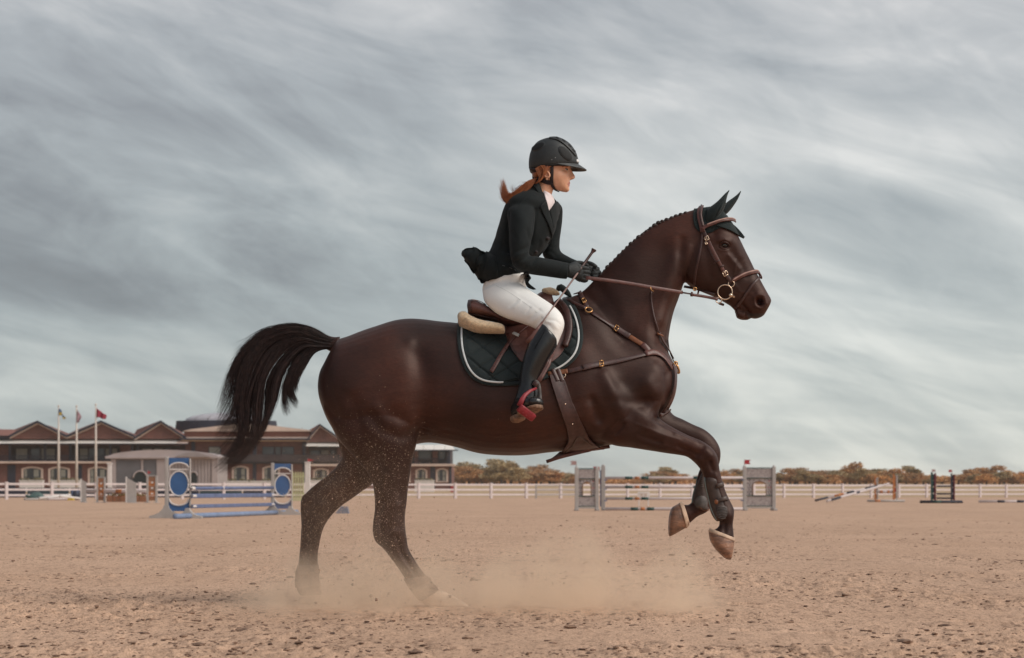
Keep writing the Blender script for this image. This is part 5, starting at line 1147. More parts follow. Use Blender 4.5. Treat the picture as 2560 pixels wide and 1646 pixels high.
# mane braids along the crest
crest = resample([(1500, 687), (1514, 670), (1532, 651), (1558, 624), (1584, 600), (1610, 580), (1636, 561), (1649, 552), (1667, 547), (1688, 539), (1712, 531)], 11)
for i, q in enumerate(crest[:-1]):
    t = np.array(crest[min(i+1, len(crest)-1)])-np.array(crest[max(i-1, 0)]); t = t[:2]/np.linalg.norm(t[:2]); nx, ny = t[1], -t[0]
    if ny > 0: nx, ny = -nx, -ny
    c = P(q[0]-nx*4.0, q[1]-ny*4.0, 9.985); d = Vector((t[0], 0, -t[1])); up = Vector((nx, 0, -ny))
    k_ = random.uniform(.8, 1.25)
    g = tube([c-d*.009*k_-up*.004, c+up*.003*k_, c+d*.007*k_-up*.001, c+d*.010-Vector((0, .008, 0))-up*.008], [.004*k_, .0080*k_, .0075*k_, .003], 10, 3)
    obj('braid', g, MANE, horse)
# tail: dock and hair
dock = [((850, 842), (836, 880), .034, 0), ((835, 843), (824, 878), .032, 0), ((815, 838), (806, 868), .028, 0), ((790, 832), (780, 858), .024, 0), ((765, 828), (757, 848), .018, 0), ((742, 830), (738, 842), .008, 0)]
tg = [
 [(838, 850), (815, 840), (790, 826), (752, 813), (716, 811), (670, 818), (640, 832), (612, 846), (586, 856)],
 [(838, 850), (810, 840), (770, 822), (720, 818), (670, 828), (625, 856), (595, 890), (575, 930), (560, 970), (545, 1018)],
 [(838, 856), (800, 846), (755, 830), (705, 832), (660, 850), (628, 890), (608, 940), (598, 990), (600, 1040), (594, 1090), (565, 1135), (527, 1163)],
 [(838, 860), (795, 854), (750, 842), (702, 856), (665, 890), (640, 940), (622, 1000), (620, 1050), (606, 1100), (580, 1145), (540, 1180)],
 [(838, 864), (795, 862), (755, 856), (715, 880), (680, 925), (662, 970), (660, 1020), (658, 1060), (645, 1105), (612, 1150), (562, 1188)],
 [(838, 868), (795, 866), (762, 868), (730, 895), (706, 930), (694, 970), (684, 1010), (664, 1050), (640, 1080)],
 [(838, 870), (800, 868), (770, 875), (745, 905), (728, 940), (720, 970), (726, 1000), (745, 1025)],
 [(838, 872), (806, 872), (782, 884), (765, 910), (750, 935), (738, 955)],
]
tail = obj('tail', loft(dock, 3, 16), COAT, horse)
rr = np.random.default_rng(11)
tv, tf = strands(tg[1:6], 3400, 26, .0007, 3.4, -.08, .08, rr, .42, 64, 3.0, tight=.8)
o = obj('tail_hair', (tv, tf), TAILM, tail); o['kind'] = 'stuff'
tv, tf = strands(tg[0:3], 900, 20, .0008, 4, -.05, .05, rr, .55, 26, 2.4, tight=.8)
o = obj('tail_hair', (tv, tf), TAILM, tail); o['kind'] = 'stuff'
tv, tf = strands(tg[5:8], 1500, 20, .0008, 3.0, -.05, .05, rr, .28, 22, 2.0, tight=.85)
o = obj('tail_hair', (tv, tf), TAILM, tail); o['kind'] = 'stuff'
# ================================================================== TACK
LEA = mat('brown_leather', (0.115, 0.038, 0.029), 0.42, 0.18, 60, bump=0.15, bscale=300, coat=0.15)
LEAD = mat('dark_leather', (0.060, 0.022, 0.018), 0.42, 0.2, 60, bump=0.15, bscale=300, coat=0.15)
LEAT = mat('tan_leather', (0.24, 0.085, 0.035), 0.42, 0.2, 60, bump=0.15, bscale=300)
BRASS = mat('brass', (0.62, 0.34, 0.15), 0.28, 0.1, 30, metal=0.9)
STEEL = mat('bit_metal', (0.72, 0.55, 0.42), 0.25, 0.05, 30, metal=0.85)
PADM = mat('dark_green_quilting', (0.010, 0.019, 0.020), 0.8, 0.15, 200, bump=0.1, sheen=0.08)
PIPE = mat('white_piping', (0.66, 0.68, 0.68), 0.6, 0.05, 60)
FLEECE = mat('cream_fleece', (0.88, 0.64, 0.40), 0.95, 0.12, 90, bump=0.8, bscale=330, sheen=0.5)
BONN = mat('dark_green_crochet', (0.008, 0.017, 0.018), 0.85, 0.2, 300, bump=0.4, bscale=260, sheen=0.1)
BOOTSH = mat('grey_boot_shell', (0.060, 0.037, 0.030), 0.45, 0.15, 60, bump=0.1)
BOOTED = mat('pale_boot_edge', (0.22, 0.28, 0.27), 0.6, 0.1, 60)
BOOTG = mat('grey_rubber', (0.10, 0.085, 0.078), 0.6, 0.2, 50)
REDP = mat('red_stirrup_metal', (0.27, 0.018, 0.028), 0.45, 0.12, 60, bump=0.1)
SUEDE = mat('saddle_seat_leather', (0.150, 0.060, 0.048), 0.5, 0.15, 60, bump=0.12, bscale=250, coat=0.1)
PINK = mat('worn_leather_edge', (0.42, 0.26, 0.22), 0.6, 0.1, 60)

def mirror_y(g):
    v, f = g; return [(p[0], 20-p[1], p[2]) for p in v], [tuple(reversed(q)) for q in f]
def disc_on(bvh, c, rx, ry, ang, off=0.001, thick=0.002, n=24, rings=3, dome=0.0):
    ca, sa = math.cos(R(ang)), math.sin(R(ang)); v = []; f = []
    for k in range(rings+1):
        r_ = k/rings
        for i in range(n):
            t = 2*math.pi*i/n; a, b = rx*r_*math.cos(t), ry*r_*math.sin(t)
            l, nr = hit(bvh, c[0]+a*ca-b*sa, c[1]+a*sa+b*ca, off+(thick if k < rings else 0)+dome*(1-r_*r_)); v.append(tuple(l))
    for k in range(rings):
        for i in range(n): f.append((k*n+i, k*n+(i+1) % n, (k+1)*n+(i+1) % n, (k+1)*n+i))
    return v, f

# --- saddle pad -----------------------------------------------------
pad = thing('saddle_pad', (0, 10, 0), 'dark green quilted saddle pad with white piping under the brown saddle', 'saddle pad')
padL = [z2(95, 590), z2(90, 700), z2(100, 820), z2(130, 930), z2(175, 1020), z2(240, 1085), z2(330, 1122), z2(450, 1132)]
padR = [z2(975, 285), z2(1060, 380), z2(1130, 500), z2(1165, 620), z2(1172, 740), z2(1140, 860), z2(1060, 950), z2(960, 1010)]
padR2 = padR
def quilt(u, v, p):
    a = (p[0]*0.82+p[2]*1.0)/0.098; b = (p[0]*0.72-p[2]*1.15)/0.098
    da = abs((a+0.5) % 1-0.5); db = abs((b+0.5) % 1-0.5)
    e = min(min(u, 1-u)*14, min(v, 1-v)*14, 1)
    return (-0.0065*(math.exp(-(da/0.055)**2)+math.exp(-(db/0.055)**2))+0.0035*math.sin(math.pi*da)*math.sin(math.pi*db)+0.0075)*e
pg = patch(HB, padL, padR, 130, 96, off=0.004, thick=0.006, relief=quilt, sm=3)
obj('pad_side', pg, PADM, pad); obj('pad_side', mirror_y(pg), PADM, pad)
PB = BVHTree.FromPolygons([Vector(p) for p in pg[0]], pg[1])
def inset(pts, c, d):
    return [(p[0]+(c[0]-p[0])/math.hypot(c[0]-p[0], c[1]-p[1])*d, p[1]+(c[1]-p[1])/math.hypot(c[0]-p[0], c[1]-p[1])*d) for p in pts]
pc = z2(620, 700)
pl = inset(padL, pc, 8); pr = inset(padR, pc, 8)
run = pl+[z2(620, 1100), z2(800, 1070)]+pr[::-1]
obj('piping', strap(PB, run, 0.0085, 0.004, 0.002, 5, sm=4), PIPE, pad)
q = resample([padL[-1], z2(600, 1128), z2(760, 1095), z2(880, 1050), padR[-1]], 4)
obj('binding', strap(HB, inset(padL, pc, 2)+[z2(620, 1118), z2(800, 1085)]+inset(padR, pc, 2)[::-1], 0.020, 0.010, 0.003, 5, sm=3), PADM, pad)
obj('collar_edge', tube([P(*z2(960, 300), 9.98), P(*z2(985, 275), 9.97), P(*z2(1040, 320), 9.96), P(*z2(1075, 360), 9.95)], [.010, .016, .014, .006], 10, 3), PADM, pad)

# --- fleece half pad ------------------------------------------------
fl = thing('fleece_half_pad', (0, 10, 0), 'cream sheepskin roll showing behind and before the saddle', 'saddle fleece')
geo = [loft([(z2(84, 520), z2(92, 590), .06, -.06), (z2(100, 494), z2(96, 615), .08, -.09), (z2(150, 488), z2(140, 645), .085, -.11), (z2(210, 530), z2(210, 668), .08, -.14), (z2(300, 562), z2(290, 680), .065, -.17),
              (z2(400, 580), z2(395, 682), .05, -.20), (z2(470, 595), z2(480, 682), .04, -.22), (z2(495, 620), z2(500, 670), .02, -.23)], 4, 20)]
geo.append(mirror_y(geo[0]))
fv, ff = remesh(geo, 0.006, 2)
def fluff(v, f, amp, sc, seed):
    n = vnormals(v, f); r_ = np.random.default_rng(seed); h = np.zeros(len(v))
    for k in range(14):
        d = r_.normal(0, 1, 3); d /= np.linalg.norm(d); h += np.sin(v@d*sc*(0.6+k*0.13)+r_.uniform(0, 6.28))
    return v+n*(h/4*amp)[:, None]
obj('rear_roll', (fluff(fv, ff, .0012, 300, 1), ff), FLEECE, fl)
fv, ff = remesh([loft([(z2(820, 292), z2(830, 320), .03, -.03), (z2(860, 280), z2(870, 345), .05, -.04), (z2(905, 280), z2(910, 345), .05, -.045), (z2(945, 300), z2(950, 345), .04, -.05), (z2(975, 325), z2(978, 345), .015, -.05)], 3, 16)], .005, 2)
obj('front_roll', (fluff(fv, ff, .002, 260, 2), ff), FLEECE, fl)

# --- saddle ----------------------------------------------------------
sad = thing('saddle', (0, 10, 0), 'brown leather jumping saddle under the rider with red safety stirrup', 'saddle')
seat = [loft([(z2(178, 395), z2(176, 500), .10, 0), (z2(192, 385), z2(180, 540), .135, 0), (z2(240, 392), z2(235, 552), .15, 0), (z2(320, 428), z2(320, 562), .155, 0), (z2(400, 480), z2(400, 575), .15, 0), (z2(470, 515), z2(470, 610), .14, 0),
              (z2(600, 500), z2(600, 640), .13, 0), (z2(700, 420), z2(720, 620), .12, 0), (z2(790, 330), z2(820, 560), .11, 0), (z2(850, 312), z2(880, 520), .10, 0), (z2(900, 325), z2(940, 480), .08, 0)], 4, 24)]
obj('seat', seat[0], SUEDE, sad)
SB = BVHTree.FromPolygons([Vector(p) for p in seat[0][0]], seat[0][1])
obj('cantle_edge', strap(SB, [z2(196, 395), z2(186, 440), z2(196, 480)], .022, .004, .002, 3), LEAD, sad)
obj('cantle_rim', strap(SB, [z2(205, 391), z2(270, 402), z2(345, 438)], .012, .003, .003, 4), PINK, sad)
obj('seat_piping', strap(SB, [z2(170, 492), z2(240, 508), z2(340, 530), z2(440, 552)], .008, .005, .002, 4), LEAD, sad)
obj('seat_piping', strap(SB, [z2(172, 520), z2(240, 540), z2(340, 556), z2(440, 568)], .006, .004, .002, 4), LEAD, sad)
fL = [z2(440, 560), z2(470, 640), z2(510, 730), z2(550, 820), z2(600, 900), z2(650, 950), z2(760, 970)]
fR = [z2(860, 330), z2(1010, 410), z2(1080, 560), z2(1085, 690), z2(1045, 800), z2(980, 880), z2(900, 945)]
fg = patch(HB, fL, fR, 46, 40, off=0.020, thick=0.006, sm=4)
obj('flap', fg, LEA, sad); obj('flap', mirror_y(fg), LEA, sad)
FB = BVHTree.FromPolygons([Vector(p) for p in fg[0]], fg[1])
jg = join([fg, pg]); SPB = BVHTree.FromPolygons([Vector(p) for p in jg[0]], jg[1])
obj('knee_roll', strap(FB, [z2(930, 380), z2(1020, 450), z2(1060, 560), z2(1062, 690), z2(1020, 800)], .030, .016, .002, 5, sm=4), LEAD, sad)
obj('flap_stitching', strap(FB, [z2(455, 575), z2(490, 660), z2(530, 740), z2(575, 830), z2(640, 925)], .010, .003, .001, 5), LEAD, sad)
obj('flap_panel', disc_on(FB, z2(600, 690), 26, 28, 40, .001, .003), SUEDE, sad)
lea = obj('stirrup_leather', strap(SPB, [z2(700, 620), z2(650, 655), z2(590, 700), z2(520, 790), z2(460, 880), z2(410, 970), z2(378, 1020)], .018, .004, .006, 5, sm=4), LEA, sad)
for t in np.linspace(0.35, 0.95, 11):
    A_ = sample_cr(np.array([z2(640, 665), z2(590, 700), z2(520, 790), z2(460, 880), z2(410, 970), z2(378, 1020)]), 12); q = A_[int(t*(len(A_)-1))]
    obj('strap_hole', disc_on(SPB, q, 1.1, 1.1, 0, .0102, .001, 8, 1), NOSTRIL, lea)
obj('keeper', strap(FB, [z2(572, 690), z2(620, 712)], .016, .006, .009, 3, sm=0), PIPE, sad)
# stirrup leathers down the front of the boot
for dx, nm in ((0, 'stirrup_leather'), (14, 'stirrup_leather')):
    pts = [P(*z2(905+dx*.4, 865), 9.66), P(*z2(870+dx, 950), 9.64), P(*z2(815+dx, 1050), 9.62), P(*z2(765+dx*1.5, 1120), 9.60)]
    obj(nm, strip(pts, [Vector((0.3, -1, 0))]*4, .013, .004), LEA, sad)
stp = obj('stirrup', tube([P(*z2(762, 1105), 9.585), P(*z2(785, 1118), 9.58), P(*z2(800, 1160), 9.575), P(*z2(806, 1230), 9.57), P(*z2(810, 1290), 9.54)], [.012, .010, .008, .008, .007], 10, 3), BOOTG, sad)
obj('stirrup_eye', strip([P(*z2(748, 1110), 9.58), P(*z2(790, 1140), 9.575)], [Vector((0, -1, 0))]*2, .022, .010), LEAD, stp)
obj('stirrup_branch', strip([P(*z2(765, 1163), 9.50), P(*z2(715, 1185), 9.47), P(*z2(670, 1222), 9.45), P(*z2(645, 1265), 9.44), P(*z2(625, 1315), 9.435)], [Vector((0, -1, 0))]*5, .014, .010, lambda t: 0.7+1.1*t), REDP, stp)
tr_ = join([])
a0, a1 = P(*z2(618, 1322), 9.43), P(*z2(748, 1418), 9.47)
obj('stirrup_tread', strip([a0, a0.lerp(a1, .08), a0.lerp(a1, .5), a0.lerp(a1, .92), a1], [Vector((.1, -1, -.35))]*5, .038, .014, lambda t: 0.8 if t in (0, 1) else 1), REDP, stp)
for i in range(4):
    for j in range(2):
        c = a0.lerp(a1, .16+i*.23)+Vector((.007 if j else -.007, -.018, .010 if j else -.008))
        obj('tread_stud', ball(c, .0030, 8, 6), REDP, stp)

# --- girth and stud guard ------------------------------------------
gi = thing('girth', (0, 10, 0), 'dark leather girth with broad stud guard spread under the belly', 'girth')
gL = [z4(222, 800), z4(240, 870), z4(290, 1020), z4(345, 1170), z4(366, 1250), z4(362, 1310), z4(300, 1390), z4(198, 1468)]
gR = [z4(330, 800), z4(345, 850), z4(400, 1000), z4(480, 1170), z4(535, 1270), z4(600, 1328), z4(660, 1345), z4(700, 1342)]
geo = patch(HB, gL, gR, 26, 60, off=.008, thick=.009, miss='keep', Ym=9.93, sm=5)
obj('girth_band', geo, LEAD, gi)
GB = BVHTree.FromPolygons([Vector(p) for p in geo[0]], geo[1])
obj('guard_seam', strap(GB, [z4(335, 1400), z4(395, 1350), z4(430, 1290), z4(455, 1262), z4(490, 1290), z4(560, 1340)], .006, .0025, .0005, 4, miss='keep', Ym=9.92), BOOTSH, gi)
obj('guard_rim', strap(GB, [z4(205, 1462), z4(300, 1430), z4(420, 1400), z4(560, 1368), z4(690, 1346)], .016, .004, .0, 5, miss='keep', Ym=9.92), LEA, gi)
obj('girth_strap', strap(HB, [z4(245, 760), z4(262, 800), z4(285, 850)], .018, .004, .017, 3), LEAD, gi)
obj('girth_strap', strap(HB, [z4(285, 755), z4(302, 800), z4(322, 850)], .018, .004, .017, 3), LEAD, gi)
l, nr = hit(GB, *z4(366, 893)); obj('girth_ring', ring(l+nr*.004, .012, .0028, nr), STEEL, gi)
obj('girth_stud', disc_on(GB, z4(349, 1018), 2.2, 2.2, 0, .001, .003, 10, 2), STEEL, gi)
obj('girth_stud', disc_on(GB, z4(405, 1172), 1.6, 1.6, 0, .001, .003, 10, 2), STEEL, gi)

# --- breastplate -----------------------------------------------------
bp_ = thing('breastplate', (0, 10, 0), 'brown leather five point breastplate with brass rings across the chest', 'breastplate')
def st(pts, w, m, off=.003, th=.0045, nm='strap', par=None, **k): return obj(nm, strap(HB, pts, w, th, off, 5, sm=3, **k), m, par or bp_)
st([z4(340, 210), z4(400, 245), z4(460, 275), z4(505, 295)], .016, LEAD, .012)
st([z4(455, 155), z4(475, 200), z4(500, 250), z4(515, 282)], .022, LEAD, .006)
st([z4(430, 185), z4(447, 158), z4(470, 180)], .020, LEAD, .008)
st([z4(548, 318), z4(640, 378), z4(720, 430), z4(790, 470), z4(840, 500)], .020, LEAD, .004)
st([z4(740, 440), z4(800, 478), z4(845, 503)], .026, LEAD, .008, nm='strap_end')
st([z4(838, 498), z4(890, 530), z4(955, 570)], .021, LEAT, .005)
st([z4(940, 560), z4(968, 585), z4(985, 610), z4(1000, 625)], .026, LEA, .007)
st([z4(213, 793), z4(290, 782), z4(370, 770)], .022, LEAT, .010)
st([z4(360, 772), z4(450, 752), z4(540, 730), z4(640, 712), z4(760, 688), z4(880, 660), z4(960, 640), z4(1010, 628)], .021, LEAD, .005)
st([z4(480, 745), z4(550, 728), z4(620, 715)], .026, LEAD, .009, nm='strap_end')
st([z4(960, 640), z4(1010, 622), z4(1060, 630), z4(1105, 665), z4(1140, 710), z4(1165, 748)], .028, LEA, .008)
st([z4(1165, 720), z4(1180, 790), z4(1174, 880), z4(1150, 960), z4(1115, 1030), z4(1070, 1095)], .024, LEAD, .012)
st([z4(1190, 735), z4(1192, 820), z4(1186, 900), z4(1165, 980), z4(1130, 1050)], .016, LEA, .006)
st([z4(1132, 1042), z4(1095, 1075), z4(1050, 1105)], .018, LEAD, .02, nm='strap_end')
c, nr = hit(HB, *z4(527, 305)); obj('ring', ring(c+nr*.010, .0165, .0036, nr), BRASS, bp_)
def buckle(bvh, c, w, h, ang, par, m, off=.010):
    ca, sa = math.cos(R(ang)), math.sin(R(ang)); pts = []
    for a, b in ((-1, -1), (1, -1), (1, 1), (-1, 1), (-1, -1)):
        x_, y_ = a*w, b*h; pts.append(hit(bvh, c[0]+x_*ca-y_*sa, c[1]+x_*sa+y_*ca, off)[0])
    o = obj('buckle', join([tube([pts[i].lerp(pts[i+1], -.05), pts[i].lerp(pts[i+1], 1.05)], .0024, 6) for i in range(4)]+[tube([(pts[0]+pts[3])/2, (pts[1]+pts[2])/2], .0018, 6)]), m, par); return o
buckle(HB, z4(738, 440), 4.5, 7, 35, bp_, BRASS); buckle(HB, z4(622, 717), 4.5, 7.5, -8, bp_, BRASS, .014); buckle(HB, z4(490, 238), 5, 4, 60, bp_, BRASS, .014)
# martingale fork and brass clip in front of the chest
st([z4(1012, 150), z4(1010, 220), z4(1025, 320), z4(1045, 400), z4(1062, 470)], .007, LEAD, .006, .004, nm='martingale_strap')
st([z4(1062, 470), z4(1085, 530), z4(1130, 600), z4(1180, 670)], .012, LEAD, .008, .005, nm='martingale_strap')
st([z4(1130, 520), z4(1135, 580), z4(1165, 640), z4(1190, 690)], .010, LEAD, .004, .004, nm='martingale_strap')
obj('martingale_stop', strap(HB, [z4(1045, 478), z4(1085, 492)], .008, .008, .008, 3), LEAT, bp_)
obj('martingale_ring', ring(P(*z4(1016, 130), 9.86), .0125, .0026, (.6, -.6, .2), sx=.6), BRASS, bp_)
q0 = P(*z4(1195, 690), 9.97)
obj('clip', tube([P(*z4(1188, 690), 9.96), P(*z4(1205, 715), 9.955), P(*z4(1222, 750), 9.955), P(*z4(1226, 778), 9.96), P(*z4(1212, 775), 9.96), P(*z4(1205, 740), 9.96)], [.004, .006, .0055, .005, .004, .003], 8, 3), BRASS, bp_)
obj('clip', ring(P(*z4(1200, 705), 9.95), .009, .0028, (.3, -.9, .1)), BRASS, bp_)

# --- bridle -----------------------------------------------------------
br = thing('bridle', (0, 10, 0), 'brown leather bridle with brass buckles and three ring bit', 'bridle')
def sb(nm, pts, w, m, off=.004, th=.0045, par=None, **k): return obj(nm, strap(HB, pts, w, th, off, 4, sm=2, **k), m, par or br)
sb('crown_strap', [z3(1055, 228), z3(1036, 280), z3(1040, 350), z3(1062, 430), z3(1068, 470)], .024, LEA, .010)
sb('crown_strap_lining', [z3(1058, 232), z3(1046, 280), z3(1050, 350), z3(1068, 420)], .008, LEAD, .015)
sb('browband', [z3(1065, 455), z3(1100, 425), z3(1160, 395), z3(1230, 372), z3(1300, 366), z3(1350, 376)], .016, LEA, .020, .006)
sb('browband_trim', [z3(1110, 412), z3(1170, 386), z3(1240, 366), z3(1300, 358), z3(1350, 368)], .006, PINK, .026, .004)
sb('cheek_strap', [z3(1070, 450), z3(1098, 510), z3(1120, 560)], .018, LEAD, .006)
sb('cheek_strap', [z3(1118, 545), z3(1160, 640), z3(1205, 730), z3(1245, 810), z3(1275, 870)], .017, LEA, .006)
sb('cheek_strap', [z3(1112, 580), z3(1150, 670), z3(1190, 750)], .010, LEAD, .004)
sb('cheek_strap', [z3(1280, 870), z3(1310, 910), z3(1338, 950)], .018, LEAD, .006)
for a_, b_ in ((z3(1175, 765), z3(1222, 735)), (z3(1222, 805), z3(1258, 785))): sb('strap_keeper', [a_, b_], .007, LEAD, .012)
sb('throat_strap', [z3(1062, 470), z3(1055, 560), z3(1035, 680), z3(1010, 800), z3(992, 900), z3(988, 1000)], .010, LEAD, .004)
nb_ = [z3(1345, 930), z3(1400, 900), z3(1470, 872), z3(1540, 852), z3(1585, 848), z3(1612, 870)]
sb('noseband', nb_, .020, LEA, .005, .008)
sb('noseband_trim', [(x_-.6, y_-1.6) for x_, y_ in nb_], .006, PINK, .014, .003)
sb('flash_strap', [z3(1632, 885), z3(1590, 920), z3(1530, 990), z3(1470, 1080), z3(1420, 1150), z3(1378, 1198)], .012, LEAD, .005)
obj('flash_loop', ring(P(*z3(1622, 888), 9.995), .011, .004, (.9, .1, .4)), LEA, br)
buckle(HB, z3(1108, 530), 4.6, 4.6, 62, br, STEEL, .012); buckle(HB, z3(1275, 862), 5.2, 5, 62, br, STEEL, .012); buckle(HB, z3(1100, 577), 2.6, 3, 62, br, STEEL, .010)
cb, nb2 = hit(HB, *z3(1275, 1040)); cb = P(*z3(1280, 1042), cb.y-.022)
obj('bit_ring', ring(cb, 18.2/FPX*cb.y, .0030, (0, 1, 0)), STEEL, br)
obj('bit_ring', ring(P(*z3(1341, 962), cb.y), 7.6/FPX*cb.y, .0026, (0, 1, 0)), STEEL, br)
obj('bit_ring', ring(P(*z3(1221, 1120), cb.y), 7.2/FPX*cb.y, .0026, (0, 1, 0)), STEEL, br)
obj('bit_mouthpiece', tube([P(*z3(1335, 1075), cb.y-.006), P(*z3(1338, 1072), cb.y+.02), P(*z3(1390, 1100), cb.y+.035)], [.009, .008, .005], 10, 2), STEEL, br)
obj('chin_strap', tube([P(*z3(1225, 1150), 9.96), P(*z3(1265, 1165), 9.975)], .006, 8), LEAD, br)
def rein(pxs, Ys, w, m):
    q = resample([(a[0], a[1], y_*100) for a, y_ in zip(pxs, Ys)], 8); pts = []
    for a in q:
        Y_ = a[2]/100; d = (P(a[0], a[1], 1)-EYE).normalized(); l, nr, _, _ = HB.ray_cast(EYE, d)
        if l is not None: Y_ = min(Y_, l.y-.010)
        pts.append(P(a[0], a[1], Y_))
    arr = np.array([tuple(p) for p in pts])
    for _ in range(8): arr[1:-1] = arr[1:-1]*.5+(arr[:-2]+arr[2:])*.25
    return obj('rein', strip([Vector(p) for p in arr], [Vector((0, -1, 0.15))]*len(arr), w, .0045), m, br)
rein([z3(-60, 905), z3(60, 918), z3(300, 950), z3(590, 1000), z3(870, 1046)], [9.80, 9.80, 9.83, 9.86, 9.90], .0165, LEA)
rein([z3(860, 1046), z3(960, 1062)], [9.90, 9.91], .007, LEAD)
rein([z3(945, 1066), z3(1060, 1080), z3(1212, 1112)], [9.91, 9.925, cb.y-.002], .013, LEA)
rein([z3(890, 990), z3(980, 1004), z3(1090, 1034), z3(1180, 1068)], [10.05, 10.05, 10.05, 10.05], .012, LEAD)
obj('rein_stop', strip([P(*z3(962, 1042), 9.905), P(*z3(957, 1085), 9.905)], [Vector((0, -1, 0))]*2, .010, .008), LEA, br)
obj('rein_stop', strip([P(*z3(1025, 1030), 9.98), P(*z3(1016, 1075), 9.93)], [Vector((0, -1, 0))]*2, .008, .006), LEA, br)
obj('throat_buckle', ring(P(*z3(990, 1012), 9.93), .007, .003), BRASS, br)

# --- ear bonnet --------------------------------------------------------
bo = thing('ear_bonnet', (0, 10, 0), 'dark green crochet ear bonnet with two pointed ear covers', 'ear bonnet')
cap = patch(HB, [z3(985, 250), z3(975, 320), z3(985, 400), z3(1015, 450), z3(1060, 480), z3(1110, 480)], [z3(1200, 222), z3(1255, 262), z3(1290, 310), z3(1310, 360), z3(1270, 400), z3(1150, 470)], 40, 34, off=.002, thick=.004,
            relief=lambda u, v, p: 0.0018*math.sin(u*95)+0.0008*math.sin(v*80), sm=3)
obj('cap', cap, BONN, bo); obj('cap', mirror_y(cap), BONN, bo)
obj('poll_knot', ball(P(*z3(1225, 300), 9.99), .026, 14, 10, scale=(1, 1.4, 1.0)), BONN, bo)
fpk = patch(HB, [z3(1180, 400), z3(1230, 420), z3(1290, 440), z3(1350, 470), z3(1400, 500), z3(1462, 524)], [z3(1330, 355), z3(1350, 385), z3(1380, 410), z3(1410, 440), z3(1440, 475), z3(1470, 515)], 14, 24, off=.005, thick=.005,
            miss='keep', Ym=9.985, sm=3)
obj('forehead_flap', fpk, BONN, bo)
obj('flap_edge', tube([P(*z3(1200, 408), 9.93), P(*z3(1290, 440), 9.955), P(*z3(1370, 478), 9.975), P(*z3(1462, 522), 9.985)], .004, 8, 3), BOOTG, bo)
def ear(secs, nm='ear_cover'):
    g = loft(secs, 5, 24); return obj(nm, g, BONN, bo)
ear([(z3(1110, 240), z3(1085, 420), .030, -.045), (z3(1160, 205), z3(1165, 385), .036, -.052), (z3(1205, 170), z3(1225, 310), .034, -.056), (z3(1250, 125), z3(1278, 225), .026, -.056), (z3(1282, 92), z3(1292, 160), .017, -.052), (z3(1305, 72), z3(1305, 110), .010, -.048), (z3(1320, 58), z3(1322, 68), .003, -.045)])
ear([(z3(1220, 240), z3(1260, 300), .026, .04), (z3(1270, 200), z3(1295, 290), .032, .05), (z3(1320, 160), z3(1335, 250), .030, .055), (z3(1365, 128), z3(1378, 190), .022, .055), (z3(1400, 100), z3(1408, 140), .014, .052), (z3(1432, 66), z3(1434, 78), .003, .05)])
# inner pleat of each ear
obj('ear_fold', tube([P(*z3(1200, 300), 9.915), P(*z3(1240, 230), 9.912), P(*z3(1275, 160), 9.925)], [.004, .006, .002], 6, 3), BONN, bo)

# --- leg boots ----------------------------------------------------------
tb = thing('tendon_boot', P(1795, 1250, 9.86), 'ribbed brown tendon boot with two straps on the near foreleg', 'horse boot', 'boots on the horse legs')
sh = loft([((1778, 1188), (1761, 1192), .022, NF), ((1797, 1196), (1759, 1206), .038, NF-.001), ((1802, 1214), (1762, 1224), .036, NF-.001), ((1812, 1240), (1770, 1250), .036, NF-.001), ((1820, 1258), (1774, 1268), .039, NF), ((1824, 1274), (1777, 1282), .042, NF),
           ((1820, 1290), (1785, 1297), .042, NF), ((1808, 1301), (1792, 1304), .030, NF)], 4, 28)
obj('shell', sh, BOOTSH, tb)
TB = BVHTree.FromPolygons([Vector(p) for p in sh[0]], sh[1])
obj('pale_edge', strap(TB, [z5(742, 710), z5(750, 800), z5(775, 900), z5(800, 1000), z5(850, 1100)], .005, .003, .0, 4), BOOTED, tb)
for pa_, pb_ in (((z5(850, 790), z5(935, 755))), ((z5(855, 925), z5(975, 885)))):
    s_ = obj('strap', strap(HB, [pa_, ((pa_[0]+pb_[0])/2, (pa_[1]+pb_[1])/2+1), pb_], .0195, .006, .011, 3, sm=2, miss='near'), BOOTSH, tb)
    for dy in (-4.4, 4.4):
        obj('stitch_line', strap(HB, [(pa_[0]+1, pa_[1]+dy), (pb_[0]-1, pb_[1]+dy)], .0022, .002, .0165, 3, sm=1), LEAT, s_)
obj('strap_buckle', ball(hit(TB, *z5(848, 935), .004)[0], .010, 10, 8, scale=(1, .6, 1.2)), LEAT, tb)
cup = obj('fetlock_cup', disc_on(TB, z5(900, 1030), 19, 19, 0, .0, .003, 28, 5, dome=.006), BOOTSH, tb)
for i in range(8):
    yy = 985+i*13; w = [60, 72, 80, 84, 84, 78, 68, 52][i]/2
    obj('rib', strap(TB, [z5(895-w, yy-3), z5(895, yy+5), z5(895+w, yy-3)], .0035, .004, .008, 3, sm=0), BOOTG, cup)
t2 = thing('tendon_boot', P(1755, 1230, 10.13), 'dark tendon boot with pale rim on the far foreleg behind', 'horse boot', 'boots on the horse legs')
sh2 = loft([(z5(712, 650), z5(750, 660), .030, FF), (z5(690, 700), z5(745, 740), .038, FF), (z5(655, 790), z5(760, 820), .038, FF), (z5(632, 880), z5(775, 900), .038, FF), (z5(622, 960), z5(785, 985), .042, FF), (z5(650, 995), z5(775, 1012), .040, FF), (z5(700, 1012), z5(740, 1022), .02, FF)], 4, 26)
obj('shell', sh2, BOOTSH, t2); TB2 = BVHTree.FromPolygons([Vector(p) for p in sh2[0]], sh2[1])
obj('pale_edge', strap(TB2, [z5(708, 665), z5(680, 730), z5(655, 800), z5(634, 880), z5(626, 950)], .006, .004, .0, 4), BOOTED, t2)
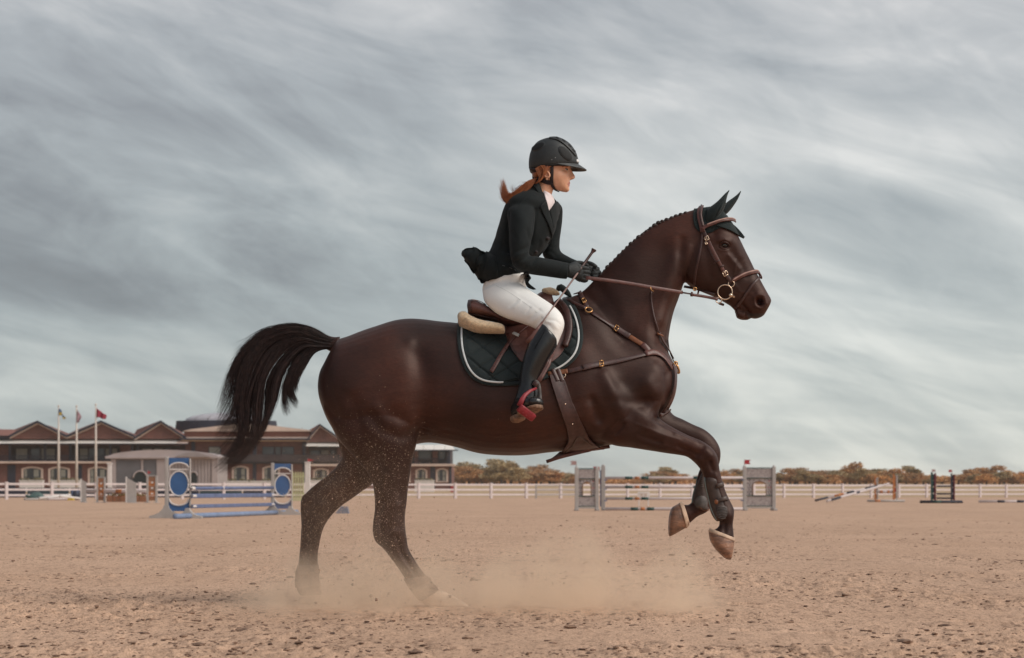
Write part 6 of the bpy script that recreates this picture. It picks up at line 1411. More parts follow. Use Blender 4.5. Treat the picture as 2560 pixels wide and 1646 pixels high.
for i in range(7): obj('rib', strap(TB2, [z5(712+i*-1, 690+i*18), z5(745, 695+i*18)], .005, .004, .001, 3, sm=0), BOOTG, t2)
obj('fetlock_cup', disc_on(TB2, z5(710, 940), 17, 17, 0, .0, .003, 24, 4, dome=.005), BOOTG, t2)
obj('stitch_line', strap(TB2, [z5(625, 985), z5(680, 1008), z5(730, 1018), z5(780, 1002)], .003, .003, .001, 3), LEAT, t2)
t3 = thing('fetlock_boot', P(1065, 1470, 9.85), 'dusty grey fetlock boot low on the near hind leg', 'horse boot', 'boots on the horse legs')
s3 = loft([((1069, 1440), (1009, 1447), .034, NH), ((1077, 1451), (1016, 1462), .039, NH), ((1090, 1466), (1030, 1482), .044, NH), ((1099, 1477), (1042, 1497), .044, NH), ((1101, 1480), (1050, 1503), .038, NH)], 3, 26)
DUSTB = mat('dusty_boot', (0.20, 0.14, 0.11), 0.85, 0.3, 40, bump=0.4)
obj('shell', s3, DUSTB, t3); TB3 = BVHTree.FromPolygons([Vector(p) for p in s3[0]], s3[1])
for k_ in (0, 1): obj('strap', strap(TB3, [z6(1010+k_*35, 1255+k_*45), z6(1080+k_*30, 1230+k_*38), z6(1130+k_*45, 1200+k_*62)], .014, .005, .001, 3), DUSTB, t3)
t4 = thing('fetlock_boot', P(768, 1450, 10.15), 'grey boot half lost in dust on the far hind leg', 'horse boot', 'boots on the horse legs')
s4 = loft([((797, 1412), (743, 1414), .036, FH), ((798, 1430), (739, 1432), .042, FH), ((799, 1452), (737, 1456), .045, FH), ((804, 1466), (738, 1470), .042, FH)], 3, 26)
obj('shell', s4, DUSTB, t4); TB4 = BVHTree.FromPolygons([Vector(p) for p in s4[0]], s4[1])
obj('strap', strap(TB4, [(741, 1432), (770, 1436), (797, 1430)], .016, .005, .001, 3), DUSTB, t4)
# ================================================================== RIDER
SKIN = mat('skin', (0.76, 0.40, 0.255), 0.46, 0.08, 30, bump=0.05, sss=0.15)
LIP = mat('lips', (0.55, 0.20, 0.155), 0.4, 0.1, 30)
HAIR = mat('auburn_hair', (0.24, 0.062, 0.020), 0.42, 0.3, 50, col2=(0.46, 0.15, 0.045), sheen=0.1)
JACK = mat('dark_green_jacket', (0.0075, 0.0115, 0.0125), 0.8, 0.2, 250, bump=0.2, bscale=500, spec=0.3, sheen=0.04)
BREE = mat('white_breeches', (0.90, 0.895, 0.865), 0.75, 0.01, 60, bump=0.03, sheen=0.1)
BOOT = mat('black_boot_leather', (0.0065, 0.0075, 0.0090), 0.27, 0.1, 40, coat=0.35, bump=0.08, bscale=90)
SOLE = mat('boot_sole', (0.26, 0.15, 0.095), 0.75, 0.3, 60, bump=0.3)
GLOV = mat('dark_glove', (0.018, 0.022, 0.023), 0.62, 0.2, 120, bump=0.25, bscale=260)
HELM = mat('helmet_shell', (0.026, 0.030, 0.032), 0.52, 0.08, 60, bump=0.05)
HELD = mat('helmet_mesh', (0.007, 0.008, 0.009), 0.7, 0.1, 60)
VIS = mat('helmet_visor', (0.060, 0.066, 0.068), 0.5, 0.08, 60)
HARN = mat('harness_webbing', (0.016, 0.008, 0.010), 0.6, 0.1, 60)
SHIRT = mat('white_shirt', (0.78, 0.68, 0.68), 0.8, 0.04, 60)
LOGO = mat('silver_badge', (0.8, 0.8, 0.8), 0.3, 0.02, 30)
rd = thing('person', (0.05, 10, 1.4), 'woman rider in dark jacket, white breeches and black boots leaning forward in the saddle', 'person')
# body ------------------------------------------------------------------
bd = [loft([((1400, 352), (1350, 354), .045, 0), ((1424, 374), (1335, 378), .066, 0), ((1428, 398), (1331, 402), .071, 0), ((1427, 414), (1331, 420), .072, 0), ((1426.5, 424), (1332, 430), .071, 0), ((1426, 434), (1336, 438), .069, 0),
            ((1424.5, 443), (1342, 447), .066, 0, 2.15), ((1424.5, 452), (1350, 454), .062, 0, 2.2), ((1423, 461), (1360, 460), .056, 0, 2.2), ((1421.5, 469), (1371, 466), .049, 0, 2.2), ((1419, 476), (1383, 471), .038, 0, 2.2), ((1412, 480.5), (1393, 475), .022, 0)], 4, 32),
      loft([((1425, 419), (1420, 419), .005, 0), ((1429.5, 426), (1418, 426), .008, 0), ((1433.5, 434), (1418, 435), .011, 0), ((1438, 441.5), (1418, 443), .0145, 0), ((1436.5, 446.5), (1418, 448), .0165, 0), ((1429, 450), (1417, 450.5), .010, 0)], 3, 16),
      ball(P(1421.8, 457.6), .0110, 14, 10, scale=(.72, 1.5, .60)), ball(P(1420.6, 464.6), .0105, 14, 10, scale=(.72, 1.3, .64)), ball(P(1415, 473.5), .0175, 14, 10, scale=(.95, 1.15, .85)),
      ball(P(1417, 415, 9.965), .016, 14, 10, scale=(1, 1.3, .6)), ball(P(1417, 415, 10.035), .016, 14, 10, scale=(1, 1.3, .6)),
      loft([((1386, 458), (1336, 440), .050, 0), ((1384, 472), (1336, 458), .050, 0), ((1379, 488), (1331, 476), .050, 0), ((1374, 505), (1318, 496), .060, 0), ((1370, 520), (1300, 515), .09, 0)], 3, 24),
      loft([((1360, 504), (1312, 500), .085, 0, 2, 0, 22), ((1362, 530), (1296, 530), .115, 0, 2, 0, 22), ((1345, 575), (1275, 572), .10, 0, 2, 0, 22), ((1325, 620), (1256, 616), .095, 0, 2, 0, 15), ((1306, 670), (1240, 672), .10, 0), ((1296, 715), (1236, 728), .11, 0), ((1284, 738), (1246, 752), .09, 0)], 3, 28)]
for sx_, tr in ((-1, 0), (1, 1)):
    arm = [((1320, 520), (1292, 524), .035, -.115), ((1320, 560), (1290, 565), .034, -.178), ((1314, 610), (1288, 615), .031, -.200), ((1322, 650), (1302, 666), .030, -.203), ((1358, 660), (1345, 678), .028, -.195), ((1405, 668), (1400, 684), .024, -.175), ((1432, 670), (1430, 687), .020, -.155), ((1442, 672), (1441, 688), .014, -.150)] if not tr else \
          [((1390, 524), (1372, 528), .033, .13), ((1392, 560), (1372, 564), .032, .155), ((1389, 610), (1370, 616), .030, .15), ((1392, 634), (1378, 646), .028, .135), ((1418, 650), (1408, 661), .026, .115), ((1448, 663), (1442, 673), .022, .075), ((1462, 668), (1458, 678), .014, .055)]
    bd.append(loft(arm, 3, 18))
    leg = [((1275, 715), (1220, 735), .08, -.08), ((1318, 735), (1255, 785), .078, -.19), ((1365, 762), (1312, 806), .062, -.285), ((1395, 785), (1350, 820), .052, -.33), ((1398, 815), (1355, 820), .048, -.345), ((1385, 850), (1345, 845), .05, -.347),
           ((1365, 890), (1318, 880), .05, -.352), ((1348, 930), (1308, 930), .042, -.36), ((1340, 970), (1302, 970), .034, -.37), ((1335, 1000), (1296, 1000), .034, -.38)]
    bd.append(loft([(a, b, w, y*-sx_) for a, b, w, y in leg], 3, 18))
rco, rfi = remesh(bd, 0.0034, 4, 0.45)
FACE = [([(1414, 424.5)], 3.6, -5), ([(1406, 425), (1400, 427)], 3, -2), ([(1410, 438), (1398, 442)], 6, 3.0), ([(1419, 451)], 2.2, -1.2), ([(1406, 458)], 6, 1.5), ([(1417.5, 461)], 1.5, -1.2), ([(1400, 470), (1388, 464)], 4, 1.5), ([(1431, 445.5)], 1.7, 2.0), ([(1427, 443), (1426, 448)], 1.2, -1.5)]
rco = sculpt(rco, rfi, FACE)
pb = obj('body', (rco, rfi), [SKIN, LIP], rd)
qf = to_px(rco[rfi].mean(1)); mi = np.zeros(len(rfi), np.int32)
mi[(qf[:, 0] > 1418) & (qf[:, 1] > 455.5) & (qf[:, 1] < 466.5) & (qf[:, 1] > 461-(qf[:, 0]-1418)*1.2) & (qf[:, 1] < 461.5+(qf[:, 0]-1418)*1.2)] = 1
pb.data.polygons.foreach_set('material_index', mi)
RB = bvh_of(rco, rfi)
for mm_ in (0, 1):
    l, nr = hit(RB, 1415.5, 424.3)
    c = l+Vector((-.002, .0065, 0))
    if mm_: c = Vector((c.x, 20-c.y, c.z))
    s_ = -1 if mm_ == 0 else 1
    e = obj('eye', ball(c, .0105, 18, 12), mat('eye_white', (.62, .58, .55), .2, .02, 20) if not mm_ else MATS['eye_white'], rd)
    obj('iris', ball(c+Vector((.0055, s_*.0062, 0)), .0048, 12, 8), EYEM, e)
    lid = [Vector((c.x+a, c.y+s_*b, c.z+d)) for a, b, d in ((-.009, .0055, .001), (-.004, .0095, .0048), (.003, .0100, .0056), (.0085, .0062, .0028))]
    obj('eyelid', tube(lid, [.0015, .0022, .0022, .0012], 6, 4), SKIN, rd)
    obj('lashes', tube([p+Vector((.001, s_*.0016, -.0012)) for p in lid], [.0006, .0012, .0013, .0006], 5, 4), HARN, rd)
    lid = [Vector((c.x+a, c.y+s_*b, c.z+d)) for a, b, d in ((-.009, .0055, -.001), (-.003, .0090, -.0048), (.004, .0090, -.0048), (.0085, .0058, -.0020))]
    obj('eyelid', tube(lid, [.0012, .0018, .0018, .0010], 6, 4), SKIN, rd)
obj('eyebrow', strap(RB, [(1405, 417.5), (1412, 415.5), (1420, 416.5)], .0045, .0012, .0004, 2, sm=0), HAIR, rd)
# ear
ec = P(1366, 436, 9.929)
obj('ear', join([ring(ec, .0175, .0050, (0.25, 1, 0), 24, 8, sx=.68), ball(ec+Vector((0, .003, 0)), .014, 12, 8, scale=(.7, .3, 1)), ball(ec+Vector((.002, 0, -.020)), .0075, 10, 8, scale=(.8, .5, 1))]), SKIN, rd)
# hair: under the helmet, over the ear and the pony tail in the wind
rr = np.random.default_rng(5)
hv, hf = strands([[(1338, 421), (1343, 432), (1348, 444), (1344, 454), (1337, 460)], [(1352, 414), (1360, 424), (1358, 438), (1352, 450), (1342, 458)], [(1380, 414), (1372, 420), (1364, 432), (1356, 446), (1344, 456)]], 420, 12, .0010, .8, -.095, -.055, rr, .1, 30)
o = obj('hair', (hv, hf), HAIR, rd); o['kind'] = 'stuff'
o = obj('hair', mirror_y((hv.tolist(), hf.tolist())), HAIR, rd); o['kind'] = 'stuff'
ob_ = join([ball(P(1348, 436, 10), .062, 16, 12, scale=(.55, 1.05, .5))]); obj('hair', ob_, HAIR, rd)
hv, hf = strands([[(1342, 446), (1328, 452), (1313, 462), (1299, 474), (1286, 484), (1273, 488), (1266, 480), (1261, 464), (1257, 445)], [(1340, 451), (1326, 462), (1312, 476), (1298, 488), (1280, 498), (1266, 503), (1258, 492), (1256, 478), (1252, 464)],
                  [(1338, 455), (1324, 468), (1310, 482), (1295, 492), (1281, 502), (1268, 504), (1260, 498), (1255, 484)]], 1500, 22, .0007, 2.8, -.11, -.02, rr, .62, 36, 2.2, tight=.5)
o = obj('ponytail', (hv, hf), HAIR, rd); o['kind'] = 'stuff'
hv, hf = strands([[(1340, 450), (1325, 458), (1308, 455), (1297, 462), (1292, 480)], [(1338, 452), (1320, 462), (1300, 470), (1285, 480), (1276, 462)], [(1310, 476), (1290, 488), (1282, 472), (1284, 460)]], 60, 14, .0006, 3, -.03, .02, rr, .6, 12, 2)
o = obj('ponytail', (hv, hf), HAIR, rd); o['kind'] = 'stuff'
obj('hair_tie', ring(P(1337, 448, 10), .012, .006, (.8, 0, .6)), HARN, rd)
# helmet -----------------------------------------------------------------
hs = loft([((1440, 417), (1324, 424), .082, 0), ((1447, 409), (1322, 417), .089, 0), ((1445, 396), (1322, 402), .091, 0), ((1440, 382), (1325, 384), .088, 0), ((1430, 367), (1332, 368), .080, 0), ((1414, 354), (1344, 355), .064, 0), ((1398, 347), (1360, 348), .042, 0), ((1386, 344.5), (1372, 345.2), .016, 0)], 5, 48)
hel = obj('helmet', hs, HELM, rd)
HBV = BVHTree.FromPolygons([Vector(p) for p in hs[0]], hs[1])
def helm_patch(c, rx, ry, ang, m, off=.001, th=.002, nm='vent', dome=0): return obj(nm, disc_on(HBV, c, rx, ry, ang, off, th, 28, 5, dome), m, hel)
helm_patch(z1(1128, 248), 24, 11.5, 48, HELM, .0005, .0035, 'vent_frame'); helm_patch(z1(1128, 248), 21, 9, 48, HELD, .0045, .001)
helm_patch(z1(868, 182), 20, 8.5, -28, HELM, .0005, .003, 'vent_frame'); helm_patch(z1(868, 182), 17, 6.8, -28, HELD, .0038, .001)
obj('crown_ridge', strap(HBV, [z1(975, 100), z1(1040, 102), z1(1105, 130), z1(1165, 178), z1(1210, 235), z1(1232, 268)], .034, .004, .0005, 3, sm=2, taper=lambda t: .55+.6*math.sin(math.pi*min(1, t*1.05))), HELM, hel)
for c_ in ((1050, 104), (1112, 130), (1168, 178), (1205, 222)): obj('vent', disc_on(HBV, z1(*c_), 5.2, 1.7, 40, .006, .001, 14, 2), HELD, hel)
obj('badge', disc_on(HBV, z1(1247, 318), 2.6, 4.2, -15, .001, .003, 16, 2), LOGO, hel)
for c_ in ((1000, 306), (1033, 288)): obj('badge_dot', disc_on(HBV, z1(*c_), .7, .7, 0, .001, .001, 8, 1), LOGO, hel)
# visor: a curved brim
vv, vf = [], []; nu = 33; nr_ = 9
for j in range(nr_):
    t = j/(nr_-1)
    for i in range(nu):
        a = -math.pi/2*0.98+math.pi*0.98*i/(nu-1)
        bx = 1387+(1447-1387)*math.cos(a); tx = 1387+(1466.5-1387)*math.cos(a)**1.0
        x_ = bx+(tx-bx)*t; yw = .086*math.sin(a)*(1+.02*t*math.cos(a))
        zz = 412-2.0*(1-math.cos(a))*0+t*(10.5*math.cos(a)**.7+1.5)+3*math.sin(a)**2*(1-t)
        p = P(x_, zz, 10); vv.append((p.x, 10+yw, p.z+(-.002*t*t)))
kk = len(vv); vv += [(p[0], p[1], p[2]-.004) for p in vv]
for j in range(nr_-1):
    for i in range(nu-1):
        a = j*nu+i; vf.append((a, a+1, a+nu+1, a+nu)); vf.append((kk+a, kk+a+nu, kk+a+nu+1, kk+a+1))
for i in range(nu-1): a = (nr_-1)*nu+i; vf.append((a, a+1, kk+a+1, kk+a))
obj('visor', (vv, vf), VIS, hel)
obj('rim', strap(HBV, [z1(783, 385), z1(860, 392), z1(930, 365), z1(1050, 358), z1(1160, 358), z1(1255, 358)], .007, .003, .0, 3), HELD, hel)
# harness
def hr(pts, w, off=.004, nm='chin_strap'): return obj(nm, strap(RB, pts, w, .0035, off, 3, sm=2), HARN, rd)
hr([z1(1000, 370), z1(1000, 430), z1(998, 500), z1(1005, 545), z1(1035, 590), z1(1072, 612)], .016)
hr([z1(800, 395), z1(840, 450), z1(890, 500), z1(950, 522), z1(1000, 525)], .020)
hr([z1(860, 400), z1(875, 440), z1(905, 485), z1(950, 510)], .013, .009)
obj('harness_cradle', loft([(z1(782, 392), z1(800, 430), .05, 0), (z1(850, 390), z1(830, 455), .066, 0), (z1(910, 390), z1(870, 470), .066, 0)], 3, 18), HARN, rd)
# jacket -------------------------------------------------------------------
jk = [loft([((1316, 694), (1210, 708), .150, 0, 2.2, 0, 8), ((1322, 680), (1205, 690), .165, 0, 2.2, 0, 10), ((1330, 660), (1208, 662), .155, 0, 2.2, 0, 14), ((1348, 638), (1224, 632), .138, 0, 2.2, 0, 18), ((1370, 608), (1238, 600), .145, 0, 2.2, 0, 22),
            ((1387, 574), (1249, 562), .155, 0, 2.2, 0, 24), ((1393, 538), (1259, 530), .165, 0, 2.2, 0, 24), ((1395, 514), (1272, 505), .168, 0, 2.2, 0, 22), ((1384, 498), (1290, 488), .135, 0, 2, 0, 20), ((1370, 490), (1310, 478), .09, 0, 2, 0, 10), ((1362, 484), (1322, 470), .066, 0)], 4, 40),
      loft([((1330, 505), (1280, 512), .05, -.10), ((1338, 522), (1268, 530), .058, -.135), ((1339, 545), (1270, 555), .060, -.165), ((1336, 572), (1272, 582), .058, -.19), ((1329, 602), (1273, 612), .056, -.205), ((1323, 630), (1276, 640), .056, -.212), ((1326, 640), (1284, 666), .054, -.212),
            ((1340, 641), (1305, 680), .052, -.208), ((1362, 646), (1334, 687), .048, -.20), ((1388, 651), (1372, 693), .046, -.185), ((1408, 655), (1402, 697), .045, -.175), ((1423, 657), (1418, 699), .044, -.165)], 4, 26),
      loft([((1396, 506), (1360, 520), .05, .11), ((1407, 522), (1362, 532), .052, .14), ((1407, 548), (1362, 558), .052, .16), ((1402, 583), (1361, 592), .048, .158), ((1399, 610), (1358, 618), .046, .15), ((1399, 624), (1358, 640), .045, .145), ((1406, 634), (1374, 656), .042, .135),
            ((1424, 643), (1402, 668), .040, .115), ((1443, 651), (1430, 676), .038, .09), ((1457, 657), (1448, 682), .036, .065)], 4, 22),
      loft([((1238, 628), (1246, 700), .11, 0), ((1216, 632), (1218, 707), .105, -.01), ((1200, 628), (1198, 700), .098, -.01), ((1185, 621), (1184, 683), .09, -.01), ((1170, 622), (1171, 664), .075, -.01), ((1160, 628), (1161, 648), .05, -.01), ((1156, 633), (1157, 641), .02, -.01)], 4, 24)]
jco, jfi = remesh(jk, 0.0055, 4, 0.5)
CL = [([(1222, 634), (1250, 650), (1285, 662)], 4, -5), ([(1206, 634), (1192, 650), (1186, 684)], 3.5, -20), ([(1190, 628), (1176, 640), (1172, 660)], 5, 9), ([(1200, 645), (1204, 700)], 6, 8), ([(1168, 628), (1172, 640)], 3, -6), ([(1225, 655), (1212, 680), (1212, 700)], 4, -5), ([(1250, 668), (1262, 690)], 4, -4), ([(1230, 672), (1240, 698)], 5, 4), ([(1275, 665), (1300, 690)], 4, 4),
      ([(1272, 530), (1268, 570), (1272, 630)], 3.5, -9), ([(1340, 525), (1336, 560), (1328, 610)], 3, -7),
      ([(1290, 630), (1310, 622), (1322, 616)], 2.6, -4), ([(1284, 645), (1304, 636), (1322, 630)], 3, 4), ([(1285, 655), (1306, 650), (1325, 640)], 2.4, -4), ([(1310, 670), (1325, 655), (1340, 648)], 2.6, -3), ([(1330, 680), (1345, 664), (1358, 655)], 2.6, 2.5), ([(1390, 690), (1400, 672), (1408, 660)], 2.4, -2),
      ([(1295, 520), (1305, 560), (1300, 600)], 12, 4), ([(1318, 575), (1324, 600)], 3, -3), ([(1280, 580), (1292, 600)], 3, -3), ([(1262, 560), (1256, 600), (1245, 630)], 6, 3), ([(1350, 605), (1342, 640), (1330, 660)], 3, -4), ([(1372, 560), (1356, 610)], 5, 3), ([(1395, 600), (1380, 615), (1366, 620)], 3, -3),
      ([(1390, 640), (1378, 630), (1366, 628)], 3, -3), ([(1240, 608), (1262, 616), (1275, 622)], 3, -3.5), ([(1235, 622), (1256, 634), (1275, 640)], 3.5, 3.5), ([(1212, 706), (1226, 696), (1242, 694), (1266, 700), (1290, 690)], 3, 3)]
jco = sculpt(jco, jfi, CL, ymask=lambda c: np.ones(len(c)), both=False)
r3 = np.random.default_rng(3); nrm = vnormals(jco, jfi); JB0 = bvh_of(jco, jfi); h = np.zeros(len(jco))
for k in range(22):
    d = r3.normal(0, 1, 3); d[1] *= .5; h += np.sin(jco@d*r3.uniform(14, 34)+r3.uniform(0, 6.28))
h2 = np.zeros(len(jco))
for k in range(14):
    d = np.array([1, 0, .9])*r3.uniform(40, 90)+r3.normal(0, 10, 3); h2 += np.sin(jco@d+2*np.sin(jco@r3.normal(0, 14, 3)))
jco = jco+nrm*(h/22*.0060+h2/14*.0018)[:, None]
jacket = obj('jacket', (jco, jfi), JACK, rd)
JB = bvh_of(jco, jfi)
def js(nm, pts, w, th=.004, off=.001, m=JACK, taper=None, par=None): return obj(nm, strap(JB, pts, w, th, off, 4, sm=2, taper=taper), m, par or jacket)
obj('lapel', patch(JB, [z1(880, 760), z1(905, 820), z1(940, 890), z1(970, 960), z1(988, 1020), z1(994, 1045)], [z1(935, 700), z1(955, 770), z1(972, 840), z1(988, 900), z1(1000, 960), z1(1003, 1000)], 8, 22, .002, .005), JACK, jacket)
obj('lapel', patch(JB, [z1(968, 800), z1(978, 850), z1(990, 900), z1(1002, 960)], [z1(1040, 700), z1(1075, 760), z1(1060, 840), z1(1012, 960)], 8, 18, .002, .005), JACK, jacket)
colr = loft([((1370, 512), (1292, 490), .115, 0), ((1366, 500), (1306, 478), .095, 0), ((1361, 487), (1319, 466), .079, 0), ((1356, 474), (1328, 455), .068, 0), ((1352, 465), (1333, 449), .061, 0)], 3, 32)
obj('collar', colr, JACK, jacket); CB = BVHTree.FromPolygons([Vector(p) for p in colr[0]], colr[1])
obj('collar_fold', strap(CB, [z1(815, 505), z1(850, 560), z1(880, 620), z1(905, 680), z1(925, 730)], .034, .006, .001, 3, taper=lambda t: .7+.5*t), JACK, jacket)
obj('shoulder_seam', strap(JB, [z1(840, 640), z1(790, 660), z1(730, 690), z1(690, 740), z1(640, 850)], .0035, .0018, .0), JACK, jacket)
js('collar', [z1(1010, 660), z1(1040, 690), z1(1060, 705)], .026, .006, .003)
js('lapel_notch', [z1(880, 762), z1(905, 730), z1(932, 706)], .004, .002, .007, HELD)
js('front_edge', [z1(1003, 1000), z1(990, 1070), z1(940, 1150), z1(880, 1220), z1(862, 1240)], .012, .004, .001)
for c_ in ((958, 1062), (848, 1196)):
    b_ = obj('button', disc_on(JB, z1(*c_), 4.4, 4.4, 0, .002, .005, 18, 3), HARN, jacket)
for a_, b_ in (((524, 1325), (548, 1333)), ((590, 1345), (615, 1355)), ((632, 1362), (650, 1372)), ((676, 1388), (690, 1400))):
    obj('pocket_piping', strap(JB, [z1(*a_), z1(*b_)], .0028, .002, .002, 2, sm=0), VIS, jacket)
js('back_seam', [z1(600, 700), z1(575, 830), z1(560, 950), z1(530, 1100), z1(480, 1180)], .0035, .0015, .0005)
js('hem', [z1(335, 1500), z1(380, 1462), z1(470, 1442), z1(560, 1462), z1(650, 1432), z1(750, 1395)], .010, .004, .0)
js('cuff_edge', [(1423, 658), (1421, 678), (1418.5, 698)], .006, .004, .001)
obj('coat_tail', patch(JB, [(1238, 640), (1222, 633), (1206, 629), (1190, 619), (1178, 620), (1164, 622), (1156, 633)], [(1246, 692), (1226, 697), (1205, 710), (1196, 694), (1190, 683), (1181, 682), (1163, 650)], 26, 44, .002, .004, miss='keep', Ym=9.93,
    relief=lambda u, v, p: (.007*math.sin(9*v+2.5*u)+.005*math.sin(15*v-5*u+1))*math.sin(math.pi*u), sm=3), JACK, jacket)
obj('coat_tail', patch(JB, [(1212, 630), (1200, 626), (1190, 620), (1182, 621)], [(1205, 660), (1196, 668), (1190, 676), (1186, 681)], 10, 18, .004, .004, miss='keep', Ym=9.92, relief=lambda u, v, p: .006*math.sin(math.pi*u)*math.sin(math.pi*v), sm=3), JACK, jacket)
# front skirt corner hanging under the arm
obj('jacket_flap', patch(JB, [z1(730, 1390), z1(735, 1440), z1(745, 1500), z1(770, 1540), z1(820, 1560)], [z1(770, 1385), z1(785, 1420), z1(800, 1450), z1(775, 1490), z1(850, 1555)], 6, 16, .001, .006, miss='keep', Ym=9.90), JACK, jacket)
# shirt front
obj('shirt', loft([((1381, 490), (1352, 476), .050, -.004), ((1385, 497), (1350, 482), .056, -.006), ((1387, 508), (1345, 496), .066, -.008), ((1382, 528), (1340, 520), .075, -.03)], 3, 24), SHIRT, rd)
obj('shirt_front', patch(JB, [z1(922, 636), z1(936, 690), z1(950, 740), z1(962, 796)], [z1(1005, 672), z1(1000, 710), z1(985, 750), z1(966, 798)], 8, 14, .0015, .004), SHIRT, rd)
# breeches -----------------------------------------------------------------
def legset(sy):
    s = lambda y: -y*sy
    return loft([((1290, 695), (1206, 728), .085, s(-.07)), ((1306, 712), (1212, 756), .092, s(-.115)), ((1322, 724), (1238, 782), .092, s(-.165)), ((1342, 737), (1268, 797), .086, s(-.215)), ((1362, 750), (1296, 806), .080, s(-.258)), ((1380, 762), (1322, 815), .073, s(-.292)),
                 ((1395, 775), (1342, 824), .067, s(-.318)), ((1406, 790), (1350, 830), .062, s(-.335)), ((1411, 808), (1350, 830), .058, s(-.343)), ((1408, 826), (1348, 828), .055, s(-.346)), ((1400, 846), (1342, 836), .054, s(-.348)), ((1392, 866), (1336, 850), .052, s(-.35))], 4, 30)
bg = [loft([((1316, 682), (1216, 696), .140, 0), ((1322, 694), (1209, 708), .155, 0), ((1318, 712), (1206, 730), .158, 0), ((1306, 732), (1216, 752), .14, 0), ((1290, 745), (1235, 765), .10, 0)], 4, 30), legset(1), legset(-1)]
bco, bfi = remesh(bg, 0.0055, 4, 0.5)
WR = [([z2(420, 235), z2(520, 205), z2(600, 195)], 3, -3), ([z2(560, 230), z2(640, 240), z2(672, 262)], 3, -5), ([z2(540, 440), z2(600, 395)], 2.2, -2.2), ([z2(580, 455), z2(640, 400)], 2.2, 2), ([z2(700, 560), z2(770, 490), z2(800, 470)], 2.4, -2.5), ([z2(730, 590), z2(800, 520), z2(840, 500)], 2.4, 2.2),
      ([z2(760, 610), z2(820, 545)], 2.2, -2.5), ([z2(840, 590), z2(880, 600), z2(920, 650)], 2, -2.5), ([z2(860, 575), z2(920, 590), z2(960, 640)], 2.2, 2), ([z2(890, 660), z2(930, 690)], 2, -2), ([z2(880, 560), z2(940, 565), z2(985, 600)], 2, -2), ([z2(400, 260), z2(340, 330), z2(330, 400)], 4, 2),
      ([z2(330, 250), z2(400, 245), z2(500, 250)], 2.5, -2), ([z2(500, 280), z2(600, 340), z2(740, 430), z2(860, 520)], 1.6, -1.2), ([z2(600, 330), z2(560, 300)], 4, 2), ([z2(680, 500), z2(720, 450)], 2, -1.5)]
bco = sculpt(bco, bfi, WR, ymask=lambda c: (c[:, 1] < 10).astype(float), both=False)
obj('breeches', (bco, bfi), BREE, rd)
BB = bvh_of(bco, bfi)
obj('seam', strap(BB, [z2(420, 260), z2(520, 310), z2(640, 390), z2(760, 480), z2(860, 570)], .0018, .0004, .0001, 5), mat('seam_shadow_thread', (.70, .70, .67), .8), rd)  # greyer thread line: the seam's faint shadow put into its colour
# boots ----------------------------------------------------------------------
def boot(sy, near=True):
    s = lambda y: -y*sy
    sh_ = loft([((1397, 848), (1352, 806), .050, s(-.346)), ((1396, 853), (1349, 814), .060, s(-.347)), ((1391, 868), (1336, 832), .064, s(-.349)), ((1383, 882), (1320, 860), .066, s(-.352)), ((1373, 898), (1309, 892), .064, s(-.355)), ((1361, 920), (1302, 920), .057, s(-.36)),
                ((1350, 941), (1298, 942), .051, s(-.364)), ((1345, 960), (1297, 962), .047, s(-.37)), ((1348, 978), (1291, 984), .047, s(-.378)), ((1346, 996), (1284, 1004), .046, s(-.385)), ((1336, 1010), (1280, 1024), .043, s(-.39)), ((1322, 1022), (1279, 1038), .034, s(-.395))], 4, 28)
    H_ = P(1290, 1030, 10+s(-.385)); T_ = P(1341, 1004, 10+s(-.53)); ax = (T_-H_); up = Vector((0, .2, 1)); sd_ = ax.cross(up).normalized(); up = sd_.cross(ax).normalized(); C = []; U = []; V = []; E = []
    for t, w, hh, dz in ((-.06, .018, .02, .0), (0, .030, .030, .004), (.2, .034, .038, .012), (.45, .034, .036, .012), (.7, .042, .030, .004), (.9, .044, .024, 0), (1.04, .034, .019, -.002), (1.12, .012, .010, -.002)):
        C.append(np.array(H_+ax*t+up*dz)); U.append(np.array(up*hh)); V.append(np.array(sd_*w)); E.append(2.4)
    A = sample_cr(np.hstack([C, U, V, np.array(E)[:, None]]), 3)
    ft = loft_raw(A[:, :3], A[:, 3:6], A[:, 6:9], A[:, 9], None, 22)
    co_, fi_ = remesh([sh_, ft], .0042, 3)
    if near:
        W2 = [([z2(640, 1080), z2(700, 1105), z2(760, 1100)], 2.2, -3), ([z2(625, 1130), z2(690, 1150), z2(750, 1140)], 2.2, 3), ([z2(615, 1170), z2(680, 1180), z2(745, 1190)], 2, -3), ([z2(600, 1210), z2(660, 1215), z2(720, 1240)], 2.2, 3), ([z2(640, 1040), z2(720, 1070)], 3, -2),
              ([z2(700, 760), z2(665, 900), z2(655, 1000)], 5, 2), ([z2(760, 700), z2(740, 760)], 3, -2.5), ([z2(820, 1000), z2(800, 1060)], 3, 2)]
        co_ = sculpt(co_, fi_, W2, ymask=lambda c: (c[:, 1] < 10).astype(float), both=False)
    b_ = obj('boot', (co_, fi_), BOOT, rd)
    # sole: heel block and forepart
    def pad_(t0, t1, w, nm):
        p0, p1 = H_+ax*t0, H_+ax*t1; C = []; U = []; V = []
        for k, (t, ww) in enumerate(((0, .55), (.12, .9), (.5, 1.0), (.85, .88), (1, .5))):
            C.append(np.array(p0.lerp(p1, t)-up*.034+up*(.006 if nm == 'sole' else 0))); U.append(np.array(up*(.008 if nm == 'sole' else .014))); V.append(np.array(sd_*w*ww))
        return obj(nm, loft_raw(C, U, V, [3.5]*5, None, 18), SOLE, b_)
    pad_(-.10, .26, .030, 'heel'); pad_(.30, 1.12, .041, 'sole')
    return b_, co_, fi_
nb3, co_, fi_ = boot(1); BT = bvh_of(co_, fi_); boot(-1, False)
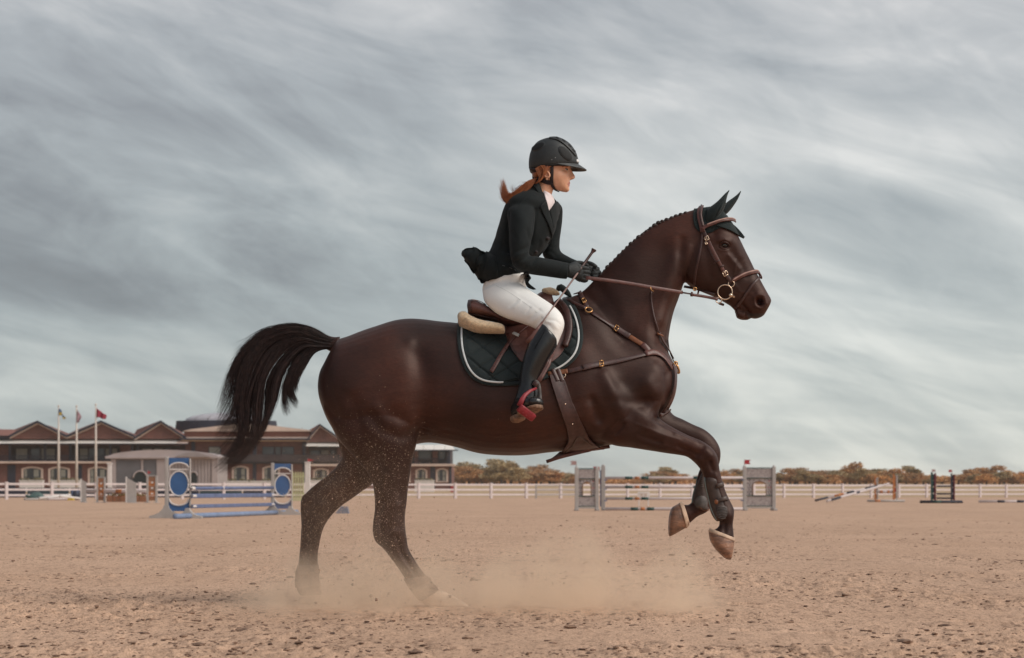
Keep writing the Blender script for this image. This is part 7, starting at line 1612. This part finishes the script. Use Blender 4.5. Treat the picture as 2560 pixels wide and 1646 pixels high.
obj('boot_piping', strap(BT, [(1354, 812), (1366, 832), (1380, 845), (1394, 853)], .004, .003, .0, 3), HELD, nb3)
obj('boot_seam', strap(BT, [(1352, 816), (1330, 850), (1314, 890), (1304, 925), (1299, 955)], .003, .0015, .0, 4), HELD, nb3)
obj('lace', strap(BT, [z2(640, 1250), z2(600, 1270), z2(570, 1310), z2(560, 1345)], .004, .003, .0, 3), HARN, nb3)
# gloves: palm, four bent fingers, thumb --------------------------------------
def hand(near):
    g = []
    if near:
        g.append(loft([((1416, 664), (1415, 692), .030, -.170), ((1426, 658), (1425, 696), .031, -.165), ((1438, 656), (1438, 699), .033, -.155), ((1450, 660), (1449, 702), .030, -.148), ((1458, 666), (1456, 702), .022, -.142)], 3, 20))
        for k, (x0, y0, ln) in enumerate(((1455, 669, 15), (1457, 678.5, 16), (1457, 688, 15), (1454, 697, 12))):
            Yk = 9.848+.004*k
            g.append(tube([P(x0-8, y0, Yk), P(x0+2, y0+.5, Yk-.004), P(x0+ln*.72, y0+2.5, Yk+.006), P(x0+ln, y0+4, Yk+.028), P(x0+ln*.55, y0+6, Yk+.048), P(x0-2, y0+5, Yk+.050)], [.0105, .0110, .0100, .0092, .0088, .0075], 12, 4))
        g.append(tube([P(1430, 664, 9.865), P(1443, 658, 9.885), P(1457, 659, 9.895), P(1470, 665, 9.895)], [.0125, .0115, .0100, .0078], 12, 4))
    else:
        g.append(loft([((1448, 662), (1444, 683), .026, .065), ((1460, 660), (1457, 689), .027, .055), ((1472, 661), (1470, 694), .027, .045), ((1480, 664), (1478, 695), .021, .040)], 3, 20))
        for k, (x0, y0, ln) in enumerate(((1478, 668, 17), (1480, 676.5, 19), (1480, 685, 17), (1477, 692.5, 14))):
            Yk = 10.048-.003*k
            g.append(tube([P(x0-8, y0, Yk), P(x0+4, y0+1, Yk+.004), P(x0+ln*.8, y0+3, Yk-.006), P(x0+ln*1.0, y0+5, Yk-.030), P(x0+ln*.55, y0+7, Yk-.046), P(x0+1, y0+6.5, Yk-.048)], [.0102, .0106, .0096, .0088, .0084, .0072], 12, 4))
        g.append(tube([P(1456, 662, 10.03), P(1468, 658, 10.01), P(1481, 661, 9.995), P(1492, 668, 9.99)], [.0120, .0110, .0096, .0078], 12, 4))
    co_, fi_ = remesh(g, .0024, 2, .4)
    o = obj('glove', (co_, fi_), GLOV, rd); return o, bvh_of(co_, fi_)
g1, GB1 = hand(True); g2, GB2 = hand(False)
obj('glove_strap', strap(GB1, [(1424, 660), (1424, 676), (1423, 696)], .012, .003, .0, 3), GLOV, g1)
obj('glove_seam', strap(GB1, [(1427, 684), (1436, 690), (1446, 686), (1452, 676), (1446, 664)], .0022, .0015, .0, 3), HELD, g1)
obj('glove_seam', strap(GB2, [(1460, 664), (1474, 668), (1486, 676), (1496, 688)], .0030, .0015, .0, 3), VIS, g2)
# whip --------------------------------------------------------------------------
wh = thing('riding_whip', P(1440, 690, 9.83), 'thin brown riding whip with flared knob held in the gloved right hand', 'riding whip')
h0, h1, h2, h3, h4 = P(1483.5, 627, 9.88), P(1463, 656, 9.855), P(1434, 697, 9.80), P(1354, 808.6, 9.575), P(1342, 825, 9.56)
obj('knob', tube([h0+Vector((.0045, 0, .007)), h0+Vector((.004, 0, .006)), h0, h0+(h1-h0)*.12, h0+(h1-h0)*.22], [.004, .0125, .011, .0075, .0065], 14, 2), LEAD, wh)
obj('grip', tube([h0, h1, h2.lerp(h1, .4)], [.0065, .0065, .006], 10, 3), LEAD, wh)
obj('shaft', tube([h1, h2, h2.lerp(h3, .5), h3], [.0048, .0044, .0036, .0030], 8, 3), mat('whip_shaft', (.26, .16, .14), .45), wh)
obj('tongue', strip([h3.lerp(h4, -.2), h4, P(1330, 842, 9.555), P(1316, 857, 9.55)], [Vector((0, -1, 0))]*4, .014, .004, lambda t: .6+.9*t), LEA, wh)
# ================================================================== DUST
GRAIN = mat('flying_sand', (.62, .42, .30), .9, .3, 50)
r_ = np.random.default_rng(3)
def octa(c, s, r__):
    q = r__.normal(0, 1, (3, 3)); u = q[0]/np.linalg.norm(q[0]); v = np.cross(u, q[1]); v /= np.linalg.norm(v); w = np.cross(u, v); c = np.array(c); k = r__.uniform(.5, 1.3, 3)*s
    return [tuple(c+u*k[0]), tuple(c-u*k[0]), tuple(c+v*k[1]), tuple(c-v*k[1]), tuple(c+w*k[2]), tuple(c-w*k[2])]
OF = [(0, 2, 4), (2, 1, 4), (1, 3, 4), (3, 0, 4), (2, 0, 5), (1, 2, 5), (3, 1, 5), (0, 3, 5)]
def cloud(name, blobs, label, m):
    V = []; F = []
    for cx, cy, sx, sy, n, ymu, ysd, smin, smax in blobs:
        for k in range(n):
            px_, py = r_.normal(cx, sx), r_.normal(cy, sy); y = ymu+abs(r_.normal(0, ysd))*(-1 if r_.random() < .8 else 1); p = P(px_, py, y)
            if p.z < .004: continue
            s = smin+(smax-smin)*r_.random()**5; n0 = len(V); V += octa(p, s, r_); F += [(a+n0, b+n0, c+n0) for a, b, c in OF]
    o = obj(name, (V, F), m, smooth=False); o['kind'] = 'stuff'; o['label'] = label
DARKG = mat('flying_clods', (.22, .14, .10), .9, .3, 50)
cloud('flying_sand', [(880, 1290, 75, 100, 9000, 9.68, .10, .0004, .0011), (870, 1250, 60, 70, 4200, 9.70, .14, .0006, .0023), (790, 1360, 34, 80, 2600, 9.95, .12, .0006, .0022), (970, 1300, 40, 100, 3000, 9.72, .08, .0006, .0021), (930, 1150, 80, 60, 900, 9.60, .06, .0007, .0024), (1040, 1120, 110, 40, 260, 9.58, .06, .0006, .0018),
                      (900, 1400, 120, 70, 700, 9.7, .3, .0010, .0050), (1120, 1360, 110, 60, 160, 9.8, .3, .0010, .0042), (1400, 1440, 180, 40, 160, 9.8, .3, .0008, .0035), (1010, 1430, 60, 40, 600, 9.75, .08, .0008, .003)],
      'fine pale grains of sand thrown up round the hind legs', GRAIN)
cloud('flying_clods', [(1150, 1490, 280, 26, 60, 9.9, .4, .002, .010), (900, 1500, 90, 24, 30, 9.9, .3, .002, .010), (1400, 1480, 160, 30, 45, 9.9, .3, .002, .010)], 'darker clods of sand kicked into the air low over the ground', DARKG)
# dust hanging low over the sand: soft plumes of thin volume
def dust_mat():
    m = bpy.data.materials.new('dust_haze'); m.use_nodes = True; t = m.node_tree; t.nodes.clear(); k = t.links.new
    out = t.nodes.new('ShaderNodeOutputMaterial'); pv_ = t.nodes.new('ShaderNodeVolumePrincipled'); k(pv_.outputs[0], out.inputs['Volume'])
    pv_.inputs['Color'].default_value = (.99, .83, .66, 1); pv_.inputs['Anisotropy'].default_value = .1
    tcn = t.nodes.new('ShaderNodeTexCoord'); sp_ = t.nodes.new('ShaderNodeSeparateXYZ'); k(tcn.outputs['Object'], sp_.inputs[0])
    def mth(op, a, b=None, c=None, clamp=False):
        n = t.nodes.new('ShaderNodeMath'); n.operation = op; n.use_clamp = clamp
        for i, v in enumerate((a, b, c)):
            if v is None: continue
            if isinstance(v, (int, float)): n.inputs[i].default_value = v
            else: k(v, n.inputs[i])
        return n.outputs[0]
    n1 = t.nodes.new('ShaderNodeTexNoise'); n1.inputs['Scale'].default_value = 6.5; n1.inputs['Detail'].default_value = 4; n1.inputs['Roughness'].default_value = .6; n1.inputs['Distortion'].default_value = .6; k(tcn.outputs['Object'], n1.inputs['Vector'])
    n2 = t.nodes.new('ShaderNodeTexNoise'); n2.inputs['Scale'].default_value = 1.7; n2.inputs['Detail'].default_value = 2; k(tcn.outputs['Object'], n2.inputs['Vector'])
    X, Y, Z = sp_.outputs
    # height fade, edge fade, plume shape
    top = mth('MULTIPLY_ADD', n2.outputs['Fac'], .42, -.12)
    for cx_, w_, h_ in ((-.80, .17, .20), (-.48, .16, .26), (-.20, .13, .20), (.10, .16, .14), (.42, .22, .30), (.88, .10, .22)):
        q = mth('DIVIDE', mth('SUBTRACT', X, cx_), w_); top = mth('ADD', top, mth('MULTIPLY', mth('EXPONENT', mth('MULTIPLY', mth('MULTIPLY', q, q), -1.0)), h_))
    hf = mth('SUBTRACT', 1.0, mth('DIVIDE', Z, mth('MAXIMUM', top, .02)), clamp=True)
    ex = mth('MULTIPLY', mth('SUBTRACT', 1.20, mth('ABSOLUTE', X)), 3.0, clamp=True)
    ey = mth('POWER', mth('MULTIPLY', mth('SUBTRACT', 1.40, mth('ABSOLUTE', mth('ADD', Y, mth('MULTIPLY_ADD', n2.outputs['Fac'], .7, -.35)))), 0.75, clamp=True), 1.8)
    den = mth('MULTIPLY', mth('MULTIPLY', hf, ex), mth('MULTIPLY', ey, mth('MULTIPLY', mth('SUBTRACT', n1.outputs['Fac'], .42), 6.0, clamp=True)))
    q = mth('DIVIDE', mth('SUBTRACT', X, -.55), .42)
    veil = mth('MULTIPLY', mth('MULTIPLY', mth('EXPONENT', mth('MULTIPLY', mth('MULTIPLY', q, q), -1.0)), mth('SUBTRACT', 1.0, mth('DIVIDE', Z, .85), clamp=True)), mth('MULTIPLY', ey, mth('MULTIPLY', mth('SUBTRACT', n1.outputs['Fac'], .34), 3.0, clamp=True)))
    den = mth('ADD', den, mth('MULTIPLY', veil, .07))
    k(mth('MULTIPLY', den, 5.6), pv_.inputs['Density']); return m
x0, x1 = at_px(560, 10), at_px(1850, 10)
o = obj('dust_cloud', box(-(x1-x0)/2, (x1-x0)/2, -1.45, 1.45, .012, .90), dust_mat(), smooth=False); o.location = ((x0+x1)/2, 9.65, 0); o['kind'] = 'stuff'; o['label'] = 'low cloud of sandy dust rolling along under the horse'
